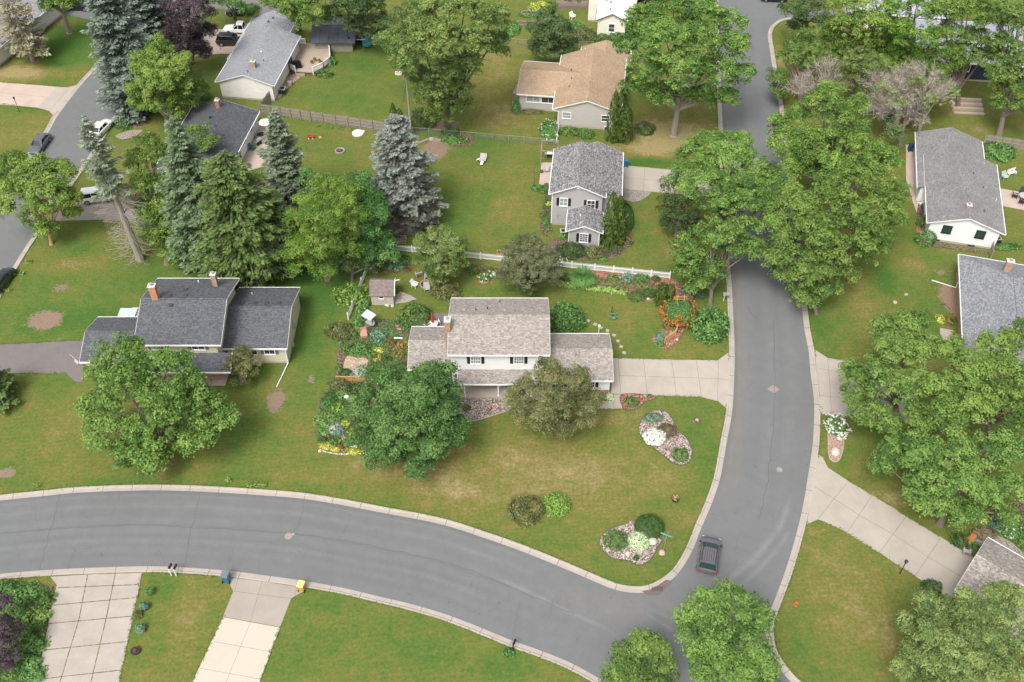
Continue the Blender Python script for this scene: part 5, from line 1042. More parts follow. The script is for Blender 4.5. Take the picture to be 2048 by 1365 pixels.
def baretree(label, base, blobs, seed=1, bark='deadgrey', leafy=None, n=26):
    rng = np.random.default_rng(seed); bx, by = P(*base); root = thing('bare_tree', label, 'tree', (bx, by, 0))
    t = MB(); C = []; U = []; V = []; W = []
    t.tube([(0, 0, 0), (0, 0, 2.0)], [.28, .2], 7)
    for (x, y, r, z) in blobs:
        q = P(x, y, z); s = PS(x, y, z); c = np.array([q[0] - bx, q[1] - by, z]); R_ = r / s; st = np.array([0, 0, 1.8]); hub = c * .62 + np.array([0, 0, .4])
        t.tube([st, (st + hub) / 2 + rng.normal(size=3) * .2, hub], [.17, .12, .09], 6)
        for i in range(n):
            d = unit(rng.normal(size=(1, 3)))[0]; d[2] = abs(d[2]) * .8 - .1; e = c + d * R_; m = (hub + e) / 2 + rng.normal(size=3) * R_ * .12
            t.tube([hub, m, e], [.055, .035, .012], 4, cap=False)
            for k in range(13):
                u = rng.uniform(.3, 1); p = (m * (1 - u) + e * u); dd = unit((d + rng.normal(size=3) * .8)[None])[0]; l = rng.uniform(.4, 1.1)
                sd_ = unit(np.cross(dd, rng.normal(size=3))[None])[0]
                C.append(p + dd * l / 2); U.append(dd * l / 2); V.append(sd_ * .018); W.append(rng.random())
                for g in range(2):
                    d2 = unit((dd + rng.normal(size=3) * .7)[None])[0]; l2 = l * .6; C.append(p + dd * l * .7 + d2 * l2 / 2); U.append(d2 * l2 / 2); V.append(sd_ * .012); W.append(rng.random())
    quads_obj('twigs', np.array(C), np.array(U), np.array(V), np.array(W), M['deadgrey'], root); t.build('trunk', M['barkpale'], root)
baretree('grey bare-branched tree behind the white house, upper right', (1838, 262), [(1795, 190, 40, 8), (1850, 190, 42, 8), (1885, 180, 30, 7), (1820, 228, 34, 5), (1765, 218, 32, 6), (1845, 145, 30, 10), (1775, 155, 30, 9), (1810, 150, 28, 9.5), (1738, 205, 28, 7.5), (1745, 165, 26, 9)], 51, n=34)
baretree('small bare grey tree near the kerb among the green scrub', (1650, 232), [(1620, 165, 34, 6.5), (1655, 140, 32, 8), (1590, 178, 26, 5), (1680, 170, 22, 6)], 52, n=30)
tree('tree', 'sparse grey-green crown straggling over the bare-branched tree', (1800, 250), [(1770, 185, 26, 9.5), (1830, 170, 24, 9.5), (1860, 205, 22, 7.5), (1800, 215, 22, 7.5)], 'birch', seed=53, leaf=.24, puff=(.35, .6), cover=.28, bias=.5)
# right-hand cluster
tree('tree', 'green ash over the far end of the concrete apron on the right', (1790, 850), [(1770, 665, 30, 10), (1820, 650, 34, 11), (1790, 710, 44, 11), (1850, 700, 34, 11), (1745, 735, 24, 8), (1712, 770, 30, 7), (1780, 775, 42, 9.5), (1725, 815, 34, 6), (1770, 845, 36, 6), (1830, 770, 40, 10), (1700, 740, 14, 6)], 'ashmid', seed=61, leaf=.34, bias=.58, dens=2.9, trunk_r=.3)
tree('tree', 'large green ash with yellow-green tips at the right edge', (1965, 905), [(1895, 700, 34, 11.5), (1985, 700, 44, 12), (2040, 680, 40, 12), (1930, 735, 44, 12.5), (2000, 760, 48, 12.5), (2055, 760, 40, 11.5), (1885, 775, 40, 11), (1950, 800, 48, 11), (2020, 830, 46, 9.5), (1900, 840, 42, 9), (1840, 830, 34, 8), (2060, 840, 36, 9)], 'ash', seed=62, leaf=.34, bias=.6, dens=2.9, trunk_r=.36)
tree('tree', 'broad green ash with a patch of dead twigs on the lawn at the right', (1880, 1050), [(1790, 905, 34, 7), (1765, 930, 24, 5.5), (1840, 905, 40, 8.5), (1905, 900, 42, 9), (1870, 950, 44, 8), (1960, 905, 40, 8), (1930, 960, 42, 7), (1870, 1000, 34, 5.5), (1920, 1025, 32, 4.5), (2010, 900, 40, 8), (1985, 985, 34, 6), (2030, 980, 36, 6.5), (1835, 975, 30, 5.5), (2010, 1030, 26, 3.5)], 'ashmid', seed=63, leaf=.34, bias=.56, dens=2.9, trunk_r=.32)
tree('tree', 'bright green tree beside the intersection at the bottom edge', (1452, 1352), [(1405, 1212, 36, 8), (1460, 1198, 36, 8.5), (1508, 1225, 34, 7.5), (1382, 1255, 32, 6.8), (1440, 1262, 44, 8.5), (1505, 1290, 38, 6.5), (1415, 1310, 40, 6.5), (1470, 1340, 44, 6.5), (1530, 1330, 24, 4.8), (1400, 1360, 36, 5), (1525, 1370, 30, 4)], 'ashmid', seed=64, leaf=.33, dens=3, bias=.5)
tree('tree', 'smaller rounded green tree at the bottom edge left of the intersection tree', (1292, 1400), [(1285, 1298, 30, 6.2), (1255, 1320, 28, 5.5), (1310, 1315, 30, 6), (1282, 1345, 38, 5.8), (1235, 1350, 26, 4.5), (1325, 1355, 26, 5), (1270, 1385, 38, 4.5)], 'ashmid', seed=65, leaf=.33, dens=3, bias=.5)
tree('tree', 'feathery yellow-green birch over the taupe roof, bottom right corner', (1920, 1400), [(1860, 1215, 34, 9), (1930, 1225, 42, 10), (1990, 1215, 34, 10), (2025, 1195, 30, 9.5), (1830, 1255, 28, 7), (1880, 1275, 46, 9), (1950, 1285, 52, 9.5), (2020, 1265, 48, 9), (1835, 1310, 34, 6), (1890, 1335, 46, 7), (1960, 1350, 50, 7), (2030, 1340, 46, 7), (1810, 1350, 28, 4.6), (1860, 1385, 40, 5)], 'birch', seed=66, leaf=.25, puff=(.6, 1.05), dens=2.9, bark='barkpale', bias=.55)
# left side
tree('tree', 'light green tree with an exposed trunk beside the left-hand street', (103, 489), [(30, 330, 30, 8), (80, 345, 36, 9.5), (125, 350, 28, 9), (40, 385, 36, 7.5), (95, 390, 42, 8.5), (135, 395, 26, 7), (15, 420, 24, 5.5), (75, 430, 30, 5), (90, 460, 22, 3), (10, 360, 24, 7.5), (150, 425, 14, 4.5), (120, 400, 34, 7.5), (60, 365, 36, 8.5), (110, 350, 30, 9)], 'brightmaple', seed=71, bias=.55, trunk_r=.22, bark='cedar', cover=1.0)
tree('tree', 'bright green maple in front of the blue spruces, left street', (335, 262), [(320, 105, 30, 12), (290, 130, 32, 10.5), (350, 130, 32, 11), (320, 160, 44, 10), (275, 175, 24, 7), (370, 170, 30, 8), (320, 205, 36, 5.5), (360, 210, 30, 5), (395, 185, 24, 5.5), (285, 205, 22, 4)], 'brightmaple', seed=72, dens=3, bias=.52, leaf=.3)
tree('tree', 'dark purple-leaved maple beside the black SUV', (385, 128), [(355, 15, 28, 12), (395, 20, 32, 12), (370, 50, 36, 10), (405, 65, 24, 8), (375, 90, 32, 6), (400, 105, 22, 3.5), (345, 70, 20, 7)], 'purple', seed=73, dens=3.2, bias=.5, leaf=.28)
tree('tree', 'green tree with a thick bare trunk at the top left lawn', (139, 66), [(110, -25, 34, 10), (60, -15, 26, 9), (150, -5, 24, 8.5), (95, 12, 20, 7), (180, -20, 26, 9), (128, 10, 14, 7.5)], 'brightmaple', seed=74, trunk_r=.38, bark='barkpale')
tree('tree', 'maple with pale young tips behind the leaning spruce', (335, 528), [(295, 285, 22, 14), (270, 315, 22, 12), (310, 320, 28, 13), (350, 300, 22, 13), (300, 365, 36, 11), (340, 400, 34, 9), (305, 420, 30, 7.5), (345, 455, 34, 6), (310, 470, 24, 4)], 'brightmaple', seed=75, leaf=.3, bias=.40, dens=3)
tree('tree', 'green maple top behind the dark roofed house corner', (405, 345), [(395, 262, 22, 6.5), (425, 285, 20, 5.5), (400, 300, 22, 4.5)], 'ashmid', seed=76, leaf=.3)
tree('shrub', 'sprawling yellow-green shrub at the foot of the dark spruce', (372, 538), [(350, 490, 26, 2.8), (385, 495, 28, 2.8), (360, 515, 26, 1.8), (400, 515, 22, 1.8), (335, 505, 16, 1.8)], 'brightmaple', seed=77, leaf=.24, puff=(.5, .8), bias=.55, cat='shrub')
tree('tree', 'vivid yellow-green honey locust in the middle of the left thicket', (655, 560), [(655, 375, 32, 12.5), (620, 400, 30, 11.5), (695, 395, 30, 12), (650, 430, 44, 11.5), (600, 445, 28, 9), (705, 440, 30, 10), (640, 480, 44, 8.5), (590, 495, 28, 6.5), (690, 490, 34, 7), (650, 525, 36, 4.6), (610, 530, 26, 4)], 'locust', seed=78, leaf=.3, bias=.52, dens=2.9, asp=.42)
tree('tree', 'dark green maple on the right side of the left thicket', (738, 540), [(718, 365, 20, 9.5), (735, 400, 28, 9), (750, 430, 26, 8), (735, 455, 32, 7), (755, 480, 28, 5), (725, 500, 28, 4.5), (770, 510, 24, 3.2)], 'maple', seed=79, leaf=.3, bias=.45, dens=3)
tree('tree', 'dark grey-green thicket tree next to the lime weeping shrub', (705, 562), [(690, 520, 24, 3.6), (720, 520, 24, 3.6), (740, 535, 20, 2.6), (680, 540, 18, 2)], 'darktree', seed=80, leaf=.22, bias=.62, puff=(.5, .8))
tree('tree', 'mid green tree low between the yellow cedar and the honey locust', (560, 552), [(555, 470, 28, 7), (575, 510, 26, 4.5), (545, 520, 24, 3.6), (560, 435, 20, 8)], 'darktree', seed=81, leaf=.28, bias=.62)
tree('tree', 'dark understorey tree filling the foot of the left thicket', (470, 560), [(455, 470, 30, 7), (440, 500, 28, 5), (470, 530, 30, 3.6), (530, 540, 30, 3.4), (545, 500, 28, 5.5), (410, 470, 24, 6)], 'darktree', seed=83, leaf=.26, bias=.7)
tree('tree', 'mid green tree between the two pale spruces of the left thicket', (540, 470), [(545, 400, 24, 9), (530, 440, 26, 7), (610, 355, 18, 9)], 'maple', seed=84, leaf=.28, bias=.55)
# conifers
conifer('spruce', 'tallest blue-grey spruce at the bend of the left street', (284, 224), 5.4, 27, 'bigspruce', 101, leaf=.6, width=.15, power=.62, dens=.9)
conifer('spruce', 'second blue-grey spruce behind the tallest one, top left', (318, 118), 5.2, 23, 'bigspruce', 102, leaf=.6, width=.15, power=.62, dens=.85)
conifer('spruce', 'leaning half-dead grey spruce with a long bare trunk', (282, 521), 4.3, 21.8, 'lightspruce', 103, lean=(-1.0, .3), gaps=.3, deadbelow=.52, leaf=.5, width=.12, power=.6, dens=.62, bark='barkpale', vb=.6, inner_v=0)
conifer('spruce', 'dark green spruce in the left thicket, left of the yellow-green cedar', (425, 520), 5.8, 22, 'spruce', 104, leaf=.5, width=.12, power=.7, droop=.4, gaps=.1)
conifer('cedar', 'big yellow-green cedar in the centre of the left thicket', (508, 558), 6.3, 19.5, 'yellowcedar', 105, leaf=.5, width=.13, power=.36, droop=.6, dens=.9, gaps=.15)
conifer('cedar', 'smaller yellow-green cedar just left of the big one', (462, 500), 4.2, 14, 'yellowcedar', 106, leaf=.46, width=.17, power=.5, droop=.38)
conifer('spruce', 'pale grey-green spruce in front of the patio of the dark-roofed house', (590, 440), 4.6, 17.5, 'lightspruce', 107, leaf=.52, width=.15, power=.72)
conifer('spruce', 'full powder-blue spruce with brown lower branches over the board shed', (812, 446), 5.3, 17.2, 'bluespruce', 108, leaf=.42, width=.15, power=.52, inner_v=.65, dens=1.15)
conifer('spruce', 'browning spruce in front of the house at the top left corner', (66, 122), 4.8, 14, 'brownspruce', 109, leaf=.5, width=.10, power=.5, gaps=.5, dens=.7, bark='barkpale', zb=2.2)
conifer('spruce', 'spruce half cut off by the left edge beside the brown driveway', (2, 798), 2.9, 6.5, 'yellowcedar', 110, leaf=.42, width=.12, power=.7)
for i, (b_, r_, H_, lab) in enumerate([((1218, 490), 1.15, 8.6, 'left and tallest arborvitae at the corner of the grey gabled house'), ((1233, 486), 1.15, 7.6, 'right arborvitae at the corner of the grey gabled house'),
        ((1224, 282), 1.0, 8.4, 'left slender cedar at the front corner of the tan-roofed house'), ((1236, 280), 1.0, 8.6, 'middle slender cedar at the front corner of the tan-roofed house'), ((1248, 280), 1.3, 5.8, 'lower right cedar at the front corner of the tan-roofed house'),
        ((790, 262), .75, 4.6, 'left small pointed cedar behind the powder-blue spruce'), ((803, 268), .8, 4.2, 'right small pointed cedar against the utility pole'), ((1322, 606), .95, 3.2, 'left bright arborvitae by the orange-flowered arbor'), ((1336, 606), .85, 3.0, 'right bright arborvitae by the orange-flowered arbor')]):
    column_tree('arborvitae', lab, b_, r_, H_, 'arbor', 120 + i, group=None, leaf=.24)
# ================= SHRUBS AND FLOWERS =================
B = bush
B('white hydrangea mound in flower in the kidney-shaped rock bed', (1308, 880), 1.08, .95, 1.0, 'sh_mid', 1, flowers='f_white', fn=330, fs=.22, lump=.05)
B('low blue-green juniper at the top of the kidney-shaped rock bed', (1306, 838), 1.15, .75, .5, 'sh_bluegreen', 2, leaf=.12); B('brown-purple barberry behind the white hydrangea mound', (1333, 864), 1.15, 1.0, .75, 'sh_brown', 3, leaf=.12)
B('round green shrub at the lower end of the kidney-shaped rock bed', (1360, 913), .98, .9, .95, 'sh_mid', 4, leaf=.13)
B('dark clipped round boxwood above the corner rock bed', (1298, 1057), 1.6, 1.5, 1.35, 'sh_dark', 5, leaf=.12, lump=.03, val=.6); B('green rounded shrub on the left of the corner rock bed', (1231, 1084), 1.25, 1.15, 1.1, 'sh_mid', 6, leaf=.15)
B('pale cream variegated shrub between the two green shrubs of the corner bed', (1277, 1085), 1.2, 1.1, 1.0, 'sh_pale', 7, leaf=.14, lump=.06)
B('loose olive-brown shrub on the front lawn', (1052, 1026), 2.0, 1.75, 1.7, 'olive', 8, leaf=.17, lump=.14, val=.42); B('lime green clipped round shrub on the front lawn', (1112, 1013), 1.6, 1.5, 1.3, 'sh_lime', 9, leaf=.15, lump=.02, sp=.16, val=.45)
B('small dark tuft in the corner rock bed', (1272, 1118), .33, .3, .3, 'sh_dark', 10, leaf=.1)
B('green shrub in the mulch bed beside the driveway', (1264, 807), .88, .75, .8, 'sh_mid', 11, leaf=.14); B('small green tuft at the tip of the driveway mulch bed', (1299, 794), .32, .28, .3, 'sh_mid', 12, leaf=.1)
B('pale variegated shrub at the garage corner', (1219, 800), .45, .5, 1.0, 'sh_pale', 13, leaf=.13)
B('spiky green clump in the river rock by the porch', (1022, 807), .55, .45, .4, 'vine', 14, leaf=.16); B('low olive shrub in the river rock by the porch', (932, 818), .55, .45, .45, 'olive', 15, leaf=.12)
B('round dark clipped mound at the bend of the red mulch path', (1273, 596), 1.15, 1.0, .8, 'sh_mid', 16, leaf=.12, lump=.03, val=.45); B('dark green shrub right of the round clipped mound', (1299, 590), .9, .8, .8, 'sh_dark', 17, leaf=.14, val=.7)
B('leafy green shrub below the orange-flowered arbor', (1333, 634), .75, .65, .95, 'vine', 18, leaf=.2); B('red and green flower clump below the arbor', (1340, 655), .95, .6, .4, 'sh_mid', 19, flowers='f_red', fn=24, fs=.12)
B('blue-green mounded shrub at the end of the cedar rail fence', (1322, 677), .85, .8, .75, 'sh_bluegreen', 20, leaf=.11, lump=.05); B('yellow-green low shrub at the tip of the red mulch bed', (1317, 692), .7, .5, .4, 'vine', 21, leaf=.13)
for i, (x, y, lab) in enumerate([(1370, 583, 'first dark creeping evergreen right of the arbor'), (1386, 588, 'middle dark creeping evergreen right of the arbor'), (1402, 592, 'last dark creeping evergreen right of the arbor')]): B(lab, (x, y), .8, .5, .45, 'sh_bluegreen', 22 + i, leaf=.14, val=.25)
B('lime green round shrub under the picket fence', (1225, 559), .8, .65, .75, 'vine', 26, leaf=.13); B('blue-green rounded shrub under the picket fence', (1254, 560), .95, .85, .95, 'sh_bluegreen', 27, leaf=.18); B('green double shrub under the right part of the picket fence', (1282, 561), 1.15, .8, .8, 'vine', 28, leaf=.15, val=.4)
B('dark shrub at the right end of the picket fence', (1312, 560), .6, .5, .6, 'sh_dark', 29, leaf=.13, val=.6); B('dark shrub between the crabapple and the grass mound', (1132, 560), .9, .8, 1.0, 'sh_dark', 30, leaf=.14, val=.55)
hp_ = [(1122, 569), (1136, 571), (1150, 573), (1164, 575), (1178, 577), (1192, 579), (1206, 581), (1220, 583), (1234, 584), (1247, 586)]
for i, (x, y) in enumerate(hp_): B('yellow-green hosta in the row edging the back lawn', (x, y), .62, .5, .4, 'hosta', 40 + i, leaf=.26, name='hosta', cat='plant', group='hostas edging the back lawn', val=.6)
for i, (x, y) in enumerate([(1180, 563), (1194, 565), (1208, 567), (1222, 569), (1236, 571), (1252, 572), (1266, 573), (1281, 574), (1296, 576)]): B('low yellowish ground shrub in the second row behind the hostas', (x, y), .7, .55, .45, 'olive', 52 + i, leaf=.13, cat='shrub', group='low shrubs behind the hostas', val=.72)
grassy('big arching ornamental grass mound by the picket fence', (1164, 566), 2.1, 1.9, 'vine', 61, n=900, wd=.035); grassy('small yucca-like clump in a ring on the back lawn', (1226, 636), .65, .6, 'sh_bluegreen', 62, n=110, wd=.035)
for i, (x, y) in enumerate([(938, 528), (952, 531), (966, 534), (980, 537), (994, 540), (945, 538), (975, 545)]): B('green perennial in the dense strip below the picket fence', (x, y + 8), .75, .6, .7, ['sh_mid', 'olive'][i < 5], 63 + i, leaf=.15, name='perennial', cat='plant', group='perennials below the picket fence', val=.55)
B('yellow-green hydrangea in a brick ring on the back lawn', (968, 560), .8, .65, .8, 'vine', 72, flowers='f_cream', fn=16, fs=.2); B('white hydrangea under the left side of the crabapple', (988, 553), .7, .5, .7, 'sh_mid', 73, flowers='f_white', fn=12, fs=.24); B('white-flowering shrub behind the crabapple at the fence', (1122, 530), .9, .6, 1.1, 'sh_mid', 74, flowers='f_white', fn=26, fs=.2)
# grey house
B('dark spreading yew in front of the grey house', (1142, 507), 2.0, 1.5, 1.5, 'darktree', 75, leaf=.17, val=.5); B('olive-yellow rounded shrub in front of the grey house window', (1188, 510), 1.35, 1.1, 1.4, 'olive', 76, leaf=.19, val=.62)
B('reddish-brown shrub to the right of the arborvitae', (1252, 487), 1.0, .9, .8, 'sh_brown', 77, leaf=.14, val=.6); B('lime shrub tucked behind the arborvitae by the flag', (1243, 468), .8, .7, 1.3, 'vine', 78, leaf=.17); B('lime ground plant under the grey house shrubs', (1208, 520), .7, .35, .3, 'vine', 79, leaf=.14); B('green shrub by the air conditioner of the grey house', (1125, 476), .6, .5, .7, 'vine', 80, leaf=.15)
for i, (x, y, r, m, lab) in enumerate([(1090, 446, .7, 'vine', 'lime clump at the front left corner of the grey house'), (1088, 430, .6, 'sh_mid', 'green clump along the left wall of the grey house'), (1098, 410, .55, 'sh_yellow', 'yellow-green clump beside the left wall of the grey house'), (1072, 378, .9, 'vine', 'bright green shrub at the patio edge of the grey house'), (1090, 382, 1.0, 'sh_mid', 'dark green shrub between the patio and the grey house'), (1098, 462, .5, 'vine', 'small bright plant by the corner post of the grey house')]): B(lab, (x, y), r, r * .8, r * .7, m, 81 + i, leaf=.14)
hb = MB(); 
B('dark boxy clipped hedge against the right wall of the grey house', (1254, 436), .95, 3.1, 1.1, 'sh_dark', 88, leaf=.13, name='hedge', cat='hedge', lump=.02, val=.55)
# tan-roofed house
B('white-flowered shrub mass at the left corner of the tan-roofed house', (1098, 266), 1.5, 2.6, 1.2, 'vine', 90, flowers='f_white', fn=60, fs=.16, lump=.06); B('left green shrub under the tan-roofed house windows', (1139, 268), 1.5, 1.1, 1.1, 'sh_mid', 91, leaf=.17, val=.65); B('right green shrub under the tan-roofed house windows', (1172, 272), 1.4, 1.1, 1.1, 'sh_mid', 92, leaf=.17)
B('tall yellow-green vine at the left end of the tan-roofed house', (1032, 218), .9, 1.3, 1.5, 'vine', 93, leaf=.17); B('low light green plants under the wing of the tan-roofed house', (1062, 226), 2.1, .6, .5, 'olive', 94, leaf=.14, val=.8); B('small green clump on the lawn by the tan-roofed house', (1034, 227), .6, .45, .4, 'vine', 95, leaf=.13)
B('green low shrub right of the slender cedars', (1290, 262), 1.6, 1.5, 1.3, 'darktree', 96, leaf=.2, val=.6); B('dark green shrub beside the utility pole', (843, 250), 2.3, 1.9, 2.6, 'darktree', 97, leaf=.22, val=.6)
B('left green shrub below the ivory wing window', (1205, 78), 1.4, .9, 1.0, 'sh_mid', 98, leaf=.2); B('right green shrub below the ivory wing window', (1229, 80), 1.5, .9, 1.3, 'sh_mid', 99, leaf=.2); B('pale creamy shrub right of the ivory wing', (1258, 90), 2.0, 1.1, 1.0, 'sh_pale', 100, leaf=.2, val=.4)
B('tall overgrown shrub with reddish tips left of the ivory wing', (1168, 78), 2.6, 1.7, 2.0, 'olive', 101, leaf=.22); B('leafy green shrub beyond the dark rounded tree', (1150, 60), 1.8, 1.4, 1.5, 'vine', 102, leaf=.22)
B('yellow-green tall grass patch in the top vegetable garden', (1080, 22), 2.2, 1.0, 1.6, 'sh_yellow', 103, leaf=.2, val=.45); B('green leafy patch in the top vegetable garden', (1062, 32), 2.2, .9, .6, 'vine', 104, leaf=.2); B('bright green weeds behind the silver maple', (1020, 60), 2.0, 2.5, .8, 'vine', 105, leaf=.2); B('lush green plants near the top vegetable garden', (1100, 15), 1.8, 1.0, .9, 'sh_mid', 106, leaf=.2)
B('dark green shrub at the right wall of the ivory wing', (1262, 62), 1.2, 1.6, 1.5, 'sh_mid', 107, leaf=.2)
# left centre garden
B('lime weeping shrub beside the garden shed', (702, 598), 2.35, 1.9, 2.1, 'sh_lime', 110, leaf=.3, lump=.12, val=.38, flat_leaf=.4, sp=.25)
for i, (x, y) in enumerate([(728, 612), (724, 626), (720, 640), (715, 655), (712, 668)]): B('green hedge plant in the row inside the side fence', (x, y), .8, .8, .95, 'vine', 111 + i, leaf=.2, group='hedge plants inside the side fence', val=.55)
B('loose olive-brown shrub on the lawn left of the side fence', (686, 668), 2.1, 1.45, 1.4, 'olive', 117, leaf=.16, lump=.14, val=.4); B('blue-green leafy clump by the red-tiled garden seat', (756, 676), 1.15, .9, .8, 'sh_bluegreen', 118, leaf=.22); B('large green fern bed left of the vegetable garden', (717, 702), 1.8, 1.2, .8, 'vine', 119, leaf=.17, val=.4)
for i, (x, y, r, m, lab, fl) in enumerate([(742, 712, .9, 'sh_mid', 'green clump in the middle of the side garden', None), (758, 705, .7, 'sh_yellow', 'yellow-green clump in the side garden', None), (765, 690, .6, 'vine', 'small potted green plant in the side garden', None), (780, 690, .7, 'sh_mid', 'red-flowered plant near the centre house wing', 'f_red'), (800, 712, .8, 'sh_mid', 'orange lilies beside the left wing of the centre house', 'f_orange'), (806, 695, .7, 'sh_mid', 'deep green and orange plant against the left wing', 'f_orange'), (775, 722, .7, 'sh_dark', 'dark green clump right of the yellow flowers', None), (755, 720, .55, 'olive', 'yellow-flowered clump in the side garden', 'f_yellow'), (808, 735, .8, 'olive', 'long green plant at the front of the left wing', None), (745, 735, .7, 'olive', 'green clump edging the sandy patch', None), (690, 748, .8, 'sh_dark', 'dark green clump at the lower left of the sandy patch', None), (705, 752, .4, 'sh_bluegreen', 'tall spiky green plant in front of the sandy patch', None), (678, 735, .5, 'sh_mid', 'green fringe plant left of the sandy patch', None), (735, 668, .5, 'sh_red' if False else 'sh_brown', 'reddish plant beside the garden seat', None), (782, 668, .5, 'vine', 'green plant left of the brick stepping path', None)]):
    if fl: B(lab, (x, y), r, r * .8, r * .75, m, 121 + i, flowers=fl, fn=26, fs=.18)
    else: B(lab, (x, y), r, r * .8, r * .75, m, 121 + i, leaf=.16)
B('silver-grey lavender patch on the sandy patch', (721, 745), .85, 1.1, .5, 'sh_grey', 137, leaf=.11)
gl = [(655, 845, 1.6, 'sh_mid', 'big-leaved light green shrub at the left edge of the flower garden', None, .9), (681, 822, 1.15, 'sh_lime', 'lime shrub next to the big-leaved shrub', None, .35), (665, 797, .95, 'sh_dark', 'dark green shrub at the upper left of the flower garden', None, .6), (683, 793, .85, 'vine', 'bright green shrub at the upper left of the flower garden', None, .7), (707, 800, .8, 'vine', 'lime dome beside the white birdbath', None, .8), (680, 772, 1.3, 'olive', 'olive-leaved shrub under the wooden trellis', None, .5), (722, 785, 1.5, 'darktree', 'dark leafy shrub under the wooden trellis', None, .6), (706, 818, .8, 'sh_bluegreen', 'blue-green plant in the flower garden', None, .3), (672, 860, 1.1, 'sh_grey', 'greyish-green mound in the flower garden', None, .2), (690, 850, .7, 'sh_yellow', 'yellow-green plant in the centre of the flower garden', None, .3),
      (706, 868, .8, 'sh_yellow', 'yellowish spiky plant near the maple', None, .35), (680, 870, .8, 'sh_bluegreen', 'blue-green hosta near the front of the flower garden', None, .4), (672, 885, .9, 'sh_mid', 'low green plant at the front of the flower garden', None, .5), (645, 880, .55, 'sh_dark', 'dark plant at the left tip of the flower garden', None, .5), (700, 888, .9, 'sh_mid', 'green plant left of the maple in the flower garden', None, .5), (722, 885, .9, 'sh_mid', 'green plant right of the coral lilies', None, .6), (650, 865, .8, 'vine', 'green foliage below the big-leaved shrub', None, .6), (733, 860, 1.2, 'sh_mid', 'green shrub under the left side of the maple', None, .5), (725, 830, 1.2, 'sh_mid', 'deep green shrub under the maple edge', None, .4), (655, 812, .8, 'vine', 'green shrub behind the big-leaved shrub', None, .4),
      (688, 882, .5, 'sh_mid', 'coral lilies in the flower garden', 'f_coral', .5), (682, 896, .42, 'sh_mid', 'red blooms at the front of the flower garden', 'f_red', .5), (653, 893, .85, 'sh_yellow', 'yellow flower mat at the left front edge of the garden', 'f_yellow', .9), (672, 898, .7, 'sh_yellow', 'yellow flower mat in the middle of the front garden edge', 'f_yellow', .9), (708, 903, .9, 'sh_yellow', 'long yellow flower mat at the front garden edge', 'f_yellow', .9), (708, 896, .4, 'sh_grey', 'small white blooms at the front garden edge', 'f_white', .5), (650, 874, .35, 'sh_brown', 'pinkish-white blooms at the left of the garden', 'f_pink', .5)]
for i, (x, y, r, m, lab, fl, vv) in enumerate(gl):
    hh = r * (.25 if 'mat' in lab else .7)
    if fl: B(lab, (x, y), r, r * .62, hh, m, 140 + i, flowers=fl, fn=int(20 + r * 60), fs=.13, fmin=.1)
    else: B(lab, (x, y), r, r * .8, hh, m, 140 + i, leaf=.17, val=vv)
B('hostas and ferns in the fenced corner bed behind the garden shed', (790, 520), 2.0, 1.2, .6, 'vine', 170, leaf=.22, val=.5); B('blue-green hostas in the corner bed behind the garden shed', (790, 537), 1.5, .8, .5, 'sh_bluegreen', 171, leaf=.24, val=.6)
B('upper red flower drift in the corner bed', (775, 525), .6, .45, .35, 'sh_mid', 172, flowers='f_red', fn=30, fs=.16); B('left red flower drift edging the corner bed', (773, 546), 1.0, .3, .3, 'sh_mid', 173, flowers='f_red', fn=50, fs=.16); B('right red flower drift edging the corner bed', (808, 541), .95, .35, .3, 'sh_mid', 174, flowers='f_red', fn=60, fs=.16)
B('small green shrub against the garden shed wall', (773, 604), .75, .6, 1.4, 'vine', 175, leaf=.16, val=.4); B('fan-shaped yellow-green shrub near the fire pit', (893, 590), 1.9, 1.3, 1.7, 'olive', 176, leaf=.2, lump=.16, val=.6)
# bottom left bed
for i, (x, y, r, m, lab) in enumerate([(15, 1185, 1.6, 'vine', 'light green shrub at the top left of the corner perennial bed'), (55, 1190, 1.5, 'vine', 'green perennials in the upper part of the corner bed'), (90, 1200, 1.1, 'sh_mid', 'green perennials beside the weedy driveway'), (30, 1225, 1.7, 'sh_mid', 'leafy green clump in the middle of the corner bed'), (75, 1235, 1.4, 'sh_lime', 'bright green clump beside the weedy driveway'), (50, 1270, 1.6, 'sh_mid', 'green and white speckled clump in the corner bed'), (72, 1290, 1.2, 'vine', 'green clump with small pink blooms in the corner bed'), (50, 1330, 1.6, 'vine', 'bright green clump near the bottom of the corner bed'), (20, 1350, 1.6, 'sh_mid', 'deep green clump at the bottom left corner'), (70, 1350, 1.1, 'vine', 'green edge clump at the bottom of the weedy driveway')]): B(lab, (x, y), r, r * .8, r * .5, m, 180 + i, leaf=.2, lump=.16, val=.55)
tree('tree', 'dark purple smoke bush at the bottom left edge', (-5, 1330), [(5, 1215, 24, 3.6), (12, 1260, 30, 3.4), (0, 1300, 32, 3), (18, 1320, 20, 2)], 'purple', seed=82, leaf=.2, puff=(.45, .7), dens=3, cat='shrub', bias=.62)
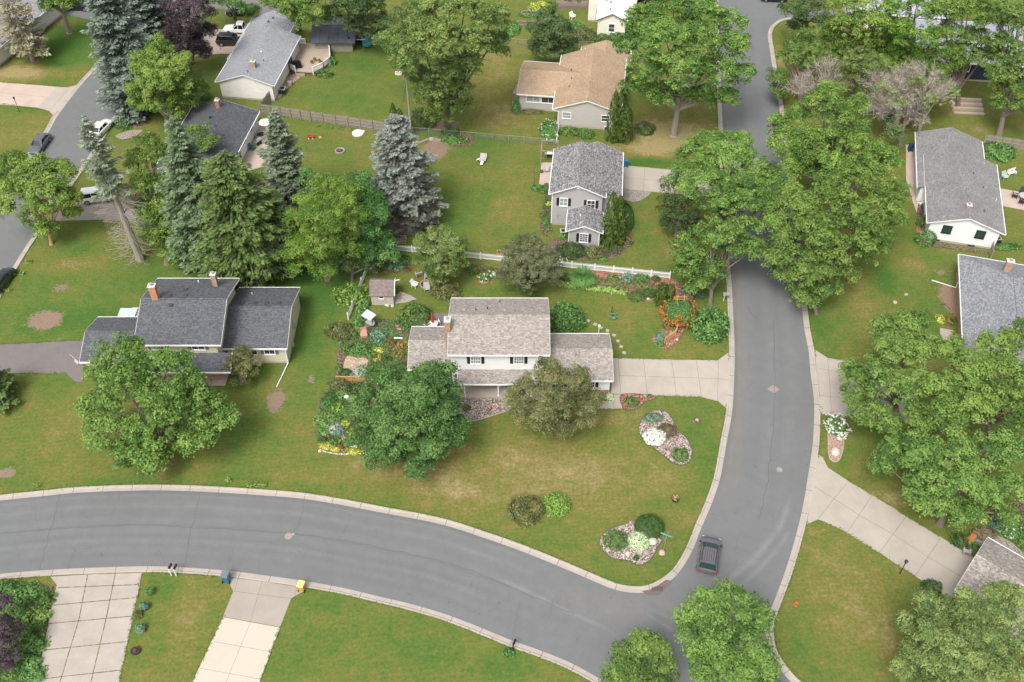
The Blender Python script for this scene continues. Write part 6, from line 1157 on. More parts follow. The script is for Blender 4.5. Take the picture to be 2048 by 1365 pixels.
# right side
B('round green shrub at the front corner of the white house', (1849, 484), 1.5, 1.3, 1.7, 'vine', 200, leaf=.19, val=.4); B('dark shrub along the wall of the white house', (1846, 450), 1.0, 1.2, 1.2, 'sh_mid', 201, leaf=.17)
B('dark round shrub beside the wheelbarrow planter', (1918, 1085), .95, .85, 1.0, 'sh_dark', 202, leaf=.17, val=.55); B('dark glossy rounded shrub at the foot of the diagonal driveway', (1861, 1180), 1.05, .95, 1.1, 'sh_dark', 203, leaf=.17, val=.5); B('reddish-brown shrub behind the orange garden bench', (1965, 1070), 1.3, .8, .9, 'sh_brown', 204, leaf=.15, val=.7); B('green shrub at the corner of the taupe garage roof', (1948, 1102), .7, .9, .9, 'sh_mid', 205, leaf=.16)
B('yellow shrub in the curved border under the ash', (1969, 1042), .75, .6, .6, 'sh_yellow', 206, leaf=.18); B('blue-green conifer mound in the curved border', (1990, 1052), 1.1, .8, .9, 'sh_bluegreen', 207, leaf=.13, val=.3); B('white-flowered perennials in the curved border', (2025, 1068), 1.4, .9, .7, 'vine', 208, flowers='f_white', fn=30, fs=.12); B('leafy perennials at the end of the curved border', (2050, 1085), 1.3, .9, .7, 'sh_mid', 209, leaf=.17)
B('white hydrangea at the kerb beside the pink gravel bed', (1672, 856), 1.15, 1.6, 1.1, 'vine', 210, flowers='f_white', fn=110, fs=.2, rz=.3)
B('green shrub near the kerb opposite the white parked car', (248, 254), 1.25, 1.1, 1.4, 'vine', 211, leaf=.18, val=.35); B('straggly brown bush beside the leaning spruce', (270, 405), 1.3, 1.5, 2.5, 'sh_brown', 212, leaf=.15, val=.6); B('low dark spruce seedling behind the leaning spruce', (300, 470), 1.5, 1.5, 3.0, 'spruce', 213, leaf=.18, val=.5)
B('red and yellow flowers in the bed beside the brick house', (1897, 645), .9, .6, .5, 'vine', 214, flowers='f_red', fn=26, fs=.2); B('yellow-green plant in the bed beside the brick house', (1880, 640), .6, .8, .4, 'sh_yellow', 215, leaf=.15)
B('leafy vegetable patch beside the white house back fence', (1995, 305), 2.6, 2.6, 1.0, 'vine', 216, leaf=.24, val=.45); B('low green row beyond the white house lawn', (2010, 495), 2.2, .8, .4, 'vine', 217, leaf=.18)
B('green plants round the lower side of the deck', (650, 152), 1.5, 1.0, 1.1, 'vine', 218, leaf=.19, val=.4); B('tall green plants at the right end of the deck', (663, 128), .9, 1.1, 1.1, 'vine', 219, leaf=.19, val=.4); B('hosta patch behind the fence corner of the middle yard', (905, 282), 1.3, 1.1, .7, 'vine', 220, leaf=.25, val=.5); B('orange and white perennials along the chain-link fence', (925, 284), 1.1, .7, .5, 'sh_mid', 221, flowers='f_coral', fn=14, fs=.15)
B('green bush under the silver maple at the fence line', (900, 266), 1.5, .9, .9, 'sh_mid', 222, leaf=.2); B('light green vines over the board fence', (555, 232), 1.4, .6, .5, 'vine', 223, leaf=.2); B('spiky plant tuft beside the black mailbox', (1018, 1308), .6, .55, .5, 'vine', 224, leaf=.16, val=.35)
B('shrubby green growth at the back left of the long white house', (402, 200), 1.6, 1.4, 2.0, 'sh_mid', 225, leaf=.2); B('yellowish bush beside the house at the top left', (82, 62), .7, .6, .7, 'sh_yellow', 226, leaf=.17); B('hanging green plant tangle by the board shed', (835, 462), .9, .8, 1.0, 'sh_bluegreen', 227, leaf=.16); B('fern patch at the foot of the powder-blue spruce', (848, 452), .9, .7, .4, 'vine', 228, leaf=.17)
for i, (x, y, r) in enumerate([(515, 970, .55), (500, 972, .4), (458, 963, .35), (528, 972, .4), (75, 973, .3)]): B('yellow-flowered weed clump by the kerb of the bottom street', (x, y), r, r * .7, .35, 'vine', 230 + i, flowers='f_yellow', fn=14, fs=.1, group='yellow-flowered weeds by the kerb', name='weed', cat='plant')
for i, (x, y) in enumerate([(59, 525), (45, 548), (18, 583)]): B('yellow weed flower tuft beside the left street kerb', (x, y), .4, .35, .25, 'vine', 236 + i, flowers='f_yellow', fn=12, fs=.12, group='yellow weeds by the left street', name='weed', cat='plant')
for i, (x, y) in enumerate([(636, 253), (661, 256), (682, 258), (703, 260)]): B('small seedling in the row below the board fence', (x, y), .4, .3, .25, 'vine', 240 + i, leaf=.12, group='seedlings below the board fence', name='seedling', cat='plant')
# ================= FENCES =================
def picket(label, pts, h=1.05, sp=.115):
    w = [P(x, y) for x, y in pts]; o0 = w[0]; root = thing('picket_fence', label, 'fence', (o0[0], o0[1], 0)); q = [(a - o0[0], b - o0[1]) for a, b in w]
    for i, (x, y) in enumerate(q):
        b = MB(); b.box(x - .065, x + .065, y - .065, y + .065, 0, h + .12); b.tube([(x, y, h + .12), (x, y, h + .2)], [.1, .02], 4); b.build('post', M['white'], root)
        if i:
            x0, y0 = q[i - 1]; l = math.hypot(x - x0, y - y0); tx, ty = (x - x0) / l, (y - y0) / l; b = MB(); rz = math.atan2(ty, tx)
            for z in (.22, h - .25): b.bar((x0, y0, z), (x, y, z), .035, .09)
            n = int(l / sp)
            for k in range(1, n):
                t = k * l / n; cx, cy = x0 + tx * t, y0 + ty * t; b.obox(cx - ty * .03, cy + tx * .03, .06, h, .062, .02, rz)
            b.build('picket_panel', M['white'], root)
    return root
def lerp_pts(a, b, n): return [(a[0] + (b[0] - a[0]) * i / n, a[1] + (b[1] - a[1]) * i / n) for i in range(n + 1)]
picket('long white picket fence between the back garden and the grey house', lerp_pts((779, 501), (1189, 542), 9) + lerp_pts((1189, 542), (1339, 558), 4)[1:])
picket('white picket fence run seen end on beside the hedge and garden shed', lerp_pts((733, 546), (697, 640), 4))
def board_fence(label, pts, h=1.75, mat='wood'):
    w = [P(x, y) for x, y in pts]; o0 = w[0]; root = thing('board_fence', label, 'fence', (o0[0], o0[1], 0)); q = [(a - o0[0], b - o0[1]) for a, b in w]; rnd = random.Random(4)
    for i in range(1, len(q)):
        (x0, y0), (x, y) = q[i - 1], q[i]; l = math.hypot(x - x0, y - y0); tx, ty = (x - x0) / l, (y - y0) / l; rz = math.atan2(ty, tx); b = MB(); n = max(2, int(l / .16))
        for k in range(n):
            t = (k + .5) * l / n; hh = h + rnd.uniform(-.05, .05); b.obox(x0 + tx * t + ty * .06 * (-1), y0 + ty * t + tx * .06, .04, hh, .125, .022, rz)
        for z in (.4, .95, h - .25): b.bar((x0, y0, z), (x, y, z), .05, .09)
        b.build('board_panel', M[mat], root)
    for i, (x, y) in enumerate(q):
        b = MB(); b.box(x - .06, x + .06, y - .12, y, 0, h + .08); b.build('post', M[mat], root)
board_fence('weathered grey board fence between two back yards', lerp_pts((522, 228), (622, 243), 5) + lerp_pts((622, 243), (820, 272), 8)[1:])
board_fence('short weathered board fence section by the white house corner', lerp_pts((524, 227), (542, 203), 1)); board_fence('dark weathered board fence at the upper right edge', lerp_pts((1965, 290), (2110, 312), 8))
board_fence('short pale board fence beside the right-hand white house', lerp_pts((1979, 503), (1979, 520), 1), 1.6)
def chain(label, pts, h=1.15, post_sp=None):
    w = [P(x, y) for x, y in pts]; o0 = w[0]; root = thing('chain_link_fence', label, 'fence', (o0[0], o0[1], 0)); q = [(a - o0[0], b - o0[1]) for a, b in w]; m = MB(); r = MB()
    for i, (x, y) in enumerate(q):
        b = MB(); b.cyl(x, y, 0, h + .06, .035, .035, 6); b.build('post', M['steel'], root)
        if i:
            x0, y0 = q[i - 1]; l = math.hypot(x - x0, y - y0); r.bar((x0, y0, h), (x, y, h), .04); n = int(l / .16); tx, ty = (x - x0) / n, (y - y0) / n; k = int(h / .16)
            for a in range(n):
                for s in (1, -1):
                    e = min(n, a + k) if s > 0 else max(0, a - k); f = abs(e - a) / k
                    if f > 0: m.bar((x0 + tx * a, y0 + ty * a, .03), (x0 + tx * e, y0 + ty * e, .03 + (h - .03) * f), .009, .009)
    m.build('wire_mesh', M['steel'], root); r.build('top_rail', M['steel'], root)
chain('chain-link fence across the middle back yards by the silver maple', lerp_pts((826, 268), (1112, 293), 9)); chain('chain-link fence running up to the tan-roofed house corner', lerp_pts((1112, 293), (1118, 250), 2))
chain('chain-link fence behind the dark rounded tree at the top', lerp_pts((1000, 88), (1060, 93), 2) + lerp_pts((1130, 98), (1186, 96), 2))
def railfence(label, pts, mat='cedar', h=.95):
    w = [P(x, y) for x, y in pts]; o0 = w[0]; root = thing('rail_fence', label, 'fence', (o0[0], o0[1], 0)); q = [(a - o0[0], b - o0[1]) for a, b in w]; b = MB()
    for i in range(1, len(q)):
        for z in (.15, .3, .45, .6, .75, .9): b.bar((*q[i - 1], z), (*q[i], z), .035, .05)
        b.bar((*q[i - 1], h), (*q[i], h), .12, .04)
    b.build('rails', M[mat], root)
    for x, y in q: b = MB(); b.box(x - .05, x + .05, y - .05, y + .05, 0, h); b.build('post', M[mat], root)
railfence('curved cedar rail fence running down from the arbor through the red mulch', [(1353, 648), (1354, 662), (1350, 673), (1338, 681), (1329, 687)])
railfence('low cedar trellis fence between the sandy patch and the flower garden', [(674, 764), (704, 765), (735, 765), (760, 765)])
# ================= arbor with trumpet vine =================
t = thing('arbor', 'cedar arbor smothered in an orange-flowered trumpet vine', 'arbor', P(1358, 640)); rng = np.random.default_rng(5)
for (x, y) in ((-.9, -.5), (.9, -.5), (-.9, .6), (.9, .6)): b = MB(); b.box(x - .05, x + .05, y - .05, y + .05, 0, 2.3); b.build('post', M['cedar'], t)
for y in (.9, 1.15): b = MB(); b.bar((-.8, y, 2.6 if y < 1 else 2.75), (.8, y, 2.6 if y < 1 else 2.75), .06, .08); b.build('cross_beam', M['cedar'], t)
for x in (-.45, .45): b = MB(); b.bar((x, .2, 2.3), (x, 1.3, 2.95), .06, .08); b.build('rafter', M['cedar'], t)
n = 7500; d = unit(rng.normal(size=(n, 3))); d[:, 2] = np.abs(d[:, 2]); rad = 1 + .1 * np.sin(d[:, 0] * 7) + rng.normal(size=n) * .05
C = d * np.array([2.0, 1.85, 1.35]) * (rad * rng.uniform(.7, 1, n) ** .5)[:, None] + np.array([.05, .1, 1.25]); u, v = frame(unit(d + rng.normal(size=(n, 3)) * .6), rng)
quads_obj('vine', C, u * .11, v * .07, .4 + rng.normal(size=n) * .22, M['vine'], t)
C = []; U = []; V = []
for k in range(420):
    a = rng.uniform(0, 6.283); q = rng.normal(1.0, .07); z = rng.uniform(.5, 1.55) if rng.random() < .7 else rng.uniform(1.5, 2.2); k2 = math.sqrt(max(0, 1 - ((z - 1.25) / 1.3) ** 2)) if z > 1.25 else 1.0
    c = np.array([math.cos(a) * 2.1 * q * k2, math.sin(a) * 1.95 * q * k2 + .1, z])
    for j in range(5): uu, vv = frame(unit(rng.normal(size=(1, 3)) + np.array([[0, 0, .6]])), rng); C.append(c + rng.normal(size=3) * .05); U.append(uu[0] * .10); V.append(vv[0] * .07)
quads_obj('flowers', np.array(C), np.array(U), np.array(V), rng.random(len(C)), M['f_orange'], t)
# ================= POLES, SIGNS, LAMPS =================
t = thing('utility_pole', 'tall wooden utility pole at the corner of the board fence', 'utility pole', P(823, 276)); b = MB(); b.tube([(0, 0, 0), (0, 0, 11.8)], [.17, .12], 8); b.build('pole', M['barkpale'], t)
b = MB(); b.bar((-1.1, 0, 11.2), (1.1, 0, 11.2), .1, .12); b.build('crossarm', M['wood'], t)
for x in (-.95, -.45, .45, .95): b = MB(); b.cyl(x, 0, 11.26, 11.45, .05, .03, 6); b.build('insulator', M['grey'], t)
b = MB(); b.cyl(.32, -.1, 9.6, 10.5, .2, .2, 10); b.build('transformer', M['grey'], t)
def wire(label, a, b_, sag=.6, r=.012, grp=None):
    a = Vector(a); b_ = Vector(b_); m = MB(); n = 12; pts = [a.lerp(b_, i / n) - Vector((0, 0, sag * 4 * (i / n) * (1 - i / n))) for i in range(n + 1)]
    m.tube([p - a for p in pts], r, 4); o = m.build('power_line', M['dark'], loc=tuple(a)); tag(o, label, 'power line')
pt = P3(823, 276); wire('thin service wire from the pole down past the small cedars', (pt.x, pt.y, 10), (pt.x - 2.0, pt.y - 1.5, .1), 0); wire('thin guy wire left of the utility pole', (pt.x, pt.y, 8.5), (pt.x - 3.2, pt.y + .6, .1), 0)
wire('service cable sloping over the crabapple lawn to the centre house', (-11.8, 100.5, 6.5), (-6.8, 84.2, 5.8), .5); wire('service cable running to the gable of the charcoal-roofed house', (-18.5, 98.0, 7.0), (-26.0, 83.6, 3.6), .3)
b = MB(); b.box(0, .9, 0, 2.2, .05, .15)
def lamp(label, base, h=2.2, head=True, name='lamp_post', cat='lamp post', mat='dark'):
    t = thing(name, label, cat, P(*base)); b = MB(); b.cyl(0, 0, 0, h, .05, .04, 8); b.cyl(0, 0, 0, .15, .09, .06, 8); b.build('pole', M[mat], t)
    if head: b = MB(); b.lathe([(.05, h), (.13, h + .08), (.15, h + .3), (.19, h + .32), (.02, h + .45)], 8); b.build('lamp_head', M[mat], t)
lamp('dark lamp post by the top left pinkish driveway', (39, 224)); lamp('brown lamp post on the patio edge left of the grey house', (1068, 366), 2.6, False, 'post', 'post', 'bark'); lamp('small dark lamp post beside the black SUV driveway', (441, 98))
lamp('lamp post on the lawn beside the diagonal driveway', (1800, 1147), 1.9); lamp('dark leaning pole across the river rock bed', (913, 832), 2.9, False, 'shepherd_hook', 'pole'); lamp('thin white vent pipe post behind the garage', (1197, 668), 1.1, True, 'post', 'post', 'trim')
lamp('thin green metal stake behind the yucca clump', (1223, 628), 1.3, False, 'stake', 'stake', 'dark')
# street-name sign with two crossed green blades
M['signgreen'] = plain('sign_green', (.05, .34, .33), .1, 4, .4); 
t = thing('street_sign', 'green and white street name sign on a post at the lawn corner', 'street sign', P(1327, 1102)); b = MB(); b.cyl(0, 0, 0, 2.75, .03, .03, 6); b.build('post', M['steel'], t)
def blade(z, rz):
    b = MB(); b.box(-.62, .62, -.014, .014, z, z + .23); o = b.build('blade', M['signgreen'], t); o.rotation_euler = (0, 0, rz)
    b = MB(); rnd = random.Random(3)
    for s in (-1, 1):
        x = -.52
        while x < .5:
            w_ = rnd.uniform(.05, .085); y0, y1 = (-.0165, -.0145) if s < 0 else (.0145, .0165)
            b.box(x, x + .016, y0, y1, z + .055, z + .175)
            if rnd.random() < .7: b.box(x + w_ - .016, x + w_, y0, y1, z + .055, z + .175)
            q = rnd.choice([.055, .107, .159]); b.box(x + .016, x + w_ - .016, y0, y1, z + q, z + q + .016); x += w_ + .028
    b.build('lettering', M['white'], o)
blade(2.72, R(-25)); blade(2.45, R(62))
M['orangep'] = plain('orange_red_paint', (.62, .13, .04), .1, 5, .5)
t = thing('fire_hydrant', 'small orange-red hydrant on the lawn left of the birch', 'hydrant', P(1591, 1211)); b = MB(); b.lathe([(.16, 0), (.16, .05), (.11, .06), (.11, .5), (.14, .52), (.13, .6), (.02, .72)], 12); b.build('barrel', M['orangep'], t)
for s in (-1, 1): b = MB(); b.bar((s * .1, 0, .38), (s * .2, 0, .38), .1, .1); b.build('outlet_cap', M['orangep'], t)
# mailboxes
def mailbox(label, base, rz, mat='black', grp=None, arm='white', n=1):
    t = thing('mailbox', label, 'mailbox', P(*base), rz, grp); b = MB(); b.box(-.05, .05, -.05, .05, 0, 1.05); b.bar((0, 0, .95), (0, .35, 1.02), .07, .09); b.build('post', M[arm], t)
    b = MB(); pr = [(-.1, 1.05), (.1, 1.05), (.1, 1.2), (.07, 1.27), (0, 1.3), (-.07, 1.27), (-.1, 1.2)]; b.loft([[(x, .05, z) for x, z in pr], [(x, .58, z) for x, z in pr]]); b.build('box', M[mat], t)
    b = MB(); b.box(.1, .115, .3, .33, 1.15, 1.35); b.build('flag', M['orangep'], t)
mailbox('left black and white mailbox of the pair by the weedy driveway', (343, 1151), R(-12)); mailbox('right black and white mailbox of the pair by the weedy driveway', (353, 1152), R(-12)); mailbox('black mailbox at the lower kerb near the tuft', (1026, 1302), R(-25), arm='black')
t = thing('mailbox', 'pale grey mailbox on the verge of the upper street', 'mailbox', P(1447, 602)); b = MB(); b.box(-.04, .04, -.04, .04, 0, 1.0); b.build('post', M['white'], t); b = MB(); b.box(-.22, .55, -.16, .16, 1.0, 1.28); b.build('box', M['grey'], t)
# ================= BINS =================
def bin_(label, base, rz, body, lid, sc=1.0):
    t = thing('wheelie_bin', label, 'wheeled bin', P(*base), rz); t.scale = (sc,) * 3; b = MB()
    b.loft([[(-.24, -.26, .08), (.24, -.26, .08), (.24, .26, .08), (-.24, .26, .08)], [(-.31, -.34, 1.02), (.31, -.34, 1.02), (.31, .34, 1.02), (-.31, .34, 1.02)]]); b.build('body', M[body], t)
    b = MB(); b.hexa([(-.34, -.37, 1.02), (.34, -.37, 1.02), (.34, .37, 1.02), (-.34, .37, 1.02), (-.30, -.33, 1.12), (.30, -.33, 1.12), (.30, .33, 1.10), (-.30, .33, 1.10)]); b.bar((-.3, -.4, 1.05), (.3, -.4, 1.05), .05); b.build('lid', M[lid], t)
    for s in (-1, 1): b = MB(); b.tube([(s * .27, -.27, .13), (s * .33, -.27, .13)], .13, 12); b.build('wheel', M['rubber'], t)
M['binblue'] = plain('blue_plastic', (.035, .16, .30), .1, 4, .5); M['binblack'] = plain('faded_grey_lid', (.17, .18, .22), .15, 4, .6); M['binyel'] = plain('yellow_plastic', (.80, .66, .22), .06, 4, .5); M['binor'] = plain('orange_plastic', (.62, .33, .08), .1, 4, .5)
bin_('blue wheeled bin with faded grey lid at the kerb', (455, 1161), R(-8), 'binblue', 'binblack', 1.15); bin_('yellow-lidded orange wheeled bin at the end of the cream driveway', (605, 1179), R(-12), 'binor', 'binyel'); M['navyplastic'] = plain('navy_plastic', (.02, .06, .16), .1, 4, .4)
bin_('dark blue wheeled bin against the wall of the right-hand white house', (1819, 302), R(5), 'navyplastic', 'navyplastic'); bin_('blue wheeled bin at the driveway corner of the grey house', (1251, 333), 0, 'binblue', 'binblue')
# ================= CARS =================
M['tyre'] = plain('tyre', (.018, .018, .018), .1, 6, .85); M['rim'] = plain('alloy_rim', (.45, .46, .48), .1, 6, .3, .8)
def paint(nm, c, r=.22): M[nm] = plain(nm, c, .05, 2, r, 0.0, .6); M[nm].node_tree.nodes['Principled BSDF'].inputs['Coat Weight'].default_value = .6
paint('p_white', (.78, .78, .78)); paint('p_grey', (.10, .105, .12)); paint('p_black', (.012, .013, .016)); paint('p_truck', (.125, .108, .125), .4); paint('p_green', (.01, .02, .02)); M['headlamp'] = plain('headlamp', (.6, .62, .65), .05, 6, .1); M['taillamp'] = plain('taillamp', (.45, .02, .015), .1, 6, .2)
M['tonneau'] = plain('vinyl_bed_cover', (.12, .105, .125), .08, 5, .6); M['bedliner'] = plain('bed_liner', (.04, .04, .045), .1, 6, .8)
def ring(x, w, zb, zs, zt, nose=0.0):
    """cross section of a body at station x; w half width, zb bottom, zs shoulder, zt top of the centre"""
    return [(x, -w * .90, zb), (x, w * .90, zb), (x, w * .985, zb + .16), (x, w, (zb + zs) / 2), (x, w * .97, zs - .05), (x, w * .88, zs), (x, w * .45, zt), (x, -w * .45, zt), (x, -w * .88, zs), (x, -w * .97, zs - .05), (x, -w, (zb + zs) / 2), (x, -w * .985, zb + .16)]
def car(label, pos, rz, kind='sedan', body='p_grey', z=0.0, extra=None, roofmat=None):
    """x forward"""
    t = thing('parked_car' if kind != 'pickup' else 'pickup_truck', label, 'car' if kind != 'pickup' else 'pickup truck', (pos[0], pos[1], .01), rz)
    if kind == 'sedan':
        L, W, st = 4.75, .90, [(-2.35, .72, .38, .70, .74), (-2.25, .86, .28, .88, .96), (-1.75, .9, .24, .95, 1.0), (-.9, .91, .22, .96, .98), (.6, .91, .22, .94, .96), (1.5, .89, .24, .84, .92), (2.1, .82, .28, .70, .78), (2.33, .66, .36, .56, .60)]
        gh = (-1.95, 1.15, -1.15, .35, .80, .62, .96, 1.43); ax = (-1.4, 1.45); wr = .33
    elif kind == 'suv':
        L, W, st = 4.8, .95, [(-2.4, .82, .42, .92, .96), (-2.3, .93, .34, 1.06, 1.08), (-1.2, .96, .3, 1.1, 1.12), (.7, .96, .3, 1.08, 1.12), (1.6, .94, .32, 1.0, 1.08), (2.2, .88, .36, .88, .96), (2.4, .74, .42, .74, .78)]
        gh = (-2.3, 1.2, -1.95, .45, .86, .72, 1.1, 1.78); ax = (-1.45, 1.5); wr = .38
    else:
        L, W, st = 5.7, .98, [(-2.85, .93, .5, .96, .98), (-2.75, .97, .42, 1.02, 1.02), (-1.0, .98, .4, 1.04, 1.04), (.9, .98, .38, 1.08, 1.1), (1.9, .97, .38, 1.04, 1.14), (2.55, .92, .4, .96, 1.04), (2.82, .80, .48, .82, .88)]
        gh = (-.75, 1.35, -.55, .55, .88, .74, 1.07, 1.80); ax = (-1.75, 1.85); wr = .40
    b = MB(); b.loft([ring(*s) for s in st]); b.build('body', M[body], t, smooth=True)
    if kind == 'pickup':
        b = MB(); b.box(-2.72, -.85, -.80, .80, 1.03, 1.075); o = b.build('bed_cover', M[extra or 'tonneau'], t)
        b = MB()
        for i in range(1, 6): b.box(-2.72, -.85, -.80 + i * .267 - .012, -.80 + i * .267 + .012, 1.075, 1.09)
        for s in (-1, 1): b.bar((-2.8, s * .88, 1.08), (-.8, s * .88, 1.10), .09, .08)
        b.build('bed_rail', M[body], t)
    if body == 'p_truck': gh = (-2.3, 1.55, -1.95, .2, .86, .72, 1.1, 1.74)
    x0, x1, xa, xb, wb, wt, zb, zt = gh; xm = (x0 + x1) / 2
    lo = [(x0, -wb), (x1 - .25, -wb), (x1, -wb * .55), (x1, wb * .55), (x1 - .25, wb), (x0, wb)]; hi = [(xa, -wt), (xb - .12, -wt), (xb, -wt * .55), (xb, wt * .55), (xb - .12, wt), (xa, wt)]
    b = MB(); b.loft([[(x, y, zb - .12) for x, y in lo], [(x, y, zt - .05) for x, y in hi]]); b.build('windows', M['greenglass' if body == 'p_truck' else 'carglass'], t)
    b = MB(); k = 1.03; r0 = [(xm * 0 + x * 1.0, y * k, zt - .06) for x, y in hi]; r1 = [(xa + (x - xa) * .97 + .02, y * .93, zt) for x, y in hi]; b.loft([r0, r1])
    b.build('roof', M[roofmat or body], t, smooth=True)
    b = MB()
    for s in (-1, 1):
        b.bar((x0, s * wb, zb - .06), (xa, s * wt, zt - .04), .07, .07); b.bar((x1 - .22, s * wb * .98, zb - .06), (xb - .1, s * wt * .99, zt - .04), .065, .065); b.bar((xm - .1, s * (wb + .005), zb - .04), (xm - .1, s * (wt + .01), zt - .05), .07, .03)
    for s in (-1, 1): b.bar((xa, s * wt, zt - .04), (xb - .1, s * wt, zt - .04), .05, .05)
    b.bar((xa, -wt, zt - .04), (xa, wt, zt - .04), .05, .05)
    b.build('pillars', M[body], t)
    for s in (-1, 1):
        b = MB(); b.tube([(x1 - .45, s * (wb + .04), zb + .02), (x1 - .42, s * (wb + .22), zb + .08)], .075, 6); b.build('mirror', M['p_black'] if body == 'p_truck' else M[body], t)
        n_ = st[-1]; b = MB(); b.box(n_[0] - .32, n_[0] - .03, s * n_[1] * .96 - .14, s * n_[1] * .96 + .14, n_[3] - .12, n_[3] + .04); b.build('headlight', M['headlamp'], t)
        m_ = st[0]; b = MB(); b.box(m_[0] - .02, m_[0] + .18, s * m_[1] - .12, s * m_[1] + .10, m_[3] - .16, m_[3] + .0); b.build('tail_light', M['taillamp'], t)
        for a in ax:
            b = MB(); b.tube([(a, s * (W - .18), wr), (a, s * (W + .02), wr)], wr, 16); w_ = b.build('wheel', M['tyre'], t); b = MB(); b.tube([(a, s * (W + .02), wr), (a, s * (W + .035), wr)], wr * .62, 10); b.build('rim', M['rim'], w_)
    return t
def vec(a, b_): a = P(*a); b_ = P(*b_); return math.atan2(b_[1] - a[1], b_[0] - a[0])
tr = car('dark plum sport utility vehicle with ribbed roof driving up the right-hand street', P(1419, 1105, 1.1), R(75), 'suv', 'p_truck'); tr.scale = (.84, 1.06, 1)
b = MB()
for i in range(7): b.box(-1.8, .1, -.6 + i * .2 - .02, -.6 + i * .2 + .02, 1.735, 1.755)
b.build('roof_rib', M['bedliner'], tr); b = MB(); b.bar((.95, -.55, 1.22), (.55, -.5, 1.7), .012)
for s in (-1, 1): b2 = MB(); b2.box(1.3, 1.34, -.01, .01, 1.1, 1.12)
for s in (-1, 1): b = MB(); b.bar((-1.9, s * .66, 1.78), (.1, s * .66, 1.78), .05); b.build('roof_rail', M['bedliner'], tr)
car('grey sedan parked on the left-hand street', P(79, 288, .6), vec((96, 262), (60, 312)), 'sedan', 'p_grey'); car('white parked car with black roof glass on the left-hand street', P(203, 256, .6), vec((185, 275), (222, 238)), 'sedan', 'p_white')
car('black car half out of frame at the left edge', P(3, 560, .6), vec((-20, 595), (20, 540)), 'sedan', 'p_green'); car('white pickup truck on the driveway behind the long white house', P(481, 57, .8), R(178), 'pickup', 'p_white', extra='bedliner')
car('black SUV on the driveway beside the purple maple', P(462, 80, .8), R(-3), 'suv', 'p_black'); car('dark car parked under the small tree at the top left', P(478, 22, .7), R(177), 'sedan', 'p_black'); car('black SUV parked at the top left behind the trunk', P(155, 10, .8), R(-5), 'suv', 'p_black')
car('white minivan partly hidden on the gravelled driveway by the leaning spruce', P(196, 392, .7), R(12), 'suv', 'p_white'); car('black car at the top edge of the upper street', P(1548, -6, .7), R(175), 'sedan', 'p_black'); car('silver-blue car hidden beneath the street trees', P(1592, 492, .6), R(82), 'sedan', 'p_grey')
car('dark car at the top edge right of the ivory house', P(1300, -2, .6), R(0), 'sedan', 'p_black')
# ================= BOULDERS, STEPPING STONES, ROAD COVERS =================
M['stone_w'] = plain('pale_boulder', (.55, .50, .44), .2, 5, .9, bump=.5); M['stone_p'] = plain('pinkish_boulder', (.48, .36, .30), .2, 5, .9, bump=.5); M['stone_g'] = plain('grey_boulder', (.30, .28, .26), .2, 5, .9, bump=.5); M['flag'] = plain('flagstone', (.44, .39, .30), .15, 4, .9)
import bmesh
def rock(label, base, r, mat='stone_w', seed=1, flat=.6, name='boulder'):
    bm = bmesh.new(); bmesh.ops.create_icosphere(bm, subdivisions=3, radius=1); rnd = random.Random(seed); f = [rnd.uniform(1, 3) for _ in range(6)]
    for v in bm.verts:
        c = v.co; k = 1 + .14 * math.sin(c.x * f[0] * 1.7 + f[3]) + .12 * math.sin(c.y * f[1] * 2 + f[4]) * math.cos(c.z * f[2] * 2 + f[5]); v.co = Vector((c.x * k * r, c.y * k * r * .8, c.z * k * r * flat + r * flat * .35))
    for fa in bm.faces: fa.smooth = True
    me = bpy.data.meshes.new(name); bm.to_mesh(me); bm.free(); me.materials.append(M[mat]); o = bpy.data.objects.new(name, me); COL.objects.link(o); o.location = (*P(*base), 0); o.rotation_euler = (0, 0, rnd.uniform(0, 6)); tag(o, label, 'boulder'); return o
for i, (x, y, r, m, lab) in enumerate([(1306, 1085, .5, 'stone_w', 'pale rounded boulder right of the cream shrub'), (1255, 1108, .3, 'stone_w', 'white stone in the middle of the corner rock bed'), (1216, 1101, .28, 'stone_p', 'small pinkish stone at the left of the corner rock bed'), (1293, 1106, .42, 'stone_g', 'grey boulder in the right of the corner rock bed'), (1324, 1107, .38, 'stone_p', 'round pinkish disc stone on the lawn below the street sign'),
        (1672, 906, .55, 'stone_w', 'large white boulder in the pink gravel bed'), (1679, 878, .35, 'stone_w', 'smaller white boulder under the hydrangea in the pink gravel bed'), (1337, 907, .28, 'stone_p', 'pinkish stone near the lower shrub of the kidney bed'), (1290, 792, .24, 'stone_g', 'grey stone at the driveway mulch bed'), (1394, 841, .22, 'stone_p', 'small stone on the mulch spot in the front lawn'), (1354, 680, .2, 'stone_w', 'white stone in the red mulch below the rail fence'), (1296, 599, .22, 'stone_w', 'pale stone in front of the dark clipped shrubs'), (722, 264 + 4, .62, 'stone_w', None), (640, 903, .2, 'stone_w', 'white corner stone of the flower garden'), (729, 906, .22, 'stone_w', 'pale stone at the right end of the flower garden edge'), (1790, 606, .3, 'stone_p', 'stone lying on the lawn between street and white house'), (1812, 590, .25, 'stone_p', 'small rock on the bright green lawn patch'), (774, 611, .3, 'stone_w', 'cluster stone on the lawn below the garden shed'), (785, 613, .22, 'stone_w', 'small stone right of the garden shed stone')]):
    if lab: rock(lab, (x, y), r, m, i + 3)
for i in range(26):
    f = i / 25; x = 640 + 90 * f; y = 900 + 9 * math.sin(f * 3.0) ** .8 * 1.0; rock('edging stone in the curved row at the front of the flower garden', (x, y), .13, ['stone_w', 'stone_g', 'stone_p'][i % 3], 70 + i, name='edging_stone')['group'] = 'edging stones of the flower garden'
